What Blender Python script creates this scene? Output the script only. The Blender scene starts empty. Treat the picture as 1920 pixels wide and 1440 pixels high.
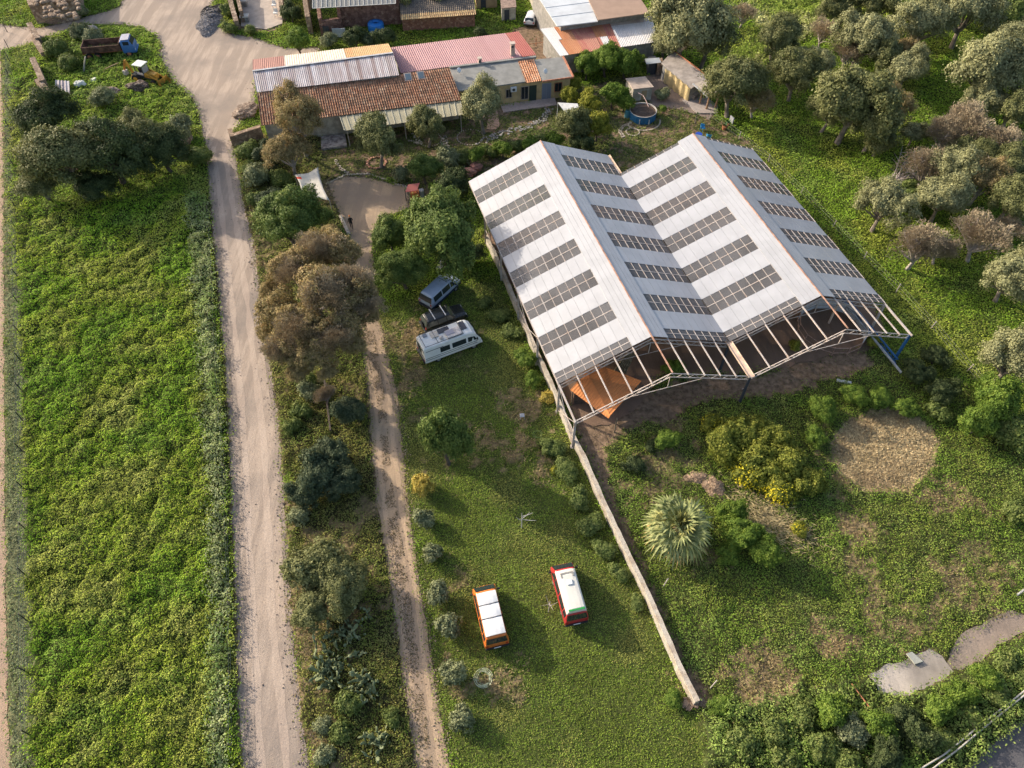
import bpy, bmesh, math, random
import numpy as np
from mathutils import Vector, Matrix, noise
from mathutils.geometry import tessellate_polygon

# ---------------------------------------------------------------- camera, sky, sun, exposure
C = bpy.context.scene.collection
SC = bpy.context.scene
F = 1380.0; TH = math.radians(52.06); H = 55.0          # focal length in pixels of a 1920 wide frame, pitch, height
cam_d = bpy.data.cameras.new('camera'); cam = bpy.data.objects.new('camera', cam_d); C.objects.link(cam)
cam_d.sensor_width = 36; cam_d.lens = F / 1920 * 36; cam_d.clip_end = 5000; cam_d.clip_start = 0.5
cam.location = (0, 0, H); cam.rotation_euler = (math.pi / 2 - TH, 0, 0)
SC.camera = cam
SUN_AZ = math.radians(-29); SUN_EL = math.radians(25)
world = bpy.data.worlds.new('World'); SC.world = world; world.use_nodes = True
wn = world.node_tree.nodes; wl = world.node_tree.links
sky = wn.new('ShaderNodeTexSky'); sky.sky_type = 'NISHITA'; sky.sun_disc = False
sky.sun_elevation = SUN_EL; sky.sun_rotation = math.radians(-61); sky.air_density = 1.0; sky.dust_density = 3.5; sky.ozone_density = 0.6
wl.new(sky.outputs[0], wn['Background'].inputs[0]); wn['Background'].inputs[1].default_value = 0.135
sun_d = bpy.data.lights.new('sun', 'SUN'); sun = bpy.data.objects.new('sun', sun_d); C.objects.link(sun)
sun_d.energy = 3.0; sun_d.angle = math.radians(0.6); sun_d.color = (1.0, 0.89, 0.74)
sd = Vector((math.cos(SUN_AZ) * math.cos(SUN_EL), math.sin(SUN_AZ) * math.cos(SUN_EL), -math.sin(SUN_EL)))
sun.rotation_euler = sd.to_track_quat('-Z', 'Y').to_euler(); sun.location = (-60, 60, 60)
SC.view_settings.view_transform = 'Standard'; SC.view_settings.look = 'None'; SC.view_settings.gamma = 1
SC.view_settings.exposure = 0.93

# ---------------------------------------------------------------- helpers
def at(px, py, z=0.0):
    "photo pixel (1920 wide) -> point of the place at height z"
    x = px - 960; yu = 720 - py
    dy = F * math.cos(TH) + yu * math.sin(TH); dz = -F * math.sin(TH) + yu * math.cos(TH)
    t = (z - H) / dz
    return Vector((x * t, dy * t, z))
def ats(pts, z=0.0):
    return [at(p[0], p[1], p[2] if len(p) > 2 else z) for p in pts]
ORG = {}
def tag(o, label=None, cat=None, group=None, kind=None):
    if label: o['label'] = label
    if cat: o['category'] = cat
    if group: o['group'] = group
    if kind: o['kind'] = kind
    return o
def empty(name, loc, label=None, cat=None, group=None, rz=0.0, scale=None):
    o = bpy.data.objects.new(name, None); C.objects.link(o)
    o.location = loc; o.rotation_euler = (0, 0, rz); o.empty_display_size = 0.3
    if scale is not None: o.scale = scale if hasattr(scale, '__len__') else (scale,) * 3
    ORG[o.name] = Vector(loc)
    return tag(o, label, cat, group)

MATS = {}
def mat(name, col, rough=0.8, var=0.0, scale=3.0, bump=0.0, bscale=None, metal=0.0, col2=None, attr=None, detail=4.0,
        spec=0.3, bdist=0.05, stretch=None, coords='Object', kind=None, trans=0.0, hi=0.62, lo=0.38):
    if name in MATS: return MATS[name]
    m = bpy.data.materials.new(name); m.use_nodes = True; MATS[name] = m
    n = m.node_tree.nodes; l = m.node_tree.links; p = n['Principled BSDF']
    p.inputs['Roughness'].default_value = rough; p.inputs['Metallic'].default_value = metal
    p.inputs['Specular IOR Level'].default_value = spec
    col = tuple(col) + (1,)
    tc = n.new('ShaderNodeTexCoord'); src = tc.outputs[coords]
    if coords == 'World':
        pass
    if stretch:
        mp = n.new('ShaderNodeMapping'); mp.inputs['Scale'].default_value = stretch; l.new(src, mp.inputs[0]); src = mp.outputs[0]
    base = None
    if attr:
        a = n.new('ShaderNodeAttribute'); a.attribute_name = attr; base = a.outputs['Color']
    if var > 0 or col2 is not None:
        nz = n.new('ShaderNodeTexNoise'); nz.inputs['Scale'].default_value = scale; nz.inputs['Detail'].default_value = detail
        nz.inputs['Roughness'].default_value = 0.62
        l.new(src, nz.inputs['Vector'])
        mr = n.new('ShaderNodeMapRange'); mr.inputs[1].default_value = lo; mr.inputs[2].default_value = hi
        l.new(nz.outputs[0], mr.inputs[0])
        mx = n.new('ShaderNodeMix'); mx.data_type = 'RGBA'
        l.new(mr.outputs[0], mx.inputs[0])
        if base is not None:
            d = n.new('ShaderNodeMix'); d.data_type = 'RGBA'; d.blend_type = 'MULTIPLY'; d.inputs[0].default_value = 1
            l.new(base, d.inputs[6]); mx2 = mx
            mx.inputs[6].default_value = (1 - var,) * 3 + (1,); mx.inputs[7].default_value = (1 + var,) * 3 + (1,)
            l.new(mx.outputs[2], d.inputs[7]); base = d.outputs[2]
        else:
            if col2 is not None:
                mx.inputs[6].default_value = col; mx.inputs[7].default_value = tuple(col2) + (1,)
            else:
                mx.inputs[6].default_value = tuple(c * (1 - var) for c in col[:3]) + (1,)
                mx.inputs[7].default_value = tuple(min(1, c * (1 + var)) for c in col[:3]) + (1,)
            base = mx.outputs[2]
            if var > 0 and col2 is not None:
                nz2 = n.new('ShaderNodeTexNoise'); nz2.inputs['Scale'].default_value = scale * 7; nz2.inputs['Detail'].default_value = 5
                l.new(src, nz2.inputs['Vector'])
                mr2 = n.new('ShaderNodeMapRange'); mr2.inputs[1].default_value = .3; mr2.inputs[2].default_value = .7
                mr2.inputs[3].default_value = 1 - var; mr2.inputs[4].default_value = 1 + var
                l.new(nz2.outputs[0], mr2.inputs[0])
                sc = n.new('ShaderNodeVectorMath'); sc.operation = 'SCALE'
                l.new(base, sc.inputs[0]); l.new(mr2.outputs[0], sc.inputs['Scale']); base = sc.outputs[0]
    if base is not None: l.new(base, p.inputs['Base Color'])
    else: p.inputs['Base Color'].default_value = col
    if bump > 0:
        nb = n.new('ShaderNodeTexNoise'); nb.inputs['Scale'].default_value = bscale or scale * 3; nb.inputs['Detail'].default_value = 6
        nb.inputs['Roughness'].default_value = 0.65
        l.new(src, nb.inputs['Vector'])
        b = n.new('ShaderNodeBump'); b.inputs['Strength'].default_value = bump; b.inputs['Distance'].default_value = bdist
        l.new(nb.outputs[0], b.inputs['Height']); l.new(b.outputs[0], p.inputs['Normal'])
    if trans > 0:
        tr = n.new('ShaderNodeBsdfTranslucent'); ms = n.new('ShaderNodeMixShader'); ms.inputs[0].default_value = trans
        if base is not None: l.new(base, tr.inputs[0])
        else: tr.inputs[0].default_value = col
        l.new(p.outputs[0], ms.inputs[1]); l.new(tr.outputs[0], ms.inputs[2]); l.new(ms.outputs[0], n['Material Output'].inputs[0])
    return m

def stone_mat(name, c1, c2, c3, scale=3.2):
    if name in MATS: return MATS[name]
    m = bpy.data.materials.new(name); m.use_nodes = True; MATS[name] = m
    n = m.node_tree.nodes; l = m.node_tree.links; p = n['Principled BSDF']; p.inputs['Roughness'].default_value = 0.9
    p.inputs['Specular IOR Level'].default_value = 0.2
    tc = n.new('ShaderNodeTexCoord')
    v = n.new('ShaderNodeTexVoronoi'); v.inputs['Scale'].default_value = scale; l.new(tc.outputs['Object'], v.inputs['Vector'])
    v2 = n.new('ShaderNodeTexVoronoi'); v2.feature = 'DISTANCE_TO_EDGE'; v2.inputs['Scale'].default_value = scale; l.new(tc.outputs['Object'], v2.inputs['Vector'])
    sp = n.new('ShaderNodeSeparateColor'); l.new(v.outputs['Color'], sp.inputs[0])
    r = n.new('ShaderNodeValToRGB'); e = r.color_ramp.elements; e[0].color = c1 + (1,); e[1].color = c2 + (1,); e[1].position = .75
    k = r.color_ramp.elements.new(1.0); k.color = c3 + (1,)
    l.new(sp.outputs[0], r.inputs[0])
    mr = n.new('ShaderNodeMapRange'); mr.inputs[1].default_value = 0; mr.inputs[2].default_value = .06; mr.inputs[3].default_value = .55; mr.inputs[4].default_value = 1
    l.new(v2.outputs[0], mr.inputs[0])
    sc = n.new('ShaderNodeVectorMath'); sc.operation = 'SCALE'; l.new(r.outputs[0], sc.inputs[0]); l.new(mr.outputs[0], sc.inputs['Scale'])
    l.new(sc.outputs[0], p.inputs['Base Color'])
    b = n.new('ShaderNodeBump'); b.inputs['Strength'].default_value = .9; b.inputs['Distance'].default_value = .08
    l.new(mr.outputs[0], b.inputs['Height']); l.new(b.outputs[0], p.inputs['Normal'])
    return m

def uvgrid_mat(name, cols, du, dv, seed=0.0, rough=0.85, streak=0.0, blot=None):
    "colour picked per tile or sheet from the UV map in metres"
    if name in MATS: return MATS[name]
    m = bpy.data.materials.new(name); m.use_nodes = True; MATS[name] = m
    n = m.node_tree.nodes; l = m.node_tree.links; p = n['Principled BSDF']; p.inputs['Roughness'].default_value = rough
    p.inputs['Specular IOR Level'].default_value = 0.25
    uv = n.new('ShaderNodeUVMap'); sx = n.new('ShaderNodeSeparateXYZ'); l.new(uv.outputs[0], sx.inputs[0])
    def fl(o, d):
        a = n.new('ShaderNodeMath'); a.operation = 'DIVIDE'; a.inputs[1].default_value = d; l.new(o, a.inputs[0])
        b = n.new('ShaderNodeMath'); b.operation = 'FLOOR'; l.new(a.outputs[0], b.inputs[0]); return b.outputs[0]
    cx = n.new('ShaderNodeCombineXYZ'); l.new(fl(sx.outputs[0], du), cx.inputs[0]); l.new(fl(sx.outputs[1], dv), cx.inputs[1]); cx.inputs[2].default_value = seed
    w = n.new('ShaderNodeTexWhiteNoise'); w.noise_dimensions = '3D'; l.new(cx.outputs[0], w.inputs['Vector'])
    r = n.new('ShaderNodeValToRGB'); e = r.color_ramp.elements
    e[0].color = tuple(cols[0]) + (1,); e[1].color = tuple(cols[-1]) + (1,)
    for i, c in enumerate(cols[1:-1]):
        k = e.new((i + 1) / (len(cols) - 1)); k.color = tuple(c) + (1,)
    l.new(w.outputs[0], r.inputs[0]); base = r.outputs[0]
    nz = n.new('ShaderNodeTexNoise'); nz.inputs['Scale'].default_value = 1.0; nz.inputs['Detail'].default_value = 6; nz.inputs['Roughness'].default_value = .65
    mp = n.new('ShaderNodeMapping'); mp.inputs['Scale'].default_value = (2.5, .35, 1) if streak else (.8, .8, 1)
    l.new(uv.outputs[0], mp.inputs[0]); l.new(mp.outputs[0], nz.inputs['Vector'])
    mr = n.new('ShaderNodeMapRange'); mr.inputs[1].default_value = .35; mr.inputs[2].default_value = .65
    l.new(nz.outputs[0], mr.inputs[0])
    mx = n.new('ShaderNodeMix'); mx.data_type = 'RGBA'
    if blot is not None:
        ml = n.new('ShaderNodeMath'); ml.operation = 'MULTIPLY'; ml.inputs[1].default_value = blot[1]; l.new(mr.outputs[0], ml.inputs[0])
        l.new(ml.outputs[0], mx.inputs[0]); l.new(base, mx.inputs[6]); mx.inputs[7].default_value = tuple(blot[0]) + (1,); base = mx.outputs[2]
    l.new(base, p.inputs['Base Color'])
    return m

class MB:
    def __init__(s): s.v = []; s.f = []; s.m = []; s.uv = {}
    def add(s, vs, fs, mi=0):
        b = len(s.v); s.v += [Vector(v) for v in vs]
        for f in fs: s.f.append([b + i for i in f]); s.m.append(mi)
        return s
    def box(s, c, d, rz=0.0, mi=0, M=None):
        x, y, z = d[0] / 2, d[1] / 2, d[2] / 2
        vs = [Vector((a * x, b * y, e * z)) for e in (-1, 1) for a, b in ((-1, -1), (1, -1), (1, 1), (-1, 1))]
        R = Matrix.Rotation(rz, 3, 'Z') if M is None else M
        vs = [R @ v + Vector(c) for v in vs]
        return s.add(vs, [(3, 2, 1, 0), (4, 5, 6, 7), (0, 1, 5, 4), (1, 2, 6, 5), (2, 3, 7, 6), (3, 0, 4, 7)], mi)
    def beam(s, p, q, w, h, mi=0, up=(0, 0, 1)):
        p = Vector(p); q = Vector(q); d = (q - p); L = d.length
        if L < 1e-6: return s
        d.normalize(); u = Vector(up); sx = d.cross(u)
        if sx.length < 1e-3: sx = Vector((1, 0, 0))
        sx.normalize(); u = sx.cross(d).normalized()
        o = [sx * (a * w / 2) + u * (b * h / 2) for a, b in ((-1, -1), (1, -1), (1, 1), (-1, 1))]
        vs = [p + k for k in o] + [q + k for k in o]
        return s.add(vs, [(0, 1, 2, 3), (7, 6, 5, 4), (1, 0, 4, 5), (2, 1, 5, 6), (3, 2, 6, 7), (0, 3, 7, 4)], mi)
    def tube(s, pts, rad, n=6, mi=0, cap=True):
        pts = [Vector(p) for p in pts]
        if not hasattr(rad, '__len__'): rad = [rad] * len(pts)
        b = len(s.v); t0 = None
        for i, p in enumerate(pts):
            d = (pts[min(i + 1, len(pts) - 1)] - pts[max(i - 1, 0)])
            if d.length < 1e-9: d = Vector((0, 0, 1))
            d.normalize()
            if t0 is None:
                t0 = d.orthogonal().normalized()
            t0 = (t0 - d * t0.dot(d))
            if t0.length < 1e-6: t0 = d.orthogonal()
            t0.normalize(); t1 = d.cross(t0)
            for k in range(n):
                a = 2 * math.pi * k / n
                s.v.append(p + (t0 * math.cos(a) + t1 * math.sin(a)) * rad[i])
        for i in range(len(pts) - 1):
            for k in range(n):
                a, c = b + i * n + k, b + i * n + (k + 1) % n
                s.f.append([a, c, c + n, a + n]); s.m.append(mi)
        if cap:
            s.f.append([b + k for k in range(n)][::-1]); s.m.append(mi)
            e = b + (len(pts) - 1) * n
            s.f.append([e + k for k in range(n)]); s.m.append(mi)
        return s
    def prism(s, pts, z0, z1, mi=0, mtop=None):
        "vertical prism; z1 a number or one per corner"
        n = len(pts); zt = z1 if hasattr(z1, '__len__') else [z1] * n; zb = z0 if hasattr(z0, '__len__') else [z0] * n
        area = sum(pts[i][0] * pts[(i + 1) % n][1] - pts[(i + 1) % n][0] * pts[i][1] for i in range(n))
        if area < 0: pts = list(pts)[::-1]; zt = list(zt)[::-1]; zb = list(zb)[::-1]
        vs = [Vector((p[0], p[1], z)) for p, z in zip(pts, zb)] + [Vector((p[0], p[1], z)) for p, z in zip(pts, zt)]
        s.add(vs, [list(range(n))[::-1]] + [(i, (i + 1) % n, (i + 1) % n + n, i + n) for i in range(n)], mi)
        s.f.append([len(s.v) - n + i for i in range(n)]); s.m.append(mi if mtop is None else mtop)
        return s
    def ball(s, c, r, n=8, m=5, mi=0, R=None):
        c = Vector(c); r = Vector(r) if hasattr(r, '__len__') else Vector((r, r, r)); b = len(s.v)
        R = R or Matrix.Identity(3)
        s.v.append(c + R @ Vector((0, 0, -r.z)))
        for j in range(1, m):
            t = -math.pi / 2 + math.pi * j / m
            for k in range(n):
                a = 2 * math.pi * k / n
                s.v.append(c + R @ Vector((r.x * math.cos(t) * math.cos(a), r.y * math.cos(t) * math.sin(a), r.z * math.sin(t))))
        s.v.append(c + R @ Vector((0, 0, r.z))); e = len(s.v) - 1
        for k in range(n):
            s.f.append([b, b + 1 + (k + 1) % n, b + 1 + k]); s.m.append(mi)
            s.f.append([e, e - n + k, e - n + (k + 1) % n]); s.m.append(mi)
            for j in range(m - 2):
                q = b + 1 + j * n
                s.f.append([q + k, q + (k + 1) % n, q + n + (k + 1) % n, q + n + k]); s.m.append(mi)
        return s
    def build(s, name, mats, parent=None, label=None, cat=None, group=None, kind=None, smooth=False, loc=None, local=False, bevel=0.0, solid=0.0):
        me = bpy.data.meshes.new(name)
        if parent is not None: L = Vector((0, 0, 0)) if local else ORG.get(parent.name, Vector((0, 0, 0)))
        elif loc is not None: L = Vector(loc)
        elif local: L = Vector((0, 0, 0))
        else:
            xs = [v.x for v in s.v]; ys = [v.y for v in s.v]; L = Vector(((min(xs) + max(xs)) / 2, (min(ys) + max(ys)) / 2, min(v.z for v in s.v)))
        me.from_pydata([v - L for v in s.v], [], s.f)
        if not isinstance(mats, (list, tuple)): mats = [mats]
        for m_ in mats: me.materials.append(m_)
        me.polygons.foreach_set('material_index', s.m)
        if smooth: me.polygons.foreach_set('use_smooth', [True] * len(s.f))
        if s.uv:
            ul = me.uv_layers.new(name='UVMap')
            for poly in me.polygons:
                for li in poly.loop_indices:
                    ul.data[li].uv = s.uv.get(me.loops[li].vertex_index, (0, 0))
        me.update()
        o = bpy.data.objects.new(name, me); C.objects.link(o)
        if parent is not None:
            o.parent = parent; ORG[o.name] = ORG.get(parent.name, Vector((0, 0, 0)))
        else:
            o.location = L; ORG[o.name] = L
        if solid:
            md = o.modifiers.new('thickness', 'SOLIDIFY'); md.thickness = solid; md.offset = -1
        if bevel:
            md = o.modifiers.new('bevel', 'BEVEL'); md.width = bevel; md.segments = 2; md.limit_method = 'ANGLE'; md.angle_limit = math.radians(40)
        return tag(o, label, cat, group, kind)

def lerp(a, b, t): return a + (b - a) * t
def bil(q, s, t):
    "q = A,B,C,D ; s along AB, t from AB to DC"
    return lerp(lerp(q[0], q[1], s), lerp(q[3], q[2], s), t)
def sheet(q, name, mats, parent=None, period=0.25, amp=0.03, per=4, rows=6, pick=None, sag=0.02, step=None, seed=0, solid=0.03, s0=0., s1=1., t0=0., t1=1., lift=0., **kw):
    "corrugated or tiled roof sheet over four corners; waves run from AB to DC"
    q = [Vector(p) for p in q]
    W = ((q[1] - q[0]).length + (q[2] - q[3]).length) / 2; L = ((q[3] - q[0]).length + (q[2] - q[1]).length) / 2
    W *= (s1 - s0); L *= (t1 - t0)
    n = max(2, int(W / period * per)); mb = MB()
    nr = (q[1] - q[0]).cross(q[3] - q[0]).normalized()
    if nr.z < 0: nr = -nr
    rr = []
    if step:
        k = int(L / step)
        for i in range(k):
            rr += [(i / k, 0.0), ((i + .97) / k, -.035)]
        rr.append((1.0, -.035))
    else: rr = [(i / rows, 0.0) for i in range(rows + 1)]
    for (t, dz) in rr:
        for i in range(n + 1):
            s_ = i / n; u = s_ * W
            a = amp * math.cos(u / period * 2 * math.pi)
            w = sag * noise.noise(Vector((u * .35 + seed * 9, t * L * .35, seed)))
            p = bil(q, s0 + (s1 - s0) * s_, t0 + (t1 - t0) * t) + nr * (a + dz + w + lift)
            mb.v.append(p); mb.uv[len(mb.v) - 1] = (u, t * L)
    nc = n + 1
    for j in range(len(rr) - 1):
        for i in range(n):
            mb.f.append([j * nc + i, j * nc + i + 1, (j + 1) * nc + i + 1, (j + 1) * nc + i])
            mb.m.append(pick(i / n * W, rr[j][0] * L) if pick else 0)
    o = mb.build(name, mats, parent, smooth=False, solid=solid, **kw)
    return o

# ---- numpy noise
RNG = np.random.default_rng(7)
_T = [RNG.random((256, 256)) for _ in range(8)]
def vn(x, y, k=0):
    xi = np.floor(x).astype(int); yi = np.floor(y).astype(int); fx = x - xi; fy = y - yi
    fx = fx * fx * (3 - 2 * fx); fy = fy * fy * (3 - 2 * fy); T = _T[k % 8]
    a = T[xi & 255, yi & 255]; b = T[(xi + 1) & 255, yi & 255]; c = T[xi & 255, (yi + 1) & 255]; d = T[(xi + 1) & 255, (yi + 1) & 255]
    return (a * (1 - fx) + b * fx) * (1 - fy) + (c * (1 - fx) + d * fx) * fy
def fbm(x, y, k=0, o=4):
    r = 0; a = .5; t = 0
    for i in range(o):
        r = r + a * vn(x * 2 ** i + 17.3 * i, y * 2 ** i + 5.1 * i, k + i); t += a; a *= .5
    return r / t
def inside(poly, x, y):
    r = np.zeros(x.shape, bool); n = len(poly)
    for i in range(n):
        x0, y0 = poly[i][0], poly[i][1]; x1, y1 = poly[(i + 1) % n][0], poly[(i + 1) % n][1]
        if y0 == y1: continue
        c = ((y0 > y) != (y1 > y)) & (x < (x1 - x0) * (y - y0) / (y1 - y0) + x0)
        r ^= c
    return r

def np_mesh(name, V, Fq, mats, cols=None, smooth=False, nper=4):
    me = bpy.data.meshes.new(name); nv = len(V); nf = len(Fq)
    me.vertices.add(nv); me.vertices.foreach_set('co', V.astype(np.float32).ravel())
    me.loops.add(nf * nper); me.loops.foreach_set('vertex_index', Fq.astype(np.int32).ravel())
    me.polygons.add(nf); me.polygons.foreach_set('loop_start', (np.arange(nf) * nper).astype(np.int32))
    me.update(calc_edges=True)
    if smooth: me.polygons.foreach_set('use_smooth', np.ones(nf, bool))
    if cols is not None:
        a = me.color_attributes.new('Col', 'FLOAT_COLOR', 'POINT')
        a.data.foreach_set('color', np.c_[cols, np.ones(len(cols))].astype(np.float32).ravel())
    for m_ in (mats if isinstance(mats, (list, tuple)) else [mats]): me.materials.append(m_)
    return me
def leaf_quads(P, N, size, asp=1.6, rng=RNG, up=None):
    "rhombic leaves: centres P, normals N, sizes (N,)"
    n = len(P); r = rng.normal(size=(n, 3))
    if up is not None: r = r * .35 + up
    t = r - N * (r * N).sum(1)[:, None]; t /= np.linalg.norm(t, axis=1)[:, None] + 1e-9
    b = np.cross(N, t); s = size[:, None] * .5
    V = np.empty((n, 4, 3)); V[:, 0] = P - t * s * asp; V[:, 1] = P - b * s; V[:, 2] = P + t * s * asp; V[:, 3] = P + b * s
    return V.reshape(-1, 3), np.arange(n * 4).reshape(n, 4)
def unit(a): return a / (np.linalg.norm(a, axis=1)[:, None] + 1e-9)
# ---------------------------------------------------------------- ground zones (outlines read on the ground plane)
def Z(*pts): return [tuple(at(*p)[:2]) for p in pts]
road_main = Z((455,1460),(445,1300),(443,1150),(435,1000),(430,850),(422,700),(410,560),(400,450),(392,350),(385,270),(377,242),(372,212),(357,180),(332,160),(312,132),(298,105),(302,85),(292,66),(262,50),(232,46),(160,46),(110,64),(62,80),(20,92),(-60,110),
              (-60,60),(0,45),(30,50),(75,53),(130,40),(200,22),(225,13),(238,-20),(402,-20),(398,20),(403,45),(425,62),(480,72),(530,90),(600,90),(600,120),(480,150),(478,205),(458,225),(438,245),(436,270),(445,310),(455,370),(475,450),(488,540),(497,620),(510,700),(525,800),(532,900),(538,1000),(545,1150),(560,1300),(582,1460))
track2 = Z((614,345),(628,380),(640,410),(655,450),(657,500),(670,600),(680,660),(690,740),(695,830),(708,960),(730,1080),(745,1200),(765,1330),(780,1460),(848,1460),(825,1350),(808,1230),(795,1150),(780,1060),(765,950),(755,850),(745,740),(722,650),(708,580),(703,520),(697,470),(700,430),(725,405),(762,392),(770,362),(755,345),(735,346),(700,335),(668,331),(640,332))
track_mid = Z((673,610),(700,610),(722,740),(735,900),(765,1080),(785,1230),(815,1460),(795,1460),(760,1230),(738,1080),(718,900),(705,740))
path_left = Z((-300,92),(0,98),(6,200),(7,400),(8,700),(10,1000),(14,1250),(20,1460),(-400,1460))
tarmac = Z((1790,1470),(1850,1400),(1920,1347),(2050,1260),(2050,1470))
slab_a = Z((1627,1265),(1664,1247),(1700,1240),(1722,1222),(1742,1215),(1768,1230),(1787,1260),(1750,1285),(1702,1308),(1650,1300))
slab_b = Z((1775,1252),(1780,1222),(1800,1190),(1850,1165),(1895,1146),(1940,1165),(1932,1182),(1870,1210),(1840,1240),(1800,1258))
hay = [tuple(at(1658 + 100 * math.cos(a), 845 + 79 * math.sin(a))[:2]) for a in [k * math.pi / 12 for k in range(24)]]
shed_floor = Z((905,440),(1160,330),(1165,345),(1400,300),(1560,450),(1660,610),(1640,655),(1560,665),(1470,690),(1400,700),(1240,705),(1200,760),(1140,800),(1082,800))
dirt_front = Z((1075,800),(1150,790),(1200,740),(1300,710),(1440,700),(1540,665),(1630,660),(1640,690),(1560,715),(1450,745),(1330,750),(1260,790),(1200,800),(1140,830),(1135,880),(1160,940),(1180,1000),(1208,1060),(1240,1140),(1285,1240),(1325,1310),(1305,1325),(1180,1050),(1110,880))
meadow_l = Z((12,170),(75,120),(60,200),(40,300),(60,390),(370,370),(398,420),(412,560),(422,700),(432,850),(437,1000),(445,1150),(447,1300),(457,1460),(40,1460),(30,1000),(20,600))
verge_l = Z((7,100),(20,110),(22,400),(40,600),(48,1000),(60,1300),(60,1460),(18,1460),(12,1000),(8,500))
tall_row = Z((352,370),(392,370),(402,560),(412,760),(424,950),(430,1150),(428,1300),(432,1460),(398,1460),(400,1300),(402,1150),(398,950),(385,760),(372,560))
truck_area = Z((62,82),(110,66),(160,48),(290,66),(300,90),(312,132),(357,180),(372,212),(380,250),(200,235),(90,190))
lawn = Z((700,590),(740,560),(800,560),(900,530),(930,530),(1000,680),(1040,770),(1110,900),(1180,1060),(1240,1200),(1300,1330),(1330,1460),(850,1460),(828,1350),(810,1230),(797,1150),(782,1060),(766,950),(757,850),(747,740),(724,650))
mid_strip = Z((440,250),(640,250),(640,410),(656,500),(676,660),(690,740),(696,830),(710,960),(732,1080),(747,1200),(767,1330),(782,1460),(582,1460),(562,1300),(546,1150),(538,1000),(530,850),(510,700),(490,560),(456,380))
garden = Z((600,250),(1000,190),(1180,140),(1310,200),(1420,280),(1290,300),(1160,330),(1050,270),(920,330),(760,390),(765,345),(700,333),(640,330),(600,330))
hedge_br = Z((1320,1330),(1500,1290),(1620,1280),(1720,1310),(1800,1270),(1900,1210),(1960,1180),(1960,1330),(1850,1395),(1780,1470),(1330,1470))
dry1 = [Z((1750,1050),(1830,1000),(1900,1090),(1905,1150),(1830,1160),(1790,1110)), Z((1290,1270),(1350,1220),(1460,1210),(1500,1270),(1480,1310),(1340,1310)),
        Z((720,620),(780,600),(800,690),(760,760),(735,700)), Z((830,1060),(900,1080),(890,1130),(840,1120)), Z((830,1260),(1000,1230),(950,1330),(870,1300)), Z((1390,960),(1420,930),(1520,1000),(1480,1030)),
        Z((1190,840),(1290,800),(1290,900),(1230,950)), Z((940,730),(1020,720),(1000,790),(960,780)), Z((1540,1160),(1600,1180),(1560,1250),(1480,1200)), Z((1700,920),(1780,900),(1870,960),(1800,980)), Z((1620,1130),(1800,1110),(1780,1180),(1620,1200))]
pale_top = Z((1400,0),(1560,0),(1530,60),(1440,110),(1400,140),(1370,110),(1420,60))
ruin_floor = Z((448, 56), (502, 60), (534, 48), (530, -35), (450, -35))
gap_yard = Z((975, 50), (1015, 40), (1030, 60), (1062, 112), (1000, 125), (985, 90), (955, 60))
concrete_yard = Z((1190,160),(1240,120),(1300,180),(1345,205),(1330,225),(1275,205),(1225,200))

# type: 0 grove grass, 1 meadow, 2 lawn, 3 mid strip, 4 dry straw, 5 dirt, 6 bare (roads, floors), 7 verge, 8 hay, 9 tall row, 10 garden grass, 11 hedge, 12 truck area, 13 pale top, 14 weeds right
def classify(x, y):
    nx = (fbm(x * 1.3, y * 1.3, 1, 3) - .5); ny = (fbm(x * 1.3 + 40, y * 1.3, 2, 3) - .5)
    X = x + nx * 1.6; Y = y + ny * 1.6; xs = x + nx * .35; ys = y + ny * .35
    t = np.zeros(x.shape, int)
    big = Z((1330,1470),(1300,1320),(1080,800),(1140,690),(1640,650),(1930,780),(2100,900),(2100,1470))
    t[inside(big, X, Y)] = 14
    for k, poly in ((2, lawn), (3, mid_strip), (10, garden), (12, truck_area), (1, meadow_l), (9, tall_row), (7, verge_l), (11, hedge_br), (13, pale_top)):
        t[inside(poly, X, Y)] = k
    X2 = x + (fbm(x * .55, y * .55, 1, 5) - .5) * 5; Y2 = y + (fbm(x * .55 + 31, y * .55, 2, 5) - .5) * 5; mott = fbm(x * 1.6, y * 1.6, 7, 4)
    for poly in dry1: t[inside(poly, X2, Y2) & (mott > .42)] = 4
    dn = fbm(x * .14 + 3, y * .14, 6, 4); t[(t == 14) & (dn + (mott - .5) * .5 > .78)] = 4; t[(t == 2) & (dn + (mott - .5) * .6 > .76)] = 4; t[(t == 3) & (dn + (mott - .5) * .6 > .64)] = 4; t[(t == 10) & (mott > .56)] = 5
    t[inside(dirt_front, X, Y)] = 5; t[inside(gap_yard, X, Y)] = 5
    t[inside(shed_floor, x + nx * .8, y + ny * .8)] = 6
    t[inside(hay, x + nx * 1.0, y + ny * 1.0)] = 8
    for poly in (road_main, track2, path_left, tarmac, slab_a, slab_b, concrete_yard, ruin_floor): t[inside(poly, xs, ys)] = 6
    return t
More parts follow.
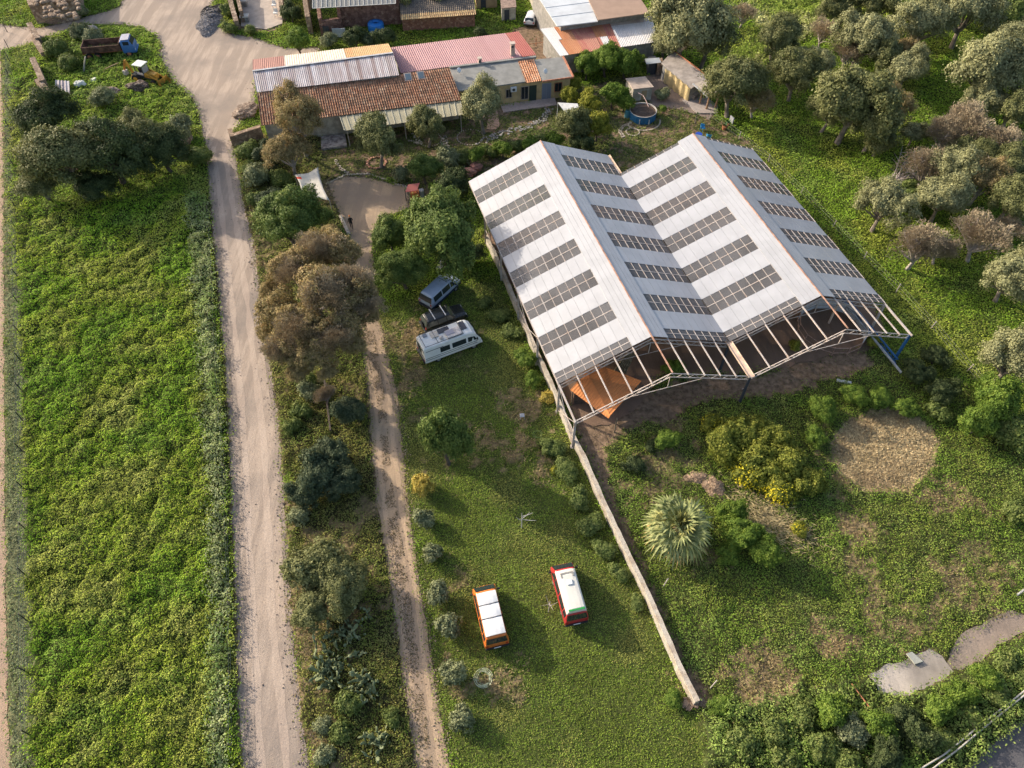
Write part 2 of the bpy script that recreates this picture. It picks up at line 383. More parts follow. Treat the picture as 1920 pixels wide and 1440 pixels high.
#           amp   dens  size  leafh  soil colour            leaf colours
TY = {0: (.18, 120, .085, .12, (.090,.120,.028), [(.22,.33,.036),(.165,.275,.030),(.29,.34,.055)]),
      1: (.58, 140, .082, .12, (.055,.075,.018), [(.175,.295,.026),(.265,.350,.030),(.30,.335,.060)]),
      2: (.05, 95, .062, .05, (.120,.145,.040), [(.205,.265,.042),(.15,.235,.032),(.29,.295,.075)]),
      3: (.36, 120, .080, .14, (.075,.070,.030), [(.17,.215,.040),(.26,.235,.070),(.15,.20,.038)]),
      4: (.09, 70, .085, .09, (.230,.170,.095), [(.34,.26,.13),(.28,.24,.11),(.19,.20,.07)]),
      5: (.035, 9, .07, .05, (.210,.145,.095), [(.10,.13,.03),(.22,.18,.09)]),
      6: (-.06, 0, .1, .0, (.20,.14,.09), [(.1,.1,.05)]),
      7: (.16, 90, .09, .12, (.140,.145,.075), [(.215,.245,.130),(.180,.225,.090)]),
      8: (.05, 110, .10, .05, (.36,.265,.15), [(.58,.46,.26),(.49,.38,.21),(.40,.30,.17)]),
      9: (.62, 140, .10, .30, (.060,.075,.028), [(.25,.31,.11),(.34,.37,.20),(.22,.31,.08)]),
      10: (.06, 60, .09, .06, (.100,.100,.045), [(.120,.165,.038),(.185,.200,.055)]),
      11: (.85, 135, .095, .25, (.050,.065,.022), [(.16,.245,.045),(.25,.30,.085),(.18,.26,.055)]),
      12: (.45, 125, .10, .15, (.070,.095,.022), [(.22,.32,.040),(.28,.34,.055),(.17,.26,.040)]),
      13: (.30, 85, .14, .15, (.17,.19,.06), [(.38,.38,.18),(.29,.33,.09),(.22,.29,.05)]),
      14: (.26, 135, .072, .10, (.090,.100,.034), [(.17,.265,.038),(.25,.29,.055),(.15,.235,.034)])}
NT = 15
GAIN = {1: 1.42, 4: 1.15, 5: 1.0, 8: 1.0}
AMP = np.array([TY[k][0] for k in range(NT)]); DEN = np.array([TY[k][1] for k in range(NT)]) / 140.0
SIZ = np.array([TY[k][2] for k in range(NT)]); LH = np.array([TY[k][3] for k in range(NT)]); SOIL = np.array([TY[k][4] for k in range(NT)])
def domes(x, y, s, k):
    xi = np.floor(x / s).astype(int); yi = np.floor(y / s).astype(int); best = np.zeros(x.shape)
    for dx in (-1, 0, 1):
        for dy in (-1, 0, 1):
            a = (xi + dx) & 255; b = (yi + dy) & 255
            cx = (xi + dx + .5 + (_T[k % 8][a, b] - .5) * .95) * s; cy = (yi + dy + .5 + (_T[(k + 1) % 8][a, b] - .5) * .95) * s
            q = _T[(k + 2) % 8][a, b]; r = s * (.42 + .42 * q)
            best = np.maximum(best, (.45 + .75 * q) * np.sqrt(np.clip(1 - ((x - cx) ** 2 + (y - cy) ** 2) / r ** 2, 0, 1)))
    return best
def hum(x, y):
    wx = x + .5 * (fbm(x * 1.1, y * 1.1, 2, 2) - .5); wy = y + .5 * (fbm(x * 1.1 + 7, y * 1.1, 3, 2) - .5)
    return .18 * fbm(x * .5, y * .5, 3, 2) + .80 * domes(wx, wy, 1.25, 1) + .36 * domes(wx, wy, .5, 4)
def height(x, y, t):
    h = hum(x, y); return np.where(t == 6, -.06, AMP[t] * h)
def soil_col(x, y, t):
    c = SOIL[t] * np.where(np.isin(t, (0, 1, 2, 3, 9, 11, 12, 14)), .62, 1.0)[:, None]; n = fbm(x * .25, y * .25, 5, 4)[:, None]; return c * (.7 + .6 * n)  # soil in planted zones darkened in colour to deepen shade between the leaves
xs = np.concatenate([[-2500, -900, -400, -220, -160], np.arange(-120, -50, .8), np.arange(-50, 55, .24), np.arange(55, 125, .8), [160, 220, 400, 900, 2500]])
ys = np.concatenate([[-900, -200, -60, -20, -5], np.arange(4, 85, .24), np.arange(85, 135, .5), [140, 160, 200, 300, 600, 1200, 3500]])
gx, gy = np.meshgrid(xs, ys); X = gx.ravel(); Y = gy.ravel()
t = classify(X, Y); hh = height(X, Y, t).reshape(gx.shape)
k = hh.copy(); k[1:-1, 1:-1] = (hh[1:-1, 1:-1] * 2 + hh[:-2, 1:-1] + hh[2:, 1:-1] + hh[1:-1, :-2] + hh[1:-1, 2:]) / 6; k = np.where(hh < 0, np.minimum(hh, k * 0 - .05), k * .75 - .02)
V = np.c_[X, Y, k.ravel()]; cols = soil_col(X, Y, t)
ny_, nx_ = gx.shape; i0 = (np.arange(ny_ - 1)[:, None] * nx_ + np.arange(nx_ - 1)[None]).ravel()
Fq = np.c_[i0, i0 + 1, i0 + nx_ + 1, i0 + nx_]
m_ground = mat('ground soil', (.1, .1, .05), .95, var=.35, scale=2.2, attr='Col', bump=.7, bscale=7, bdist=.08, spec=.1, detail=8)
me = np_mesh('ground', V, Fq, m_ground, cols, smooth=True)
ground = bpy.data.objects.new('ground', me); C.objects.link(ground); tag(ground, kind='structure')

# ---- road, track, path, slabs as thin sheets with ragged edges
def dense_poly(poly, step, jit, seed):
    rg = random.Random(seed); out = []
    for i in range(len(poly)):
        a = Vector(poly[i]); b = Vector(poly[(i + 1) % len(poly)]); n = max(1, int((b - a).length / step))
        for k_ in range(n):
            p = a.lerp(b, k_ / n); d = (b - a).normalized(); nn = Vector((-d.y, d.x))
            out.append(p + nn * (noise.noise(Vector((p.x * .7, p.y * .7, seed))) * jit * 2 + rg.uniform(-jit, jit) * .35))
    return out
def flat(poly, z, name, m, step=.5, jit=.14, seed=1, kind='structure', thick=0.0, **kw):
    p2 = dense_poly(poly, step, jit, seed) if step else [Vector(p) for p in poly]
    pts = [Vector((p.x, p.y, z)) for p in p2]; tri = tessellate_polygon([pts])
    mb = MB()
    def up(a, b, c):
        return (b - a).cross(c - a).z > 0
    fs = [(a, b, c) if up(pts[a], pts[b], pts[c]) else (a, c, b) for a, b, c in tri]
    mb.add(pts, fs)
    if thick:
        n = len(pts); mb.v += [Vector((p.x, p.y, z - thick)) for p in pts]
        area = sum(pts[i].x * pts[(i + 1) % n].y - pts[(i + 1) % n].x * pts[i].y for i in range(n))
        for i in range(n):
            j = (i + 1) % n; mb.f.append([i, i + n, j + n, j] if area > 0 else [j, j + n, i + n, i]); mb.m.append(0)
    return mb.build(name, m, kind=kind, **kw)

def road_mat(name, base, rut, patch, freq=1.0, bump=.8):
    m = bpy.data.materials.new(name); m.use_nodes = True
    n = m.node_tree.nodes; l = m.node_tree.links; p = n['Principled BSDF']; p.inputs['Roughness'].default_value = .95; p.inputs['Specular IOR Level'].default_value = .15
    tc = n.new('ShaderNodeTexCoord'); geo = n.new('ShaderNodeNewGeometry'); pos = geo.outputs['Position']
    def nz(sc, det, st=(1, 1, 1), r=.6):
        mp = n.new('ShaderNodeMapping'); mp.inputs['Scale'].default_value = st; l.new(pos, mp.inputs[0])
        a = n.new('ShaderNodeTexNoise'); a.inputs['Scale'].default_value = sc; a.inputs['Detail'].default_value = det; a.inputs['Roughness'].default_value = r
        l.new(mp.outputs[0], a.inputs['Vector']); return a.outputs[0]
    def rng_(o, a, b, c=0., d=1.):
        k = n.new('ShaderNodeMapRange'); k.inputs[1].default_value = a; k.inputs[2].default_value = b; k.inputs[3].default_value = c; k.inputs[4].default_value = d; l.new(o, k.inputs[0]); return k.outputs[0]
    def mix(f_, a, b):
        k = n.new('ShaderNodeMix'); k.data_type = 'RGBA'; l.new(f_, k.inputs[0])
        for i, c in ((6, a), (7, b)):
            if isinstance(c, tuple): k.inputs[i].default_value = c + (1,)
            else: l.new(c, k.inputs[i])
        return k.outputs[2]
    c = mix(rng_(nz(.9, 5, (1.0, .07, 1)), .46, .55), base, rut)          # long wheel ruts
    c = mix(rng_(nz(.16, 5), .45, .68), c, patch)
    c = mix(rng_(nz(2.6, 6, (1.0, .12, 1), r=.7), .50, .66, 0, .55), c, tuple(v * .70 for v in base))
    c = mix(rng_(nz(9, 6, r=.8), .50, .72, 0, .75), c, tuple(v * .50 for v in base))
    c = mix(rng_(nz(28, 3, r=.8), .62, .8, 0, .6), c, tuple(min(1, v * 1.5) for v in base))
    l.new(c, p.inputs['Base Color'])
    b = n.new('ShaderNodeBump'); b.inputs['Strength'].default_value = bump; b.inputs['Distance'].default_value = .06
    l.new(nz(5 * freq, 10, r=.78), b.inputs['Height']); l.new(b.outputs[0], p.inputs['Normal'])
    return m
flat(road_main, .012, 'gravel_road', road_mat('gravel road', (.46, .365, .29), (.345, .275, .22), (.27, .225, .19)), .45, .16, 3)
flat(track2, .012, 'dirt_track', road_mat('dirt track', (.46, .335, .22), (.35, .26, .18), (.29, .22, .165)), .45, .13, 5)
flat(path_left, .010, 'sand_path', road_mat('sand path', (.44, .31, .22), (.40, .29, .21), (.36, .26, .19)), .6, .12, 9)
flat(tarmac, .012, 'asphalt_road', road_mat('asphalt', (.12, .115, .12), (.105, .10, .105), (.14, .13, .13)), .8, .05, 4)
m_conc = road_mat('concrete slab', (.50, .44, .38), (.44, .39, .345), (.22, .195, .17), bump=.3)
flat(slab_a, .10, 'concrete_pad', m_conc, .35, .13, 2, thick=.2)
flat(slab_b, .05, 'stone_paving', road_mat('old paving', (.33, .26, .21), (.28, .23, .19), (.20, .16, .13)), .6, .10, 6, thick=.15)
flat(concrete_yard, .02, 'yard_paving', road_mat('yard paving', (.28, .215, .175), (.24, .19, .16), (.20, .16, .135)), .6, .08, 7)
flat(shed_floor, .006, 'dirt_floor', road_mat('shed soil', (.25, .165, .115), (.22, .145, .10), (.17, .115, .08)), .5, .15, 8)

# ---- vegetation carpets: real leaves standing on the ground
def half_w(y): return 37 + .46 * y
def carpet(name, types, seed, label, maxd=185.0, cat='grass', mul=1.0, track=False):
    rg = np.random.default_rng(seed); Ps = []
    for y0 in range(5, 130, 5):
        d = math.hypot(y0 + 2.5, H); lod = (60.0 / d) ** 1.35 if d > 60 else 1.0
        w = half_w(y0); n = int(maxd * mul * lod * 5 * 2 * w)
        x = rg.uniform(-w, w, n); y = rg.uniform(y0, y0 + 5, n); t = classify(x + rg.normal(size=n) * .28, y + rg.normal(size=n) * .28)
        ok = np.isin(t, types) & (rg.random(n) < DEN[t] * (.55 + .9 * fbm(x * .5, y * .5, 6, 2)))
        x, y, t = x[ok], y[ok], t[ok]; Ps.append(np.c_[x, y, t, np.full(len(x), max(1, d / 60.0) ** .68)])
    A = np.concatenate(Ps); x, y, t, s = A[:, 0], A[:, 1], A[:, 2].astype(int), A[:, 3]
    n = len(x); h = height(x, y, t); hz = h + rg.random(n) ** 1.5 * LH[t]
    P = np.c_[x, y, hz]
    g = .15; hx = height(x + g, y, t) - height(x - g, y, t); hy = height(x, y + g, t) - height(x, y - g, t)
    N = unit(np.c_[-hx / (2 * g) * .8, -hy / (2 * g) * .8, np.ones(n)] + rg.normal(size=(n, 3)) * np.where(t == 8, .35, .55)[:, None])
    size = SIZ[t] * s * rg.uniform(.6, 1.35, n)
    asp = np.where(np.isin(t, (4, 8)), 2.6, 1.7)[:, None]
    V, Fq = leaf_quads(P, N, size, asp, rg)
    base = np.zeros((n, 3)); w1 = fbm(x * .22, y * .22, 5, 3); w2 = fbm(x * .9 + 9, y * .9, 2, 3)
    for k in np.unique(t):
        m_ = t == k; cs = np.array(TY[k][5]) * GAIN.get(k, 1.30)
        a = np.clip((w1[m_] - .5) * 3.2 + .5 + rg.normal(size=m_.sum()) * .28, 0, .999) * (len(cs) - 1); i = a.astype(int); f = (a - i)[:, None]
        base[m_] = cs[i] * (1 - f) + cs[np.minimum(i + 1, len(cs) - 1)] * f
    low = rg.random(n)
    base *= (.62 + .62 * w2 + .22 * rg.normal(size=n).clip(-1.5, 1.5))[:, None].clip(.35, 1.6)
    dry = (rg.random(n) < .06)[:, None]; base = np.where(dry, base * .4 + np.array([.24, .19, .09]) * .6, base)
    pal = np.clip((fbm(x * .45 + 50, y * .45, 4, 3) - .53) * 5, 0, 1)[:, None] * np.isin(t, (1, 9, 12, 0, 14, 3))[:, None] * .22; base = base * (1 - pal) + (base.mean(1)[:, None] * .5 + base * .5) * np.array([1.5, 1.42, 1.15]) * pal
    me = np_mesh(name, V, Fq, M_LEAF, np.repeat(base, 4, 0))
    o = bpy.data.objects.new(name, me); C.objects.link(o); tag(o, label, cat, kind='stuff'); return o
M_LEAF = mat('grass blades', (.1, .15, .03), .75, attr='Col', trans=.36, spec=.15)
carpet('meadow_grass', [1, 9, 7], 1, 'tall lush green weeds filling the long field beside the gravel road')
carpet('lawn_grass', [2, 10], 2, 'short mown green grass around the parked vans', mul=1.5)
carpet('roadside_weeds', [3], 3, 'mixed green and dry weeds between the two dirt roads')
carpet('wild_grass', [0, 13], 4, 'sunlit green grass under the olive grove', mul=1.0)
carpet('garden_weeds', [14, 11], 5, 'rough weeds and reeds in the walled plot below the big shed')
carpet('dry_grass', [4, 5], 6, 'dry straw coloured grass in bare patches')
carpet('straw_layer', [8], 8, 'cut straw covering a round patch in the plot')
carpet('rubble_weeds', [12], 9, 'rank weeds around the old dump truck')
# gravel and dry tufts down the middle of the second track
rg = np.random.default_rng(33); bb = np.array(track_mid); n = 70000
x = rg.uniform(bb[:, 0].min(), bb[:, 0].max(), n); y = rg.uniform(bb[:, 1].min(), bb[:, 1].max(), n)
ok = inside(track_mid, x, y) & (rg.random(n) < (fbm(x * 1.2, y * 1.2, 3, 3) > .40)); x, y = x[ok], y[ok]; n = len(x)
V, Fq = leaf_quads(np.c_[x, y, rg.random(n) * .05 + .02], unit(np.c_[rg.normal(size=(n, 2)) * .6, np.ones(n)]), rg.uniform(.03, .075, n), 1.5, rg)
cc = np.array([(.20, .16, .09), (.12, .12, .04), (.16, .12, .08)])[rg.integers(0, 3, n)] * rg.uniform(.6, 1.2, n)[:, None]
o = bpy.data.objects.new('track_gravel', np_mesh('track_gravel', V, Fq, M_LEAF, np.repeat(cc, 4, 0))); C.objects.link(o); tag(o, 'dry tufts and gravel down the middle of the second dirt track', 'gravel', kind='stuff')

# loose stones and gravel thrown to the edges of the roads
def loose(poly, name, label, n, w, seed, kind_col):
    rg = np.random.default_rng(seed); P = []; pl = [Vector(p) for p in poly]; L = [(pl[(i + 1) % len(pl)] - pl[i]).length for i in range(len(pl))]; tot = sum(L)
    for i in range(len(pl)):
        a, b = pl[i], pl[(i + 1) % len(pl)]; k = int(n * L[i] / tot); t = rg.random(k); d = (b - a).normalized(); off = np.abs(rg.normal(size=k)) ** 1.3 * w * rg.choice([-1, -1, 1], k) * .8
        P.append(np.c_[a.x + (b.x - a.x) * t - d.y * off, a.y + (b.y - a.y) * t + d.x * off])
    P = np.concatenate(P); P = P[(P[:, 1] < 125) & (P[:, 1] > 5)]; n = len(P); s = rg.uniform(.03, .10, n); c = np.c_[P, rg.random(n) * .02 + .02]
    o8 = np.array([(1, 0, 0), (0, 1, 0), (-1, 0, 0), (0, -1, 0), (0, 0, .8)]); V = (c[:, None] + o8[None] * s[:, None, None] * rg.uniform(.5, 1.1, (n, 5, 1))).reshape(-1, 3)
    b = np.arange(n)[:, None] * 5; Fq = np.concatenate([b + np.array([[0, 1, 4]]), b + np.array([[1, 2, 4]]), b + np.array([[2, 3, 4]]), b + np.array([[3, 0, 4]])])
    cc = np.array(kind_col)[rg.integers(0, len(kind_col), n)] * rg.uniform(.6, 1.25, n)[:, None]
    o = bpy.data.objects.new(name, np_mesh(name, V, Fq, mat('loose stones', (.3, .25, .2), .95, attr='Col'), np.repeat(cc, 5, 0), nper=3)); C.objects.link(o); tag(o, label, 'gravel', kind='stuff')
loose(road_main, 'loose_gravel', 'loose stones along the edges of the main gravel road', 9000, .5, 51, [(.25, .20, .165), (.36, .29, .24), (.17, .14, .12)])
loose(track2, 'loose_gravel', 'loose stones along the edges of the second dirt track', 5000, .3, 52, [(.27, .20, .145), (.20, .15, .11), (.38, .29, .2)])

# wheel tracks worn along the roads
def wheel(name, left, right, fr, wd, m, z, seed):
    L_ = [at(*p) for p in left]; R_ = [at(*p) for p in right]; mb = MB(); n = 0
    for i in range(len(L_) - 1):
        k = max(2, int((L_[i + 1] - L_[i]).length / .6))
        for j in range(k):
            t = j / k; a = L_[i].lerp(L_[i + 1], t); b = R_[i].lerp(R_[i + 1], t); c = a.lerp(b, fr + .03 * noise.noise(Vector((a.y * .12, seed, 0)))); d = (b - a).normalized()
            w = wd * (.75 + .5 * noise.noise(Vector((a.y * .35, seed * 3, 1)))); e0 = .09 * noise.noise(Vector((a.y * 1.7, seed, 5))); e1 = .09 * noise.noise(Vector((a.y * 1.7, seed, 9)))
            mb.v += [c - d * (w / 2 + e0) + UZ0 * z, c + d * (w / 2 + e1) + UZ0 * z]; n += 1
    for i in range(n - 1): mb.f.append([2 * i, 2 * i + 1, 2 * i + 3, 2 * i + 2]); mb.m.append(0)
    mb.f = [f[::-1] for f in mb.f] if (mb.v[1] - mb.v[0]).cross(mb.v[2] - mb.v[0]).z < 0 else mb.f
    return mb.build(name, m, kind='structure')
UZ0 = Vector((0, 0, 1))
ml = [(455, 1460), (443, 1150), (435, 1000), (430, 850), (422, 700), (410, 560), (400, 450), (392, 350), (385, 270)]; mr = [(582, 1460), (545, 1150), (538, 1000), (530, 850), (510, 700), (490, 560), (472, 450), (452, 350), (436, 270)]
m_wt = road_mat('worn sand', (.50, .40, .32), (.44, .35, .28), (.38, .30, .245)); m_wd = road_mat('dark gravel', (.31, .25, .205), (.36, .29, .235), (.26, .21, .18))
wheel('wheel_track', ml, mr, .30, .75, m_wt, .018, 1); wheel('wheel_track', ml, mr, .66, .80, m_wt, .018, 2); wheel('gravel_ridge', ml, mr, .93, .40, m_wd, .022, 3); wheel('gravel_ridge', ml, mr, .10, .35, m_wd, .022, 4)
tl = [(780, 1460), (765, 1330), (745, 1200), (730, 1080), (708, 960), (695, 830), (690, 740), (678, 650)]; tr = [(848, 1460), (825, 1350), (808, 1230), (795, 1110), (768, 960), (752, 830), (743, 740), (722, 650)]
m_ts2 = road_mat('worn tan sand', (.52, .375, .25), (.46, .335, .225), (.40, .295, .205))
wheel('wheel_track', tl, tr, .24, .55, m_ts2, .018, 5); wheel('wheel_track', tl, tr, .76, .55, m_ts2, .018, 6)
# ---------------------------------------------------------------- the double bay shed
UX = Vector((.9553, .2957, 0)); UY = Vector((-.2957, .9553, 0)); UZ = Vector((0, 0, 1))
SA = at(1077, 790, 4.0); SA.z = 0; BW = 16.6; HE = 4.0; HR = 7.45
def S(u, v, z): return SA + UX * u + UY * v + UZ * z
m_panel = mat('white roof panel', (.355, .362, .385), .3, var=.07, scale=.5, spec=.8)
m_steel = mat('white painted steel', (.47, .42, .385), .7, col2=(.40, .30, .24), scale=1.6, var=.25, lo=.45, hi=.7)
m_rust = mat('rusty steel', (.42, .17, .09), .8, var=.4, scale=1.4)
m_gut = mat('peach gutter', (.60, .45, .34), .7, var=.25, scale=.9)
m_dark = mat('dark steel', (.05, .055, .065), .6)
m_blue = mat('blue painted steel', (.025, .10, .24), .5, var=.2, scale=2)
def pc_mat():
    m = bpy.data.materials.new('translucent roof sheet'); m.use_nodes = True
    n = m.node_tree.nodes; l = m.node_tree.links; p = n['Principled BSDF']
    p.inputs['Base Color'].default_value = (.20, .20, .21, 1); p.inputs['Roughness'].default_value = .25
    tr = n.new('ShaderNodeBsdfTransparent'); tr.inputs[0].default_value = (.62, .60, .58, 1)
    mx = n.new('ShaderNodeMixShader'); tc = n.new('ShaderNodeTexCoord'); nz = n.new('ShaderNodeTexNoise'); nz.inputs['Scale'].default_value = .25; nz.inputs['Detail'].default_value = 3
    l.new(tc.outputs['Object'], nz.inputs['Vector']); mr = n.new('ShaderNodeMapRange'); mr.inputs[1].default_value = .35; mr.inputs[2].default_value = .65; mr.inputs[3].default_value = .50; mr.inputs[4].default_value = .68
    l.new(nz.outputs[0], mr.inputs[0]); l.new(mr.outputs[0], mx.inputs[0]); l.new(p.outputs[0], mx.inputs[1]); l.new(tr.outputs[0], mx.inputs[2]); l.new(mx.outputs[0], n['Material Output'].inputs[0])
    return m
m_pc = pc_mat()
shed = empty('livestock_shed', S(16.6, 17, 0), 'huge open shed with two white gabled bays and grey see-through roof strips', 'shed')
VB = 4.1
def sl(bay, side, a, v, dz=0.0):
    "a: 0 at the low edge, 1 at the ridge"
    u = bay * BW + (a * BW / 2 if side == 0 else BW - a * BW / 2)
    return S(u, v, HE + (HR - HE) * a + dz)
for bay in (0, 1):
    VE = 34.1 if bay == 0 else 30.4
    for side in (0, 1):
        mb = MB(); strips = []
        for k_ in range(8):
            a, b = 29.98 - 4.48 * k_, 32.15 - 4.48 * k_
            a, b = max(a, VB), min(b, VE)
            if b - a > .25: strips.append((a, b))
        whites = []; prev = VE
        for a, b in strips:
            if prev - b > .05: whites.append((b, prev))
            prev = a
        if prev > VB + .05: whites.append((VB, prev))
        def slab(mb, a0, a1, v0, v1, z0, z1, mi=0):
            P = [sl(bay, side, a0, v0), sl(bay, side, a1, v0), sl(bay, side, a1, v1), sl(bay, side, a0, v1)]
            if side == 1: P = P[::-1]
            vs = [p + UZ * z0 for p in P] + [p + UZ * z1 for p in P]
            mb.add(vs, [(3, 2, 1, 0), (4, 5, 6, 7), (0, 1, 5, 4), (1, 2, 6, 5), (2, 3, 7, 6), (3, 0, 4, 7)], mi)
        # white sheets, each 1/10 of the slope wide, with a fine joint between
        for v0, v1 in whites:
            for j in range(8): slab(mb, j * .1 + .0010, j * .1 + .0990, v0, v1, .10, .14 + .004 * ((j * 7 + int(v0)) % 3))
        for j in range(4):
            slab(mb, .80 + j * .05 + .0010, .80 + j * .05 + .0490, VB - .02, VE + .02, .17, .215)
        slab(mb, .796, .80, VB, VE, .10, .215)
        mb.build('roof_panel', m_panel, shed)
        for a, b in strips:
            g = MB(); slab(g, 0, .8, a, b, .10, .115); sk = g.build('skylight', m_pc, shed)
            fr = MB()
            for j in range(9): fr.beam(sl(bay, side, j * .1, a, .135), sl(bay, side, j * .1, b, .135), .075 if j % 2 == 0 else .05, .03)
            if b - a > 1: fr.beam(sl(bay, side, 0, (a + b) / 2, .13), sl(bay, side, .8, (a + b) / 2, .13), .07, .025)
            fr.build('skylight_frame', m_steel, sk)
        for j in range(1, 5):
            mb = MB(); mb.beam(sl(bay, side, j * .2, -.15, .02), sl(bay, side, j * .2, VE - .1, .02), .10, .10)
            mb.build('purlin', m_steel, shed)
        if (bay, side) in ((0, 0), (1, 1)):
            mb = MB(); mb.beam(sl(bay, side, .004, -.2, .02), sl(bay, side, .004, VE, .02), .14, .15); mb.build('eave_beam', m_steel, shed)
    mb = MB(); mb.beam(S(bay * BW + BW / 2, -.15, HR + .24), S(bay * BW + BW / 2, VE + .05, HR + .24), .12, .05); mb.build('ridge_beam', mat('faded ridge steel', (.40, .23, .16), .8, var=.35, scale=1.4), shed)
    # lattice rafters
    for ti, v in enumerate([0.0, 4.0, 10.0, 16.0, 22.0, 28.0, VE - .3]):
        mb = MB()
        for side in (0, 1):
            top = [sl(bay, side, i / 14, v, -.06) for i in range(15)]; bot = [sl(bay, side, i / 14, v, -.52) for i in range(15)]
            mb.beam(top[0], top[-1], .07, .07); mb.beam(bot[0], bot[-1], .07, .07)
            for i in range(14): mb.beam(bot[i] if i % 2 else top[i], top[i + 1] if i % 2 else bot[i + 1], .035, .035)
            mb.beam(top[0], bot[0], .09, .09)
        a = sl(bay, 0, .58, v, -.5); b = sl(bay, 1, .58, v, -.5); mb.beam(a, b, .045, .045)
        c = S(bay * BW + BW / 2, v, HR - .5); mb.beam(c, Vector((c.x, c.y, a.z)), .06, .06)
        mb.build('roof_truss', m_steel, shed)
mb = MB(); mb.beam(S(BW, -.2, HE + .02), S(BW, 34.1, HE + .02), .5, .05); mb.beam(S(BW - .27, -.2, HE + .09), S(BW - .27, 34.1, HE + .09), .04, .16); mb.beam(S(BW + .27, -.2, HE + .09), S(BW + .27, 34.1, HE + .09), .04, .16)
mb.build('valley_gutter', m_gut, shed)
for v in (0.0, 4.0, 10.0, 16.0, 22.0, 28.0):
    for u, m_ in ((.1, m_steel), (BW, m_dark), (2 * BW - .1, m_blue if v < 1 else m_steel)):
        mb = MB(); mb.beam(S(u, v, -.1), S(u, v, HE - .05), .2, .2); mb.box(S(u, v, .05), (.4, .4, .05)); mb.build('post', m_, shed)
for v0, v1 in ((0, 4), (10, 16), (22, 28)):
    mb = MB(); mb.tube([S(.1, v0, .3), S(.1, v1, HE - .3)], .03, 5); mb.tube([S(.1, v1, .3), S(.1, v0, HE - .3)], .03, 5); mb.tube([S(.1, v0, 2.2), S(.1, v1, 2.2)], .03, 5); mb.build('cross_brace', m_steel, shed)
# low lattice rail along the right-hand bay
mb = MB(); p0 = S(2 * BW - .5, 12, .7); p1 = S(2 * BW - .5, -.6, .7)
for dz in (0, .55): mb.beam(p0 + UZ * dz, p1 + UZ * dz, .12, .12)
for i in range(24): mb.beam(lerp(p0, p1, i / 24) + UZ * (0 if i % 2 else .55), lerp(p0, p1, (i + 1) / 24) + UZ * (.55 if i % 2 else 0), .05, .05)
mb.build('side_rail', m_blue, shed)
mb = MB(); mb.beam(S(2 * BW - .9, 9, .95), S(2 * BW - .9, -1.9, .95), .16, .16); mb.build('side_pipe', mat('galvanised pipe', (.35, .36, .36), .5, var=.2), shed)

# ---- orange hut roof under the open end
m_or = uvgrid_mat('orange sheet roof', [(.68, .25, .08), (.72, .27, .09), (.65, .235, .075)], 1.0, 9, rough=.7, blot=((.52, .20, .08), .4))
hut = empty('field_shelter', at(1135, 735, 0), 'low shelter with an orange corrugated roof under the open end of the white shed', 'shelter')
Lc, Bc, Rc, Tc = at(1069, 731, 2.3), at(1159, 788, 2.3), at(1203, 714, 2.3), at(1129, 686, 2.3)
r0, r1 = at(1100, 697, 2.75), at(1144, 779, 2.75)
sheet([Lc, at(1141, 785, 2.3), r1, r0], 'roof_slope', m_or, hut, period=.30, amp=.015, seed=1)
sheet([Rc, Tc, r0, r1], 'roof_slope', m_or, hut, period=.30, amp=.015, seed=2)
for c in (Lc, Bc, Rc, Tc): mb = MB(); q = lerp(c, (Lc + Rc) / 2, .08); mb.beam((q.x, q.y, 0), (q.x, q.y, 2.2), .12, .12); mb.build('post', mat('weathered wood', (.22, .16, .11), .9, var=.3), hut)
mb = MB(); cc = (Lc + Rc + Bc + Tc) / 4
mb.prism([lerp(c, cc, .12)[:2] for c in (Lc, Tc, Rc)] , 0, 1.9); mb.build('back_wall', mat('dark boarding', (.10, .07, .055), .9, var=.3, scale=2), hut)
mb = MB(); q = [at(1148, 700, .3), at(1172, 700, .3), at(1190, 660, 1.7), at(1176, 662, 1.7)]
o = sheet(q, 'reed_screen', stone_mat('reed bundle', (.20, .155, .09), (.30, .24, .14), (.38, .31, .2), 5), None, period=.2, amp=.05, seed=4, solid=.12, label='buff reed screen leaning behind the orange roofed shelter', cat='screen')

# ---- round pen
pen = empty('round_pen', at(1557, 625, 0), 'round pen with brown rails and white panels under the right bay of the shed', 'pen')
pc = at(1556, 622, 0); R_ = 3.3; mb = MB(); mt = mat('pen rail', (.34, .22, .16), .7, var=.3)
pts = [pc + Vector((math.cos(a), math.sin(a), 0)) * R_ for a in [k * 2 * math.pi / 14 for k in range(14)]]
for h in (.5, 1.2): mb.tube([p + UZ * h for p in pts + pts[:1]], .045, 5)
mb.build('rail', mt, pen)
for i, p in enumerate(pts):
    b = MB(); b.tube([p, p + UZ * 1.3], .045, 5); b.build('post', mt, pen)
m_wp = mat('white tarpaulin panel', (.55, .56, .56), .6, var=.12, scale=1.5, bump=.3)
for i in (0, 1, 2, 3, 4, 5, 13, 12):
    a, b = pts[i], pts[(i + 1) % 14]; q = MB(); q.beam(a + UZ * .68, b + UZ * .68, .05, 1.3); q.build('panel', m_wp, pen)
mb = MB(); mb.tube([pc + Vector((.2, 1.2, 0)), pc + Vector((.2, 1.2, 2.6))], .12, 7); mb.build('post', m_gut, pen)

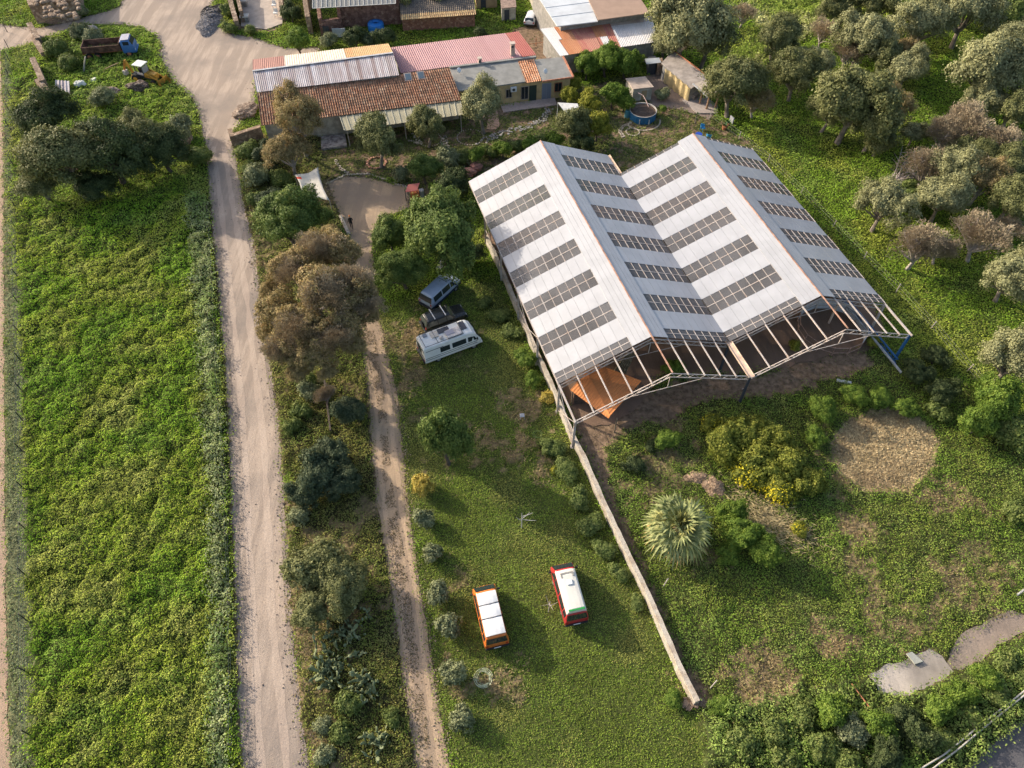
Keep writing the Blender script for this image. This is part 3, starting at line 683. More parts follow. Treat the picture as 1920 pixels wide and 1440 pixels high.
# ---------------------------------------------------------------- farmhouse
m_plas = mat('ochre plaster', (.50, .37, .19), .9, var=.15, scale=1.2, bump=.2)
m_tan = mat('tan wall', (.34, .245, .14), .9, var=.2, scale=1)
m_wall = mat('old rendered wall', (.42, .38, .31), .9, var=.25, scale=1.2, bump=.3)
m_block = mat('grey block wall', (.27, .255, .235), .9, var=.2, scale=2, bump=.3)
m_tile = uvgrid_mat('terracotta tiles', [(.18, .085, .05), (.34, .15, .085), (.44, .23, .135), (.25, .12, .075), (.50, .33, .22)], .30, .42, blot=((.17, .13, .09), .55))
m_tile2 = uvgrid_mat('new terracotta tiles', [(.38, .17, .09), (.50, .25, .14), (.58, .36, .24)], .30, .42, 3.0)
m_zinc = uvgrid_mat('weathered zinc sheets', [(.42, .38, .385), (.55, .52, .54), (.30, .235, .225), (.50, .45, .46), (.60, .57, .58), (.37, .32, .31), (.68, .66, .68)], .48, 9.0, 1.0, streak=1, blot=((.26, .19, .17), .6))
m_cream = uvgrid_mat('cream sheets', [(.66, .57, .44), (.72, .64, .52)], 1.0, 9, 2.0, blot=((.55, .47, .36), .4))
m_prus = uvgrid_mat('faded red sheets', [(.33, .17, .14), (.40, .22, .18)], 1.0, 9, 2.0)
m_ochre = uvgrid_mat('ochre rusty sheets', [(.46, .28, .13), (.54, .36, .18), (.50, .24, .10)], 1.0, 9, 5.0, blot=((.50, .38, .22), .5))
m_pink = uvgrid_mat('pink sheets', [(.50, .285, .285), (.53, .31, .305), (.47, .26, .26)], 1.0, 99, 2.0, rough=.6, streak=1, blot=((.42, .22, .21), .35))
m_red = uvgrid_mat('red sheets', [(.36, .085, .075), (.42, .12, .10)], 1.0, 99, 2.0, rough=.6, blot=((.46, .17, .13), .5))
m_rroof = uvgrid_mat('patched red sheets', [(.40, .12, .10), (.36, .10, .09), (.46, .20, .16), (.42, .13, .11)], 1.0, 4, 7.0, rough=.7, streak=1, blot=((.48, .26, .17), .7))
m_orust = uvgrid_mat('orange rust sheets', [(.48, .22, .10), (.52, .28, .15)], 1.0, 4, 7.0, streak=1, blot=((.40, .14, .08), .7))
m_whitec = uvgrid_mat('white corrugated sheets', [(.62, .61, .62), (.68, .67, .68), (.58, .56, .56)], 1.0, 5, 7.0, rough=.6, streak=1, blot=((.50, .44, .40), .35))
m_felt = mat('grey roofing felt', (.26, .255, .235), .9, var=.12, scale=.9, bump=.15)
m_brown = mat('brown roof panel', (.37, .255, .19), .8, var=.06, scale=.8)
m_hall = mat('pale roof panel', (.60, .62, .63), .6, var=.08, scale=.5)
m_glassd = mat('dark window glass', (.02, .025, .03), .15, spec=.6)
m_wood = mat('dark green door', (.03, .05, .04), .5)
house = empty('farmhouse', at(680, 240, 0), 'long low farmhouse with a terracotta tile roof and two skylights', 'house')
F0, F1, T0, T1 = at(490, 235, 2.9), at(865, 187, 2.9), at(482, 174, 4.6), at(842, 127, 4.6)
R0, R1, B0, B1, TM = at(474, 134, 5.4), at(737, 100, 5.4), at(474, 112, 4.9), at(728, 82, 4.7), at(748, 141, 4.75)
tile = sheet([F0, F1, T1, T0], 'tiled_roof', m_tile, house, period=.30, amp=.055, per=4, step=.42, seed=5)
sheet([T0 + UZ * .08, TM + UZ * .02, R1, R0], 'metal_roof', m_zinc, house, period=.24, amp=.03, seed=6)
m0, m1 = lerp(R0, R1, .225), lerp(R0, R1, .665); n0, n1 = lerp(B0, B1, .225), lerp(B0, B1, .665)
sheet([R0, m0, n0, B0], 'rear_roof', m_prus, house, period=.24, amp=.03, lift=.03, seed=7)
sheet([m0, m1, n1, n0], 'rear_roof', m_cream, house, period=.3, amp=.03, lift=.06, seed=8)
sheet([m1, R1, B1, n1], 'rear_roof', m_ochre, house, period=.24, amp=.03, lift=.04, seed=9)
mb = MB(); mb.beam(R0 + UZ * .1, R1 + UZ * .1, .3, .05); mb.build('ridge_flashing', mat('flashing', (.45, .45, .46), .6, var=.2), house)
def inset(pts, k):
    c = sum(pts, Vector((0, 0, 0))) / len(pts); out = []
    for p in pts:
        d = Vector((p.x - c.x, p.y - c.y, 0)); L = d.length; out.append(Vector((c.x + d.x * (1 - k / L), c.y + d.y * (1 - k / L), p.z)))
    return out
w = [lerp(F0, T0, .05), lerp(F1, T1, .05), T1, T0]; w = inset(w, .35)
mb = MB(); mb.prism([p[:2] for p in w], 0, [p.z - .18 for p in w]); mb.build('wall', m_wall, house)
w2 = inset([T0, TM, R1, R0], .35); w2 = [Vector((p.x, p.y, p.z)) for p in w2]
mb = MB(); mb.prism([p[:2] for p in (T0 + (R0 - T0) * .04 + UX * .3, TM + (R1 - TM) * .04 - UX * .3, lerp(R1, B1, .93) - UX * .3, lerp(R0, B0, .93) + UX * .3)], 0, [4.5, 4.6, 4.55, 4.75]); mb.build('rear_wall', m_block, house)
def plane_frame(q):
    ex = (q[1] - q[0]).normalized(); nz_ = ex.cross(q[3] - q[0]).normalized(); ey = nz_.cross(ex)
    if nz_.z < 0: nz_ = -nz_
    return ex, ey, nz_
qt = [F0, F1, T1, T0]; ex, ey, nn = plane_frame(qt)
for px, py in ((765, 146), (789, 143)):
    c = at(px, py, 4.25); 
    M = Matrix((ex, ey, nn)).transposed()
    mb = MB(); mb.box(c + nn * .12, (.95, 1.25, .16), M=M); sk = mb.build('skylight', mat('skylight frame', (.40, .33, .29), .7), house)
    mb = MB(); mb.box(c + nn * .21, (.68, .95, .04), M=M); mb.build('pane', mat('skylight glass', (.10, .14, .17), .1, spec=.8), sk)
# open porch end, tan wall and stained slab
mb = MB(); mb.prism([at(604, 256)[:2], at(648, 251)[:2], at(645, 238)[:2], at(600, 243)[:2]], 0, 2.45); mb.build('porch_wall', m_tan, house)
mb = MB(); mb.prism([p[:2] for p in ats([(603, 283), (651, 276), (648, 255), (603, 259)])], 0, .3); mb.build('porch_slab', mat('stained slab', (.42, .38, .34), .9, col2=(.16, .13, .13), scale=2.4, var=.1), house)
# ribbed awning
can = empty('awning', at(750, 235, 0), 'pale green ribbed awning along the front of the tiled house', 'awning')
c0, c1, c2, c3 = at(646, 245, 2.3), at(868, 215, 2.3), at(863, 188, 2.75), at(637, 219, 2.75)
m_can = mat('awning sheet', (.50, .46, .32), .7, var=.08, scale=.8, trans=.2)
sheet([c0, c1, c2, c3], 'cover', m_can, can, period=.5, amp=.01, per=2, seed=11, solid=.02)
mb = MB()
for i in range(20): s_ = i / 19; mb.beam(lerp(c0, c1, s_) + UZ * .05, lerp(c3, c2, s_) + UZ * .05, .07, .05)
mb.build('rib', mat('awning rib', (.55, .52, .40), .6), can, kind='stuff')
for i in range(5):
    p = lerp(c0, c1, .02 + .24 * i); b = MB(); b.beam((p.x, p.y, 0), (p.x, p.y, 2.25), .1, .1); b.build('post', m_steel, can)

# ---- pink roof building
pk = empty('barn', at(870, 100, 0), 'barn with a long faded pink corrugated roof and darker red end sheets', 'barn')
P0, P1, P2, P3 = at(752, 137, 3.5), at(1005, 103, 3.5), at(972, 59, 4.3), at(732, 89, 4.3)
sheet([P0, P1, P2, P3], 'roof', m_pink, pk, period=.28, amp=.035, seed=12, s1=.895)
sheet([P0, P1, P2, P3], 'red_roof_end', m_red, pk, period=.28, amp=.035, seed=12, s0=.895)
w = inset([P0, P1, P2, P3], .5); mb = MB(); mb.prism([p[:2] for p in w], 0, [p.z - .12 for p in w]); mb.build('wall', m_block, pk)

# ---- grey roofed house with the ochre front
gh = empty('cottage', at(960, 170, 0), 'ochre cottage with grey felt roof panels and a strip of orange tiles', 'cottage')
def G3(a, b, c, d, zf=3.0, zb=3.5): return [at(*a, zf), at(*b, zf), at(*c, zb), at(*d, zb)]
qa = G3((858, 171), (986, 153), (971, 114), (844, 130)); qb = G3((987, 156), (1015, 152), (1000, 111), (971, 115)); qc = G3((1017, 153), (1075, 145), (1056, 107), (1000, 112))
for q, k in ((qa, 1), (qc, 2)):
    mb = MB(); top = [p + UZ * .02 for p in q]; bot = [p - UZ * .14 for p in q]
    mb.add(bot + top, [(3, 2, 1, 0), (4, 5, 6, 7), (0, 1, 5, 4), (1, 2, 6, 5), (2, 3, 7, 6), (3, 0, 4, 7)]); mb.build('felt_roof', m_felt, gh)
sheet(qb, 'tiled_roof', m_tile2, gh, period=.30, amp=.055, step=.42, seed=14, lift=.07)
mb = MB(); mb.beam(qc[1] + UZ * .06, qc[2] + UZ * .06, .22, .14); mb.beam(qc[0] + UZ * .02 - UY * .02, qc[1] + UZ * .02 - UY * .02, .10, .22); mb.build('tile_edging', mat('orange edging', (.46, .19, .11), .8, var=.25, scale=3), gh)
mb = MB(); mb.beam(qa[3] + UY * .25 + UZ * .1, at(1005, 107, 3.6), .35, .25); mb.build('parapet', m_felt, gh)
f0, f1 = lerp(qa[0], qa[3], .09), lerp(qc[1], qc[2], .09); f0.x += .25; f1.x -= .25
back0, back1 = qa[3] - UY * .1, qc[2] - UY * .1
mb = MB(); mb.prism([f0[:2], f1[:2], back1[:2], back0[:2]], 0, [2.84, 2.84, 3.32, 3.32]); mb.build('wall', m_plas, gh)
fx = (f1 - f0); fx.z = 0; FL = fx.length; fx.normalize(); fn = Vector((fx.y, -fx.x, 0)); frz = math.atan2(fx.y, fx.x)
def on_front(px, py, z):   # distance along the front wall of the point seen at px
    p = at(px, py, z); return (p - f0).dot(fx)
def opening(nm, px, z0, z1, w, m_, fm=None):
    s_ = on_front(px, 190 - (z0 + z1) * 5.5, (z0 + z1) / 2); c = f0 + fx * s_; c.z = (z0 + z1) / 2
    b = MB(); b.box(c + fn * .02, (w, .08, z1 - z0), frz); o_ = b.build(nm, m_, gh)
    if fm:
        b = MB(); h = z1 - z0
        for dx in (-w / 2, w / 2): b.box(c + fn * .05 + fx * dx, (.07, .1, h + .07), frz)
        for dz in (-h / 2, h / 2): b.box(c + fn * .05 + UZ * dz, (w - .07, .1, .07), frz)
        b.box(c + fn * .05, (.04, .09, h - .07), frz)
        b.build('frame', fm, o_)
    return o_
m_fr = mat('window frame', (.40, .33, .25), .7)
opening('window', 953, 1.0, 2.2, .8, m_glassd, m_fr)
opening('window', 984, .5, 2.3, 1.0, m_glassd, m_fr)
opening('door', 1000, 0, 2.3, 1.0, m_wood)
opening('double_door', 1027, 0, 2.35, 1.2, mat('blue grey door', (.20, .22, .27), .6), mat('blue grey frame', (.28, .30, .34), .6))
opening('window', 1051, 1.0, 2.25, 1.0, m_glassd, m_rust)
s_ = on_front(963, 166, 2.3); c = f0 + fx * s_ + fn * .2; c.z = 2.2
mb = MB(); mb.box(c, (.8, .3, .6), frz); ac = mb.build('air_conditioner', mat('white plastic', (.7, .7, .68), .5), gh); mb = MB(); mb.tube([c + fn * .15, c + fn * .165], .2, 14); mb.build('fan_grille', m_dark, ac)
mb = MB(); mb.prism([p[:2] for p in ats([(944, 212), (1044, 198), (1040, 184), (938, 197)])], 0, .15); mb.build('terrace', mat('pinkish terrace tiles', (.46, .35, .30), .8, var=.12, scale=3), gh)
for k, (px, py, z, hh_, w) in enumerate(((961, 92, 3.5, 1.7, .55), (900, 121, 3.4, .9, .42))):
    p = at(px, py + (12 if k == 0 else 0), z); b = MB(); b.box((p.x, p.y, z + hh_ / 2 - .3), (w, w, hh_ + .3), frz, 0)
    ch = b.build('chimney', mat('chimney render', (.42, .33, .28), .9, var=.2), gh)
    b = MB(); b.box((p.x, p.y, z + hh_ - .12 + .16), (w + .15, w + .15, .08), frz); b.box((p.x, p.y - w / 2 - .01, z + hh_ - .35), (w * .6, .03, .3), frz, 1); b.build('chimney_cap', [mat('chimney cap', (.5, .42, .36), .9), m_dark], ch)
for px, py in ((863, 141), (1024, 143)):
    p = at(px, py, 3.25); b = MB(); b.tube([p, p + UZ * .7], .03, 5); a = empty('satellite_dish', (p.x, p.y, 3.1), 'small white satellite dish on the %s' % ('wide grey roof of the ochre cottage' if px < 900 else 'small grey roof panel beside the orange tile strip'), 'satellite dish')
    b.build('mast', m_steel, a); b = MB(); b.ball(p + UZ * .75 + Vector((-.1, -.1, 0)), (.34, .07, .34), 12, 6, R=Matrix.Rotation(.8, 3, 'Z') @ Matrix.Rotation(-.5, 3, 'X')); b.build('dish', mat('dish', (.7, .7, .7), .4), a, smooth=True)

# ---- red patched shed + white end, block walls
rs = empty('corrugated_shed', at(1120, 90, 0), 'shed with a patched red, rust and white corrugated roof above the fig tree', 'shed')
q = [at(1050, 105, 3.0), at(1235, 78, 3.0), at(1222, 30, 3.6), at(1013, 54, 3.6)]
parts = [(0, .09, 0, .55, m_whitec), (0, .12, .55, 1, m_whitec), (.09, .24, 0, .52, m_orust), (.12, .24, .52, 1, m_orust), (.24, .43, 0, 1, m_rroof), (.43, .53, .45, 1, m_orust), (.46, .53, 0, .45, m_whitec), (.43, .46, 0, .45, m_rroof), (.53, .61, 0, 1, m_rroof), (.61, 1.0, 0, .80, m_whitec), (.61, 1.0, .80, 1, uvgrid_mat('dusty sheets', [(.44, .36, .31), (.55, .50, .46), (.36, .27, .23)], .6, 9, 4.0))]
for i, (a, b, c, d, m_) in enumerate(parts):
    sheet(q, 'roof_sheet', m_, rs, period=.26, amp=.035, s0=a, s1=b, t0=c, t1=d, lift=.012 * (i % 4), seed=20 + i, rows=4)
w = inset(q, .5); mb = MB(); mb.prism([p[:2] for p in w], 0, [p.z - .12 for p in w]); mb.build('wall', m_block, rs)
for i in range(6): p = lerp(w[0], w[1], i / 5 * .98 + .01); mb = MB(); mb.box((p.x, p.y - .06, 1.4), (.3, .2, 2.8), frz); mb.build('pier', mat('concrete pier', (.33, .31, .28), .9, var=.2), rs)
for (i, s_) in ((0, .08), (1, .93)):
    pass
# ---- the big hall behind
hl = empty('hall', at(1120, 10, 0), 'tall hall with a white and a brown roof panel behind the red shed', 'hall')
h0, h1, h2, h3 = at(1045, 49, 4.6), at(1121, 40, 4.6), at(1085, -45, 5.6), at(990, -32, 5.6)
def plate(q, m_, nm, par, th=.12):
    b = MB(); b.add([p - UZ * th for p in q] + list(q), [(3, 2, 1, 0), (4, 5, 6, 7), (0, 1, 5, 4), (1, 2, 6, 5), (2, 3, 7, 6), (3, 0, 4, 7)]); return b.build(nm, m_, par)
for k_ in range(5):
    t0, t1 = k_ / 5, (k_ + 1) / 5; qq = [bil([h0, h1, h2, h3], 0, t0), bil([h0, h1, h2, h3], 1, t0), bil([h0, h1, h2, h3], 1, t1), bil([h0, h1, h2, h3], 0, t1)]
    plate([p + UZ * (.05 * k_) for p in qq], m_hall, 'white_roof', hl)
plate([at(1122, 37, 4.9), at(1219, 24, 4.9), at(1165, -55, 5.7), at(1082, -45, 5.7)], m_brown, 'brown_roof', hl)
mb = MB(); a, b, c, d = at(1052, 45, 4.5), at(1212, 22, 4.5), at(1160, -50, 5.4), at(1000, -30, 5.4); mb.prism([p[:2] for p in (a, b, c, d)], 0, [4.3, 4.6, 5.3, 5.2]); mb.build('wall', m_block, hl)
mb = MB(); a = at(1022, 20, 0); mb.prism([p[:2] for p in ats([(1008, 45), (1022, 40), (1006, -5), (992, 0)])], 0, 3.0); mb.build('side_wall', m_wall, hl)

# ---- buildings along the top
m_st1 = stone_mat('red rubble masonry', (.16, .085, .065), (.27, .15, .115), (.36, .23, .17), 2.6)
m_st2 = stone_mat('pale rubble masonry', (.20, .14, .10), (.33, .24, .17), (.45, .35, .26), 2.6)
gz = empty('glasshouse', at(690, 40, 0), 'ruined red stone building roofed by a glazed white framed greenhouse', 'greenhouse')
def wallseg(mb, a, b, th, h0_, h1_=None, z0=0, mi=0):
    a = Vector((a[0], a[1], 0)); b = Vector((b[0], b[1], 0)); d = (b - a).normalized(); nn_ = Vector((-d.y, d.x, 0)) * th / 2
    mb.prism([(a + nn_)[:2], (a - nn_)[:2], (b - nn_)[:2], (b + nn_)[:2]], z0, [h0_, h0_, h1_ or h0_, h1_ or h0_], mi)
fw0, fw1 = at(640, 52), at(752, 45); hut0 = at(605, 72); bk = Vector((-.12, .99, 0))
mb = MB(); wallseg(mb, fw0, fw1, .6, 3.8, 4.0); mb.build('front_wall', m_st1, gz)
mb = MB(); wallseg(mb, at(584, 66), at(578, 25), .7, 2.8, 3.4); mb.build('side_wall', m_st2, gz)
mb = MB(); wallseg(mb, at(609, 70), at(642, 62), .5, 2.5, 2.3); wallseg(mb, at(607, 72), at(603, 40), .5, 3.0, 3.3); wallseg(mb, at(642, 62), at(640, 45), .5, 2.9, 3.3); mb.build('porch_wall', m_st1, gz)
mb = MB(); p = at(615, 70); mb.box((p.x, p.y - .32, .9), (.9, .08, 1.8), .1); mb.build('doorway', m_dark, gz)
mb = MB()
for k_, px in enumerate((633, 644)): p = at(px, 71); mb.box((p.x, p.y - .35, .95), (1.05, .06, 1.3), .1)
mb.build('door_panel', mat('white boards', (.5, .52, .54), .7, var=.15), gz)
mb = MB(); wallseg(mb, at(580, 22), at(598, -60), .5, 3.2); wallseg(mb, fw1, fw1 + bk * 12, .6, 3.4); mb.build('end_wall', m_st2, gz)
gl = [at(586, 16, 4.0), at(742, 7, 4.1), at(742, 7, 4.1) + bk * 9 + UZ * 1.6, at(586, 16, 4.0) + bk * 9 + UZ * 1.6]
mg = bpy.data.materials.new('dusty greenhouse glass'); mg.use_nodes = True; n_ = mg.node_tree.nodes; l_ = mg.node_tree.links
n_['Principled BSDF'].inputs['Base Color'].default_value = (.34, .34, .31, 1); n_['Principled BSDF'].inputs['Roughness'].default_value = .3
tr_ = n_.new('ShaderNodeBsdfTransparent'); mx_ = n_.new('ShaderNodeMixShader'); mx_.inputs[0].default_value = .45; l_.new(n_['Principled BSDF'].outputs[0], mx_.inputs[1]); l_.new(tr_.outputs[0], mx_.inputs[2]); l_.new(mx_.outputs[0], n_['Material Output'].inputs[0])
plate(gl, mg, 'glazing', gz, .02)
mb = MB()
for i in range(19): mb.beam(bil(gl, i / 18, 0) + UZ * .05, bil(gl, i / 18, 1) + UZ * .05, .07, .06)
for j in range(5): mb.beam(bil(gl, 0, j / 4) + UZ * .03, bil(gl, 1, j / 4) + UZ * .03, .07, .06)
mb.build('glazing_frame', mat('glasshouse frame', (.6, .58, .54), .6), gz)
# brick shed
bs = empty('brick_outbuilding', at(820, 45, 0), 'small brick outbuilding with a lichen dark tiled roof and open doorways', 'outbuilding')
mb = MB(); e0, e1 = at(756, 60), at(891, 52); mb.prism([e0[:2], e1[:2], (e1 + bk * 5.5)[:2], (e0 + bk * 5.5)[:2]], 0, [2.3, 2.3, 3.4, 3.4]); mb.build('wall', stone_mat('old brick', (.22, .105, .075), (.32, .17, .12), (.40, .25, .18), 3.4), bs)
m_lich = uvgrid_mat('lichen tiles', [(.13, .11, .095), (.18, .15, .12), (.11, .095, .085), (.24, .19, .14)], .30, .42, 6.0)
m_tile3 = uvgrid_mat('ochre eave tiles', [(.40, .27, .13), (.50, .36, .19), (.34, .21, .11)], .30, .42, 8.0)
q = [at(752, 37, 2.45), at(893, 27, 2.45)]; q += [q[1] + bk * 6 + UZ * 1.15, q[0] + bk * 6 + UZ * 1.15]
sheet(q, 'eave_tiles', m_tile3, bs, period=.3, amp=.05, step=.42, t1=.2, seed=31); sheet(q, 'roof', m_lich, bs, period=.3, amp=.05, step=.42, t0=.2, seed=32)
for px, w_ in ((791, .7), (842, 1.1)):
    p = at(px, 58 - (px - 756) * .06); b = MB(); b.box((p.x, p.y - .03, .95), (w_, .1, 1.9), .06); b.build('doorway', m_dark, bs)
# white block hut + tan hut beyond
for nm, lab, q4, hh_, m_, mr_ in (('block_hut', 'small white block hut with a flat brown roof left of the white car', ((941, 41), (967, 38), (965, 18), (939, 20)), 2.0, m_wall, mat('rusty flat roof', (.28, .20, .16), .9, var=.3)),
                             ('tan_hut', 'tan hut with dark openings behind the brick outbuilding', ((893, 18), (932, 15), (930, -10), (890, -8)), 2.6, m_tan, mat('straw roof', (.34, .27, .17), .9, var=.3))):
    e = empty(nm, at(*q4[0]), lab, 'hut'); b = MB(); b.prism([at(*p)[:2] for p in q4], 0, hh_); b.build('wall', m_, e)
    w = [at(*p) + UZ * (hh_ + .1) for p in q4]; w = inset(w, -.15); plate(w, mr_, 'roof', e, .1)
    p = lerp(at(*q4[0]), at(*q4[1]), .35); b = MB(); b.box((p.x, p.y - .02, .9), (.8, .06, 1.7), .1); b.build('doorway', m_dark, e)
# roofless ruin with a swept concrete floor
ru = empty('roofless_ruin', at(490, 30, 0), 'roofless stone ruin with a pale concrete floor at the top of the yard', 'ruin')
mb = MB(); mb.prism([p[:2] for p in ats([(452, 50), (500, 56), (530, 45), (528, -30), (455, -30)])], 0, .12); mb.build('floor', mat('swept floor', (.44, .37, .31), .9, var=.12, scale=1), ru)
mb = MB(); wallseg(mb, at(448, 58), at(434, 8), .7, 1.5, 2.2); wallseg(mb, at(434, 8), at(438, -20), .7, 2.6); mb.build('stone_wall', m_st2, ru)
mb = MB(); wallseg(mb, at(458, 44), at(449, 5), .5, 1.9, 2.3); mb.build('stone_wall', m_st2, ru)
mb = MB(); wallseg(mb, at(534, 40), at(527, -20), .6, 2.4, 2.6); mb.build('stone_wall', m_st2, ru)
for px, py in ((455, 41), (452, 12)): p = at(px + 6, py); b = MB(); b.box((p.x, p.y, .95), (1.3, 1.0, .2), .1); b.box((p.x, p.y, .5), (1.1, .85, .8), .1, 1); b.build('concrete_block', [mat('pale concrete', (.60, .55, .48), .8), m_block], ru)
for px, py in ((519, 33), (516, 18)): p = at(px, py); b = MB(); b.box((p.x, p.y, .75), (.7, .6, .12)); [b.tube([p + Vector((dx, dy, 0)), p + Vector((dx, dy, .7))], .03, 4) for dx in (-.25, .25) for dy in (-.2, .2)]; b.box((p.x, p.y + .27, 1.05), (.6, .05, .5)); b.build('plastic_chair', mat('white plastic', (.7, .7, .68), .5), None, label='white plastic chair on the ruin floor, %s one' % ('nearer' if py > 20 else 'farther'), cat='chair')
# stone barn upper left
sb = empty('stone_barn', at(100, 30, 0), 'collapsed stone barn with an earth topped roof beside the upper track', 'ruin')
mb = MB(); pts = ats([(72, 47), (110, 46), (150, 38), (160, 20), (155, -30), (60, -30), (60, 10)]); mb.prism([p[:2] for p in pts], 0, [3.0, 3.3, 3.1, 3.5, 4, 4, 3.6]); o = mb.build('wall', m_st2, sb)
mb = MB()
for k_ in range(60):
    p = at(random.Random(k_).uniform(66, 150), random.Random(k_ + 99).uniform(-25, 34), 3.4); mb.ball((p.x, p.y, 3.45), (.5, .4, .28), 6, 4, R=Matrix.Rotation(k_, 3, 'Z'))
mb.build('roof_rubble', m_st2, sb)

# ---- long narrow outbuilding on the right with reed screens
ob = empty('narrow_outbuilding', at(1280, 160, 0), 'long narrow outbuilding with a grey roof and buff reed screens', 'outbuilding')
a0, a1, a2, a3 = at(1240, 118, 2.3), at(1297, 165, 2.2), at(1330, 147, 2.5), at(1262, 95, 2.6)
plate([a0, a1, a2, a3], mat('dusty grey roof', (.33, .29, .26), .9, var=.2, scale=1.2), 'roof', ob)
w = inset([a0, a1, a2, a3], .3); mb = MB(); mb.prism([p[:2] for p in w], 0, [p.z - .14 for p in w]); mb.build('wall', m_block, ob)
m_reed = mat('reed mat', (.50, .38, .19), .9, var=.2, scale=6, stretch=(8, 8, .3), bump=.5)
mb = MB(); p, q_ = w[0] + (w[1] - w[0]) * .12, w[1]; d = (q_ - p).normalized(); ns = 26; side = Vector((d.y, -d.x, 0))
for i in range(ns):
    s0, s1 = lerp(p, q_, i / ns), lerp(p, q_, (i + 1) / ns); off = side * (.12 + .1 * math.sin(i * 1.1)); b0, b1 = s0 + off, s1 + side * (.12 + .1 * math.sin((i + 1) * 1.1))
    mb.add([(b0.x, b0.y, .05), (b1.x, b1.y, .05), (b1.x, b1.y, 2.0), (b0.x, b0.y, 2.0)], [(0, 1, 2, 3)])
mb.build('reed_screen', m_reed, ob, solid=.04)
mb = MB(); mb.beam(a2 + UZ * .1, a3 + UZ * .1, .12, .1); mb.build('roof_edge', m_rust, ob)
pg = empty('porch', at(1318, 190, 0), 'timber porch with a white edged roof and two stout log posts', 'porch')
plate([at(1300, 158, 2.5), at(1327, 181, 2.5), at(1347, 172, 2.6), at(1326, 148, 2.6)], mat('beige porch roof', (.42, .36, .30), .8, var=.1), 'roof', pg, .08)
mb = MB(); mb.beam(at(1299, 157, 2.52), at(1327, 182, 2.52), .12, .16); mb.build('fascia', m_panel, pg)
for (x0_, y0_) in ((1311, 196), (1324, 206), (1341, 203)):
    p = at(x0_, y0_); b = MB(); b.tube([p, p + Vector((.03, .02, 1.3)), p + UZ * 2.5], [.16, .13, .14], 7); b.build('log_post', mat('log', (.34, .21, .13), .9, var=.3, scale=4), pg)
mb = MB(); mb.prism([p[:2] for p in ats([(1279, 190), (1308, 214), (1346, 214), (1345, 200), (1325, 185), (1300, 180)])], 0, .18); mb.build('deck', mat('porch slab', (.36, .31, .28), .9, var=.12), pg)
mb = MB()
p = at(1302, 186); mb.box(p + UZ * .9, (1.4, .7, .06), .9)
for dx in (-.5, .5): mb.box(p + Vector((dx * .62, dx * .78, .55)), (.1, .5, .7), .9)
mb.build('garden_table', mat('old wood table', (.30, .25, .2), .9, var=.3), None, label='weathered wooden table on the porch slab', cat='table')
# pump hut
ph = empty('pump_hut', at(1198, 168, 0), 'small pale hut with a flat beige slab roof above the round pool', 'hut')
q = [at(1187, 167, 1.9), at(1226, 163, 1.9), at(1210, 143, 1.9), at(1173, 147, 1.9)]; plate(q, mat('beige slab', (.42, .34, .28), .9, var=.12, scale=1.5), 'roof', ph, .14)
w = inset(q, .15); mb = MB(); mb.prism([p[:2] for p in w], 0, 1.77); mb.build('wall', m_wall, ph)
p = lerp(w[0], w[1], .6); mb = MB(); mb.box((p.x, p.y - .02, .75), (.7, .06, 1.4), .12); mb.build('door', m_tan, ph)
# lean-to by the block wall
lt = empty('lean_to', at(1215, 125, 0), 'dark lean-to with a small pale metal roof under the white shed wall', 'shelter')
plate([at(1212, 120, 2.0), at(1240, 117, 2.0), at(1236, 108, 2.3), at(1209, 110, 2.3)], m_hall, 'roof', lt, .05)
mb = MB(); mb.prism([p[:2] for p in ats([(1230, 143), (1239, 141), (1238, 133), (1229, 134)])], 0, 1.95); mb.build('brick_pier', m_st2, lt)
mb = MB(); mb.prism([p[:2] for p in ats([(1213, 141), (1228, 139), (1225, 128), (1211, 130)])], 0, 1.9); mb.build('dark_store', m_dark, lt)

# ---- white slatted pergola, shade sail, red roofed grill
m_ps = mat('pergola slats', (.58, .58, .56), .7, var=.1)
for nm_, qq, lab in (('pergola', [(1061, 213), (1090, 211), (1083, 195), (1046, 193)], 'white slatted pergola roof among yellow green garden shrubs'), ('pergola', [(1088, 222), (1109, 221), (1106, 217), (1086, 217)], 'small white slatted panel half hidden by shrubs below the pergola')):
    e = empty(nm_, at(qq[0][0], qq[0][1] + 20), lab, 'pergola'); q = [at(*p, 2.3) for p in qq]; mb = MB()
    for i in range(13): mb.beam(bil(q, 0, i / 12), bil(q, 1, i / 12), .17, .03)
    mb.build('slats', m_ps, e)
    for c in q: b = MB(); b.beam((c.x, c.y, 0), (c.x, c.y, 2.27), .1, .1); b.build('post', m_ps, e)
sailv = [at(553, 328, 2.7), at(596, 314, 3.0), at(618, 376, 2.4), at(566, 372, 2.6)]; ss = empty('shade_sail', at(585, 360, 0), 'off-white shade sail stretched between the bushes by the upper drive', 'shade sail')
mb = MB(); N_ = 10
for j in range(N_ + 1):
    for i in range(N_ + 1):
        u, v = i / N_, j / N_; cu = .5 + (u - .5) * (1 - .16 * math.sin(math.pi * v)); cv = .5 + (v - .5) * (1 - .13 * math.sin(math.pi * u))
        mb.v.append(bil(sailv, cu, cv) + UZ * (-.35 * math.sin(math.pi * u) * math.sin(math.pi * v) + .05 * math.sin(u * 9 + v * 4)))
for j in range(N_):
    for i in range(N_): k_ = j * (N_ + 1) + i; mb.f.append([k_, k_ + 1, k_ + N_ + 2, k_ + N_ + 1]); mb.m.append(1 if (i == 1 and j in (1,)) or (i == 0 and j == 1) else 0)
mb.build('sail', [mat('canvas', (.66, .62, .54), .9, trans=.25, var=.08, scale=2), mat('red patch', (.5, .07, .04), .8)], ss, smooth=True, solid=.01)
for c in sailv: b = MB(); b.tube([(c.x, c.y, 0), (c.x, c.y, c.z)], .05, 6); b.build('pole', m_steel, ss)
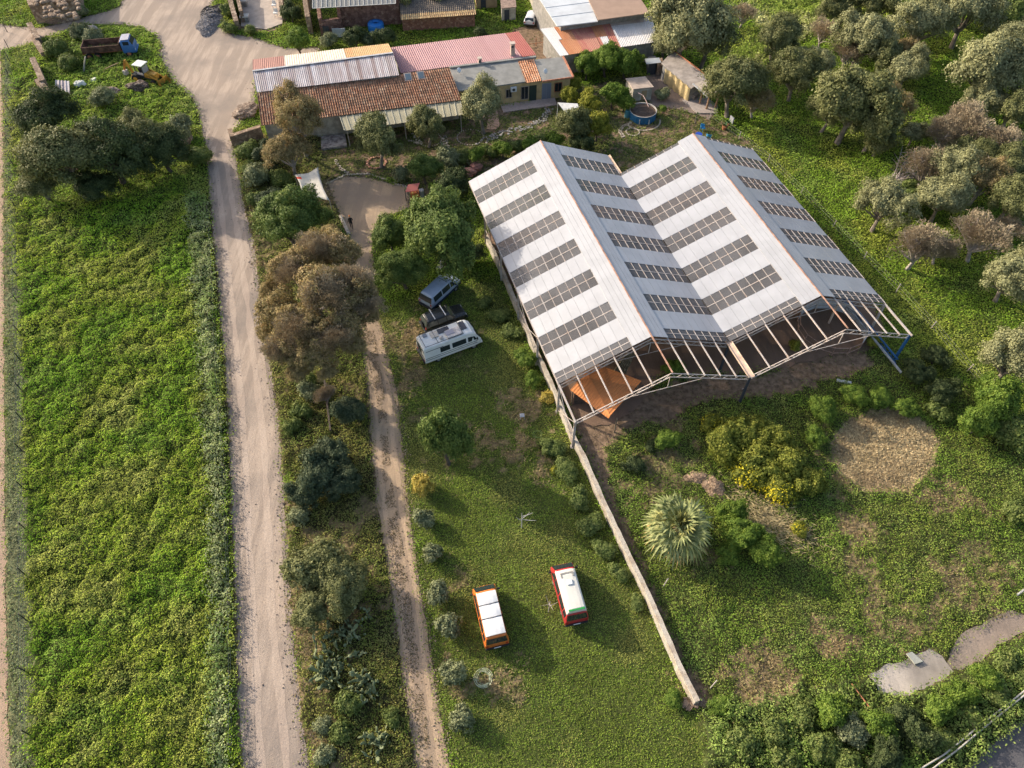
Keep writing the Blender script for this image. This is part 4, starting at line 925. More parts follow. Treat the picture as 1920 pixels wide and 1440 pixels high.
gr = empty('grill_shelter', at(772, 366, 0), 'small shelter with a red metal roof and an orange cupboard beside the drive', 'shelter')
plate([at(760, 360, 1.7), at(782, 357, 1.7), at(787, 343, 2.0), at(765, 346, 2.0)], m_red, 'roof', gr, .04)
mb = MB(); p = at(779, 372); mb.box(p + UZ * .5, (1.0, .7, 1.0), .1); mb.build('cupboard', mat('orange cupboard', (.5, .16, .06), .7), gr)
mb = MB(); mb.tube([p + Vector((.75, .3, 0)), p + Vector((.75, .3, 1.0))], .3, 10); mb.build('drum', mat('grey drum', (.35, .35, .36), .5), gr)
for px, py in ((762, 377), (784, 374), (787, 362), (766, 365)): b = MB(); c = at(px, py); b.beam(c, c + UZ * 1.7, .08, .08); b.build('post', m_dark, gr)

# ---- garden wall beside the shed
wl_pts = [(912, 442), (930, 480), (950, 525), (974, 582), (999, 642), (1036, 722), (1074, 816), (1094, 853), (1130, 936), (1180, 1042), (1215, 1112), (1250, 1192), (1276, 1252), (1308, 1315)]
wp = [at(x_, y_, .95) for x_, y_ in wl_pts]; mb = MB(); rg_ = random.Random(5)
dp = []
for i in range(len(wp) - 1):
    n_ = max(1, int((wp[i + 1] - wp[i]).length / .5))
    for k_ in range(n_): dp.append(lerp(wp[i], wp[i + 1], k_ / n_))
dp.append(wp[-1])
for i in range(len(dp)):
    d = (dp[min(i + 1, len(dp) - 1)] - dp[max(0, i - 1)]).normalized(); s_ = Vector((d.y, -d.x, 0)); w_ = .17 + rg_.uniform(-.02, .03); h_ = 1.0 + .05 * noise.noise(dp[i] * .6) + rg_.uniform(-.02, .02)
    c = Vector((dp[i].x, dp[i].y, 0)); mb.v += [c - s_ * w_ * 1.15 - UZ * .1, c - s_ * w_ + UZ * h_, c + s_ * w_ + UZ * h_, c + s_ * w_ * 1.15 - UZ * .1]
for i in range(len(dp) - 1):
    k_ = i * 4
    for a in range(3): mb.f.append([k_ + a, k_ + a + 1, k_ + a + 5, k_ + a + 4]); mb.m.append(0)
mb.f += [[0, 3, 2, 1], [len(mb.v) - 4 + a for a in range(4)]]; mb.m += [0, 0]
mb.build('garden_wall', mat('whitewashed wall', (.50, .45, .37), .9, col2=(.36, .29, .22), scale=1.4, var=.2, bump=.5, lo=.42, hi=.66), None, label='long low whitewashed wall running from the shed to the lower plot', cat='wall')
mb = MB(); 
for k_ in range(14): p = at(1296 + rg_.uniform(-14, 22), 1318 + rg_.uniform(-6, 8)); mb.box(p + UZ * rg_.uniform(.05, .4), (rg_.uniform(.3, .6), rg_.uniform(.25, .4), rg_.uniform(.2, .35)), rg_.uniform(0, 3))
mb.build('stone_pile', m_st2, None, label='small heap of pale blocks at the lower end of the garden wall', cat='stones')
# ---------------------------------------------------------------- vehicles (x forward, origin on the ground)
m_tyre = mat('tyre rubber', (.02, .02, .02), .8); m_rim = mat('wheel rim', (.4, .4, .4), .4, metal=.5)
m_win = mat('car glass', (.02, .03, .035), .08, spec=.7); m_blk = mat('black plastic', (.025, .025, .028), .5)
m_lamp = mat('lamp glass', (.75, .73, .68), .2); m_tail = mat('tail lamp', (.35, .02, .015), .3); m_plate = mat('number plate', (.7, .7, .68), .5)
def paint(n, c, r=.3): return mat(n, c, r, spec=.6, var=.06, scale=1.5)
def body(mb, secs, z0=.35, mi=0, roof_mi=None, crown=.04):
    "secs: (x, z_belt, z_top, half_belt, half_top)"
    rings = []
    for (x, zb, zt, wb, wt) in secs:
        h = [(x, wb * .93, z0), (x, wb, z0 + .18), (x, wb, zb), (x, wt, zt - .07), (x, wt - .10, zt), (x, wt * .5, zt + crown * .8), (x, 0, zt + crown)]
        rings.append([Vector(p) for p in h] + [Vector((p[0], -p[1], p[2])) for p in h[-2::-1]])
    n = len(rings[0])
    for r in rings:
        mb.v += r
    b = len(mb.v) - n * len(rings)
    for i in range(len(rings) - 1):
        for k in range(n - 1):
            a = b + i * n + k; f = [a, a + 1, a + n + 1, a + n]
            mb.f.append(f if secs[0][0] > secs[-1][0] else f[::-1]); mb.m.append(roof_mi if roof_mi is not None and 3 <= k <= n - 5 and roof_rng(secs, i) else mi)
        mb.f.append([b + i * n + n - 1, b + i * n, b + (i + 1) * n, b + (i + 1) * n + n - 1]); mb.m.append(mi)
    mb.f.append([b + k for k in range(n)][::-1]); mb.m.append(mi); e = b + (len(rings) - 1) * n; mb.f.append([e + k for k in range(n)]); mb.m.append(mi)
    return rings
def roof_rng(secs, i): return min(secs[i][2], secs[i + 1][2]) > max(s[2] for s in secs) - .25
def sec_at(secs, x):
    for i in range(len(secs) - 1):
        a, b = secs[i], secs[i + 1]
        if (a[0] - x) * (b[0] - x) <= 0:
            t = (x - a[0]) / (b[0] - a[0]); return [lerp(a[j], b[j], t) for j in range(5)]
    return secs[-1]
def side_win(secs, x0, x1, par, t0=.12, t1=.86, both=True, m_=None, nm='side_window', x0t=None, x1t=None):
    for sg in ((1, -1) if both else (1,)):
        P = []
        for x, t in ((x0, t0), (x1, t0), (x1 if x1t is None else x1t, t1), (x0 if x0t is None else x0t, t1)):
            s = sec_at(secs, x); P.append(Vector((x, sg * lerp(s[3], s[4], t), lerp(s[1], s[2] - .07, t))))
        nn_ = (P[1] - P[0]).cross(P[3] - P[0]).normalized(); nn_ = nn_ if nn_.y * sg > 0 else -nn_
        mb = MB(); mb.add([p + nn_ * .012 for p in P] + [p - nn_ * .02 for p in P], [(0, 1, 2, 3), (7, 6, 5, 4), (0, 4, 5, 1), (1, 5, 6, 2), (2, 6, 7, 3), (3, 7, 4, 0)])
        mb.build(nm, m_ or m_win, par, local=True)
def end_win(a, b, wa, wb, par, t0=.08, t1=.9, nm='windscreen', m_=None, sg=1, off=.02):
    "a, b: (x, z) low and high edges"
    p0 = Vector((lerp(a[0], b[0], t0), 0, lerp(a[1], b[1], t0))); p1 = Vector((lerp(a[0], b[0], t1), 0, lerp(a[1], b[1], t1))); d = p1 - p0; nn_ = Vector((d.z, 0, -d.x)).normalized()
    if nn_.x * sg < 0: nn_ = -nn_
    w0, w1 = lerp(wa, wb, t0), lerp(wa, wb, t1); y = Vector((0, 1, 0))
    P = [p0 + y * w0, p0 - y * w0, p1 - y * w1, p1 + y * w1]
    mb = MB(); mb.add([p + nn_ * off for p in P] + [p - nn_ * .02 for p in P], [(0, 1, 2, 3), (7, 6, 5, 4), (0, 4, 5, 1), (1, 5, 6, 2), (2, 6, 7, 3), (3, 7, 4, 0)]); return mb.build(nm, m_ or m_win, par, local=True)
def wheels(par, xs_, hw, r=.33, w=.22, rim=m_rim):
    for x in xs_:
        for sg in (1, -1):
            b = MB(); y = sg * (hw - w / 2); n = 16
            b.tube([(x, y - w / 2, r), (x, y - w / 2 + .03, r), (x, y + w / 2 - .03, r), (x, y + w / 2, r)], [r * .9, r, r, r * .9], n)
            wh = b.build('wheel', m_tyre, par, local=True); b = MB(); yo = y + sg * w / 2
            b.tube([(x, yo - .02 * sg, r), (x, yo + .012 * sg, r)], r * .55, 12); b.build('rim', rim, wh, local=True)
def lights(par, xf, xr, hw, zf, zr):
    for sg in (1, -1):
        b = MB(); b.box((xf, sg * (hw - .22), zf), (.06, .26, .18)); b.build('headlight', m_lamp, par, local=True)
        b = MB(); b.box((xr, sg * (hw - .12), zr), (.05, .16, .26)); b.build('tail_light', m_tail, par, local=True)
def bumper(par, x, hw, z, m_=None):
    b = MB(); b.box((x, 0, z), (.16, hw * 2, .2)); b.build('bumper', m_ or m_blk, par, local=True, bevel=.03)
def mirror(par, x, hw, z, m_=None):
    for sg in (1, -1): b = MB(); b.box((x, sg * (hw + .13), z), (.1, .2, .2)); b.build('mirror', m_ or m_blk, par, local=True, bevel=.02)
def place(e, rear, front, z=.3):
    a, b = at(*rear, z), at(*front, z); c = (a + b) / 2; e.location = (c.x, c.y, 0); e.rotation_euler = (0, 0, math.atan2(b.y - a.y, b.x - a.x)); return e
def veh(nm, lab, cat='van', group=None): e = empty(nm, (0, 0, 0), lab, cat, group); return e

def camper(lab, col, roofcol, hightop):
    v = veh('camper_van', lab, 'camper van'); pm = paint(col[0], col[1]); rm = mat(roofcol[0], roofcol[1], .5, var=.06, scale=1.5)
    secs = [(2.28, .98, 1.02, .80, .70), (2.22, 1.05, 1.12, .88, .80), (1.52, 1.08, 1.86, .92, .76), (1.25, 1.08, 1.92, .925, .77), (-1.9, 1.08, 1.92, .925, .77), (-2.05, 1.08, 1.86, .92, .75), (-2.27, 1.02, 1.08, .90, .82)]
    mb = MB(); body(mb, secs, .38); mb.build('body', pm, v, local=True, bevel=.03)
    end_win((2.23, 1.14), (1.52, 1.88), .80, .72, v, .05, .9); end_win((-2.27, 1.1), (-2.05, 1.88), .80, .70, v, .12, .86, 'rear_window', sg=-1)
    for x0, x1, x1t in ((.98, 1.70, 1.40), (-.15, .92, None), (-1.35, -.27, None), (-1.95, -1.45, None)): side_win(secs, x0, x1, v, x1t=x1t)
    wheels(v, (1.25, -1.2), .9); lights(v, 2.27, -2.26, .85, .82, .85); bumper(v, 2.3, .88, .48); bumper(v, -2.3, .88, .48); mirror(v, 1.75, .92, 1.2)
    b = MB(); b.box((-2.39, 0, .62), (.03, .52, .12)); b.build('number_plate', m_plate, v, local=True)
    b = MB(); b.box((0, .935, .98), (4.2, .02, .05)); b.build('trim', pm, v, local=True); 
    return v, rm
# orange van with white roof load
v, rm = camper('orange camper van with three white roof covers strapped by two dark lines', ('orange paint', (.62, .17, .03)), ('white roof cover', (.72, .72, .71)), 0)
secs_r = [(1.58, 0), (.55, 0), (-.5, 0), (-1.86, 0)]
for i, (x0, x1) in enumerate(((1.38, .42), (.40, -.62), (-.64, -1.92))):
    b = MB(); n_ = 6
    for j in range(n_ + 1):
        x = lerp(x0, x1, j / n_); e_ = .05 * math.sin(math.pi * j / n_)
        b.v += [Vector((x, .74, 1.93)), Vector((x, .73, 1.99 + e_)), Vector((x, .4, 2.04 + e_)), Vector((x, 0, 2.055 + e_)), Vector((x, -.4, 2.04 + e_)), Vector((x, -.73, 1.99 + e_)), Vector((x, -.74, 1.93))]
    for j in range(n_):
        for k_ in range(6): a = j * 7 + k_; b.f.append([a, a + 1, a + 8, a + 7]); b.m.append(0)
    b.f += [[0, 6, 5, 4, 3, 2, 1], [n_ * 7 + k_ for k_ in range(7)]]; b.m += [0, 0]
    b.build('roof_cover', rm, v, local=True)
for x in (.41, -.63): b = MB(); b.tube([(x, .78, 1.9), (x + .01, .74, 2.03), (x - .03, 0, 2.09), (x + .02, -.74, 2.03), (x, -.78, 1.9)], .022, 5); b.build('strap', m_blk, v, local=True)
place(v, (931, 1203), (908, 1105), .9)
# red van with pop top
v, rm = camper('red camper van with a white high roof, square roof hatch and green rear stripe', ('red paint', (.42, .035, .035)), ('cream high roof', (.62, .60, .54)), 1)
b = MB(); hs = [(1.42, 1.84, 1.95, .78, .66), (1.2, 1.84, 2.16, .78, .68), (.85, 1.84, 2.26, .78, .69), (-1.8, 1.84, 2.30, .78, .69), (-1.98, 1.84, 2.22, .77, .66)]
body(b, hs, 1.64, crown=.05); b.build('high_roof', rm, v, local=True, bevel=.03)
b = MB(); b.box((.98, 0, 2.28), (.14, 1.0, .05)); b.box((.84, .45, 2.31), (.34, .1, .03)); b.box((.84, -.45, 2.31), (.34, .1, .03)); b.build('roof_recess', mat('grey recess', (.26, .25, .23), .7), v, local=True)
b = MB(); b.box((.22, -.02, 2.37), (.42, .42, .1)); b.build('roof_hatch', mat('hatch white', (.75, .75, .73), .4), v, local=True, bevel=.03)
b = MB(); b.box((-1.90, 0, 2.31), (.13, 1.22, .06)); b.build('green_stripe', mat('green stripe', (.03, .27, .06), .5), v, local=True)
place(v, (1081, 1162), (1053, 1062), .9)
# silver and blue people carrier
v = veh('passenger_van', 'silver and navy people carrier van parked in the shade of the big tree'); silver = paint('silver blue paint', (.33, .40, .50), .25)
secs = [(2.42, .78, .82, .72, .6), (2.34, .92, .97, .84, .74), (1.75, 1.08, 1.14, .92, .84), (1.62, 1.10, 1.22, .92, .82), (1.02, 1.12, 1.84, .92, .74), (.8, 1.12, 1.90, .92, .75), (-1.95, 1.12, 1.90, .92, .75), (-2.1, 1.12, 1.84, .92, .73), (-2.36, 1.08, 1.14, .9, .82)]
mb = MB(); body(mb, secs, .36); mb.build('body', silver, v, local=True, bevel=.03)
mb = MB(); body(mb, [(x, .74, .76, max(wb, wt) + .012, max(wb, wt) + .008) for x, zb, zt, wb, wt in secs], .34, crown=-.02); mb.build('lower_body', paint('navy paint', (.015, .025, .07)), v, local=True)
end_win((1.64, 1.2), (1.02, 1.86), .8, .7, v, .04, .95); end_win((-2.37, 1.12), (-2.1, 1.86), .8, .7, v, .08, .86, 'rear_window', sg=-1)
for x0, x1, x1t in ((.75, 1.45, 1.12), (-.55, .62, None), (-1.9, -.68, None)): side_win(secs, x0, x1, v, x1t=x1t, t0=.06, t1=.9)
wheels(v, (1.5, -1.3), .9); lights(v, 2.38, -2.36, .85, .76, .95); bumper(v, 2.4, .86, .5); bumper(v, -2.4, .88, .5); mirror(v, 1.35, .92, 1.22)
b = MB(); b.box((.5, 0, 1.95), (.04, 1.3, .03)); b.build('roof_rail', m_blk, v, local=True)
place(v, (800, 566), (849, 521), .9)
# black SUV
v = veh('estate_car', 'black off-road estate car with two pale roof bars beside the motorhome', 'car'); blackp = paint('black paint', (.018, .02, .02), .2)
secs = [(2.25, .78, .80, .72, .62), (2.15, .95, .99, .86, .78), (1.2, 1.05, 1.09, .90, .84), (1.0, 1.06, 1.14, .90, .82), (.45, 1.06, 1.66, .90, .70), (.2, 1.06, 1.72, .90, .70), (-1.75, 1.06, 1.70, .90, .69), (-1.95, 1.06, 1.62, .9, .68), (-2.2, 1.0, 1.05, .88, .8)]
mb = MB(); body(mb, secs, .4); mb.build('body', blackp, v, local=True, bevel=.03)
gg = mat('car glass grey', (.06, .07, .065), .1, spec=.7)
end_win((1.02, 1.13), (.45, 1.68), .8, .66, v, .04, .92, m_=gg); end_win((-2.2, 1.04), (-1.95, 1.64), .78, .66, v, .1, .86, 'rear_window', sg=-1, m_=gg)
for x0, x1, x1t in ((.1, .85, .5), (-.85, .0, None), (-1.8, -.95, None)): side_win(secs, x0, x1, v, x1t=x1t, m_=gg)
wheels(v, (1.4, -1.35), .9, .36); lights(v, 2.2, -2.2, .82, .8, .9); bumper(v, 2.28, .85, .55); bumper(v, -2.28, .85, .55); mirror(v, .8, .9, 1.15)
for x in (.0, -1.15): b = MB(); b.box((x, 0, 1.85), (.09, 1.5, .04)); [b.box((x, sg * .62, 1.79), (.06, .05, .12)) for sg in (1, -1)]; b.build('roof_bar', mat('aluminium bar', (.6, .6, .6), .35), v, local=True)
b = MB(); b.tube([(-2.36, .1, .95), (-2.26, .1, .95)], .34, 14); b.build('spare_wheel', m_tyre, v, local=True)
place(v, (796, 607), (866, 581), .9)
# motorhome
v = veh('motorhome', 'boxy white motorhome with solar panels and a loaded roof rack', 'motorhome'); wp_ = paint('motorhome white', (.74, .74, .71), .35)
secs = [(3.02, .95, 1.0, .82, .7), (2.95, 1.15, 1.25, .98, .9), (2.45, 1.35, 2.15, 1.06, .92), (2.1, 1.35, 2.5, 1.08, .92), (1.7, 1.35, 2.62, 1.08, .93), (-2.75, 1.35, 2.62, 1.08, .93), (-2.98, 1.35, 2.5, 1.06, .9)]
mb = MB(); body(mb, secs, .42, crown=.05); mb.build('body', wp_, v, local=True, bevel=.04)
end_win((2.97, 1.25), (2.42, 2.2), .94, .86, v, .05, .88)
for x0, x1, x1t in ((1.55, 2.5, 2.25), (-.1, 1.35, None), (-1.35, -.35, None)): side_win(secs, x0, x1, v, t0=.08, t1=.62, x1t=x1t)
b = MB(); b.box((-2.99, .15, 1.75), (.03, .95, .6)); b.build('rear_window', m_win, v, local=True)
for z in (.95, 1.22, 2.18):
    b = MB()
    for sg in (1, -1): b.box((-.2, sg * 1.085, z) if z < 1.4 else (-1.9, sg * 1.0, z), (5.4 if z < 1.4 else 1.8, .02, .05))
    b.box((-3.0, 0, z), (.02, 1.9, .05)); b.build('stripe', m_blk, v, local=True)
for x, y, L, W in ((1.55, .15, .55, 1.0), (-.35, .42, 1.15, .55), ): b = MB(); b.box((x, y, 2.74), (L, W, .05)); b.build('solar_panel', mat('solar cells', (.035, .035, .045), .25, spec=.6), v, local=True)
m_bag = mat('pale roof bags', (.55, .50, .47), .8, var=.25, scale=3, bump=.5)
b = MB(); b.box((.35, -.35, 2.82), (1.5, .95, .2)); b.build('roof_box', m_bag, v, local=True, bevel=.06)
b = MB(); b.box((.0, -.25, 2.95), (.85, .5, .05)); b.build('roof_board', mat('grey board', (.33, .32, .37), .4), v, local=True)
b = MB(); b.box((-1.35, .25, 2.75), (.7, .7, .12)); b.build('roof_hatch', mat('yellowed hatch', (.55, .49, .42), .5), v, local=True, bevel=.02)
b = MB(); b.box((-2.2, .55, 2.74), (.4, .4, .08)); b.build('roof_vent', mat('grey vent', (.22, .24, .27), .5), v, local=True)
b = MB(); b.ball((-.9, -.45, 2.85), (.22, .22, .2), 8, 5); b.build('roof_bag', m_bag, v, local=True)
b = MB()
for y in (.85, -.85): b.tube([(-2.7, y, 2.8), (1.2, y, 2.8)], .025, 5)
for x in (-2.7, -1.4, -.1, 1.2): b.tube([(x, -.85, 2.8), (x, .85, 2.8)], .025, 5)
b.build('roof_rack', m_blk, v, local=True)
b = MB(); b.tube([(-3.03, .2, .6), (-3.03, .2, 2.5)], .03, 5); b.tube([(-3.03, .5, .6), (-3.03, .5, 2.5)], .03, 5); b.build('ladder', m_rim, v, local=True)
wheels(v, (2.15, -1.6), 1.02, .34); lights(v, 2.99, -2.98, .95, .85, .85); bumper(v, 3.02, .98, .55, wp_); bumper(v, -3.02, 1.0, .55); mirror(v, 2.5, 1.0, 1.6)
place(v, (797, 655), (886, 622), 1.2); v.scale = (1, 1.06, .90)
# white hatchback
v = veh('parked_car', 'small white hatchback seen from behind near the tall hall', 'car'); wc = paint('white car paint', (.66, .67, .68))
secs = [(1.95, .68, .70, .68, .58), (1.85, .82, .86, .78, .70), (1.1, .92, .96, .82, .76), (.95, .93, 1.0, .82, .75), (.35, .94, 1.38, .82, .62), (-1.2, .94, 1.38, .82, .62), (-1.45, .94, 1.30, .82, .61), (-1.9, .88, .93, .8, .74)]
mb = MB(); body(mb, secs, .28); mb.build('body', wc, v, local=True, bevel=.03)
end_win((.97, 1.0), (.35, 1.4), .72, .6, v, .06, .92); end_win((-1.9, .93), (-1.45, 1.34), .7, .6, v, .08, .86, 'rear_window', sg=-1)
for x0, x1, x1t in ((.0, .8, .4), (-1.1, -.1, None)): side_win(secs, x0, x1, v, x1t=x1t)
wheels(v, (1.2, -1.2), .8, .29); lights(v, 1.9, -1.9, .78, .68, .75); bumper(v, 1.96, .76, .42); bumper(v, -1.96, .78, .42); mirror(v, .7, .82, 1.0)
place(v, (992, 44), (1000, 23), .6)

# old dump truck
v = veh('dump_truck', 'old blue cab truck with a rusty tipper bed rusting in the weeds', 'truck'); tb = paint('faded blue paint', (.05, .16, .40), .5); bed = mat('rusty tipper steel', (.12, .065, .045), .85, var=.45, scale=1.6)
secs = [(3.75, 1.25, 1.35, 1.02, .96), (3.65, 1.6, 1.7, 1.1, 1.04), (3.35, 1.7, 2.35, 1.12, .98), (2.2, 1.7, 2.4, 1.12, .98), (2.05, 1.7, 2.3, 1.1, .96)]
mb = MB(); body(mb, secs, .6); mb.build('cab', tb, v, local=True, bevel=.04)
mb = MB(); mb.box((2.75, 0, 2.45), (1.1, 1.8, .06)); mb.build('cab_roof', mat('faded cab roof', (.36, .36, .42), .6, var=.1), v, local=True, bevel=.02)
end_win((3.66, 1.7), (3.33, 2.38), 1.0, .92, v, .05, .9); side_win(secs, 2.4, 3.2, v)
mb = MB()
for sg in (1, -1): mb.box((-.75, sg * 1.12, 1.55), (5.2, .08, .85))
mb.box((-3.35, 0, 1.55), (.08, 2.24, .85)); mb.box((1.85, 0, 1.65), (.08, 2.24, 1.05)); mb.box((-.75, 0, 1.13), (5.2, 2.2, .08)); mb.build('tipper_bed', bed, v, local=True)
mb = MB()
for i in range(7):
    for sg in (1, -1): mb.box((-3.1 + i * .78, sg * 1.18, 1.5), (.08, .06, .8))
mb.build('bed_rib', bed, v, local=True, kind='stuff')
mb = MB()
for sg in (1, -1): mb.box((0, sg * .42, .8), (7.2, .12, .24))
mb.build('chassis', m_rust, v, local=True)
mb = MB()
for k_ in range(260):
    rr_ = random.Random(k_); p = Vector((rr_.uniform(-3, 1.6), rr_.uniform(-.9, .9), 1.2 + rr_.random() * .18)); a = rr_.uniform(0, 6); d = Vector((math.cos(a), math.sin(a), rr_.uniform(.2, 1))).normalized() * .16; s_ = Vector((-d.y, d.x, 0)) * .35
    mb.add([p - s_, p + s_, p + d], [(0, 1, 2)])
o = mb.build('weeds_in_bed', mat('weeds', (.16, .20, .04), .8), v, local=True, kind='stuff')
wheels(v, (2.75, -1.6), 1.08, .5, .3, m_rust); wheels(v, (-2.75,), 1.08, .5, .3, m_rust); lights(v, 3.75, -3.4, 1.0, 1.0, 1.0); bumper(v, 3.8, 1.05, .75, tb)
place(v, (157, 95), (252, 87), 1.0)
# backhoe
v = veh('backhoe', 'derelict yellow backhoe loader with a white cab roof', 'backhoe'); yl = mat('old yellow paint', (.50, .26, .04), .7, var=.35, scale=2); dk = m_dark
mb = MB(); mb.box((1.1, 0, 1.15), (1.9, .8, .7)); mb.build('bonnet', yl, v, local=True, bevel=.06)
mb = MB(); mb.box((0, 0, .85), (3.9, .6, .4)); mb.build('chassis', dk, v, local=True)
for x in (-.75, .45):
    for sg in (1, -1): mb = MB(); mb.beam((x, sg * .62, 1.2), (x * .92, sg * .58, 2.55), .09, .09); mb.build('cab_post', dk, v, local=True)
mb = MB(); mb.box((-.15, 0, 2.62), (1.55, 1.45, .12)); mb.build('cab_roof', mat('white cab roof', (.66, .67, .62), .5), v, local=True, bevel=.04)
mb = MB(); mb.box((-.25, 0, 1.45), (.5, .5, .12)); mb.box((-.5, 0, 1.75), (.1, .5, .55)); mb.build('seat', m_blk, v, local=True)
mb = MB(); mb.box((.46, 0, 1.9), (.03, 1.1, .9)); mb.build('windscreen', mat('dusty cab glass', (.32, .33, .33), .3), v, local=True)
for sg in (1, -1):
    mb = MB(); mb.beam((.6, sg * .55, 1.6), (2.3, sg * .55, .95), .12, .22); mb.beam((2.3, sg * .55, .95), (2.8, sg * .55, .55), .12, .2); mb.build('loader_arm', yl, v, local=True)
mb = MB(); mb.add([(2.75, -1.0, .15), (2.75, 1.0, .15), (3.5, 1.0, .1), (3.5, -1.0, .1), (2.7, -1.0, .95), (2.7, 1.0, .95)], [(0, 3, 2, 1), (0, 1, 5, 4), (1, 2, 5), (0, 4, 3)]); mb.build('bucket', yl, v, local=True, solid=.05)
mb = MB(); mb.beam((-1.9, 0, 1.0), (-2.5, 0, 2.7), .24, .3); mb.build('boom', yl, v, local=True); mb = MB(); mb.beam((-2.5, 0, 2.7), (-3.25, 0, 1.2), .2, .24); mb.build('dipper_arm', mat('orange arm', (.52, .22, .05), .7, var=.25), v, local=True)
mb = MB(); mb.box((-3.2, 0, .85), (.5, .55, .6)); mb.build('rear_bucket', mat('grey bucket', (.42, .38, .37), .8, var=.2), v, local=True)
for sg in (1, -1): mb = MB(); mb.beam((-1.8, sg * .4, .9), (-2.0, sg * 1.1, .1), .14, .14); mb.build('stabiliser', yl, v, local=True)
wheels(v, (-.85,), 1.05, .7, .4, yl); wheels(v, (1.75,), .95, .45, .28, yl)
place(v, (240, 139), (308, 152), .6)

# ---------------------------------------------------------------- person walking on the drive
pl = at(660, 428, 0)
def skin(name, chains, mats_, pick, loc, rz, label):
    me_ = bpy.data.meshes.new(name); vs = []; es = []; rs_ = []
    for ch in chains:
        prev = ch[0] if isinstance(ch[0], int) else None
        for it in (ch[1:] if prev is not None else ch):
            vs.append(it[0]); rs_.append(it[1])
            if prev is not None: es.append((prev, len(vs) - 1))
            prev = len(vs) - 1
    me_.from_pydata(vs, es, []); o_ = bpy.data.objects.new(name, me_); C.objects.link(o_)
    md = o_.modifiers.new('skin', 'SKIN'); md.use_smooth_shade = True; me_.skin_vertices[0].data[0].use_root = True
    for i, r in enumerate(rs_): me_.skin_vertices[0].data[i].radius = (r, r) if not isinstance(r, tuple) else r
    sb_ = o_.modifiers.new('sub', 'SUBSURF'); sb_.levels = 2; sb_.render_levels = 2
    dg = bpy.context.evaluated_depsgraph_get(); dg.update(); m2 = bpy.data.meshes.new_from_object(o_.evaluated_get(dg)); o_.modifiers.clear(); o_.data = m2
    m2.materials.clear()
    for m_ in mats_: m2.materials.append(m_)
    for p_ in m2.polygons: p_.material_index = pick(p_.center)
    o_.location = loc; o_.rotation_euler = (0, 0, rz); tag(o_, label, 'person'); return o_
# x forward
m_sk = mat('skin', (.42, .24, .16), .6); m_bk = mat('black clothing', (.015, .015, .018), .8); m_or2 = mat('orange cap', (.60, .20, .05), .8); m_shoe = mat('shoe', (.05, .045, .045), .7)
pe = skin('person', [
    [((0, 0, .95), (.15, .12)), ((.02, 0, 1.15), (.145, .11)), ((.04, 0, 1.36), (.16, .12)), ((.05, 0, 1.47), (.07, .07)), ((.07, 0, 1.55), (.06, .06)), ((.08, 0, 1.64), (.095, .085)), ((.08, 0, 1.72), (.07, .07))],
    [2, ((.03, .17, 1.39), .065), ((-.06, .24, 1.13), .05), ((.06, .26, .90), .036), ((.11, .26, .80), .03)],
    [2, ((.03, -.17, 1.39), .065), ((.10, -.24, 1.14), .05), ((.24, -.22, .94), .036), ((.29, -.21, .86), .03)],
    [0, ((.02, .10, .88), .10), ((.16, .10, .50), .07), ((.10, .10, .12), .045), ((.22, .10, .05), .045)],
    [0, ((.0, -.10, .88), .10), ((-.04, -.10, .50), .07), ((-.28, -.10, .16), .045), ((-.20, -.10, .05), .045)]],
    [m_bk, m_sk, m_shoe], lambda c: 1 if c.z > 1.5 or (abs(c.y) > .18 and c.z < .92) else (2 if c.z < .12 else 0), pl, math.radians(100), 'person in black clothes and an orange cap walking along the shaded drive')
mb = MB(); mb.ball((.07, 0, 1.71), (.115, .105, .09), 12, 7); mb.box((.19, 0, 1.69), (.12, .15, .015)); mb.build('cap', m_or2, pe, local=True, smooth=True)
mb = MB()
for sg in (1, -1): mb.ball((.168, sg * .035, 1.645), .012, 6, 4, 0)
mb.ball((.185, 0, 1.615), (.02, .014, .022), 6, 4, 1); mb.box((.165, 0, 1.575), (.01, .04, .01), 0, 0)
for sg in (1, -1): mb.ball((.075, sg * .09, 1.63), (.02, .012, .03), 6, 4, 1)
mb.build('face', [m_shoe, m_sk], pe, local=True)
for sg, hp in ((1, (.13, .26, .755)), (-1, (.315, -.205, .815))):
    mb = MB(); h = Vector(hp); mb.ball(h, (.022, .038, .045), 8, 5)
    for k_ in range(4): a = h + Vector((.0, -.027 + .018 * k_, -.035)); mb.tube([a, a + Vector((.006, 0, -.03)), a + Vector((.018, 0, -.055 - (.01 if k_ in (1, 2) else 0)))], [.009, .008, .006], 5)
    a = h + Vector((.01, -.035, 0)); mb.tube([a, a + Vector((.025, -.01, -.02)), a + Vector((.035, -.005, -.04))], [.010, .009, .007], 5); mb.build('hand', m_sk, pe, local=True, smooth=True)

# ---------------------------------------------------------------- loose things
def simple(mb, nm, m_, lab, cat, group=None, **kw): return mb.build(nm, m_, None, label=lab, cat=cat, group=group, **kw)
m_blt = mat('blue plastic tank', (.02, .20, .60), .45, spec=.5)
p = at(706, 57); tk = empty('water_tank', p, 'bright blue round water tank with an open top by the red stone wall', 'water tank')
mb = MB(); n_ = 28; prof = [(1.2, 0), (1.22, .5), (1.2, 1.05), (1.1, 1.22), (.62, 1.3), (.42, 1.3), (.42, 1.0)]
for r, z in prof: mb.v += [Vector((p.x + r * math.cos(k_ * 2 * math.pi / n_), p.y + r * math.sin(k_ * 2 * math.pi / n_), z)) for k_ in range(n_)]
for j in range(len(prof) - 1):
    for k_ in range(n_): mb.f.append([j * n_ + k_, j * n_ + (k_ + 1) % n_, (j + 1) * n_ + (k_ + 1) % n_, (j + 1) * n_ + k_]); mb.m.append(0)
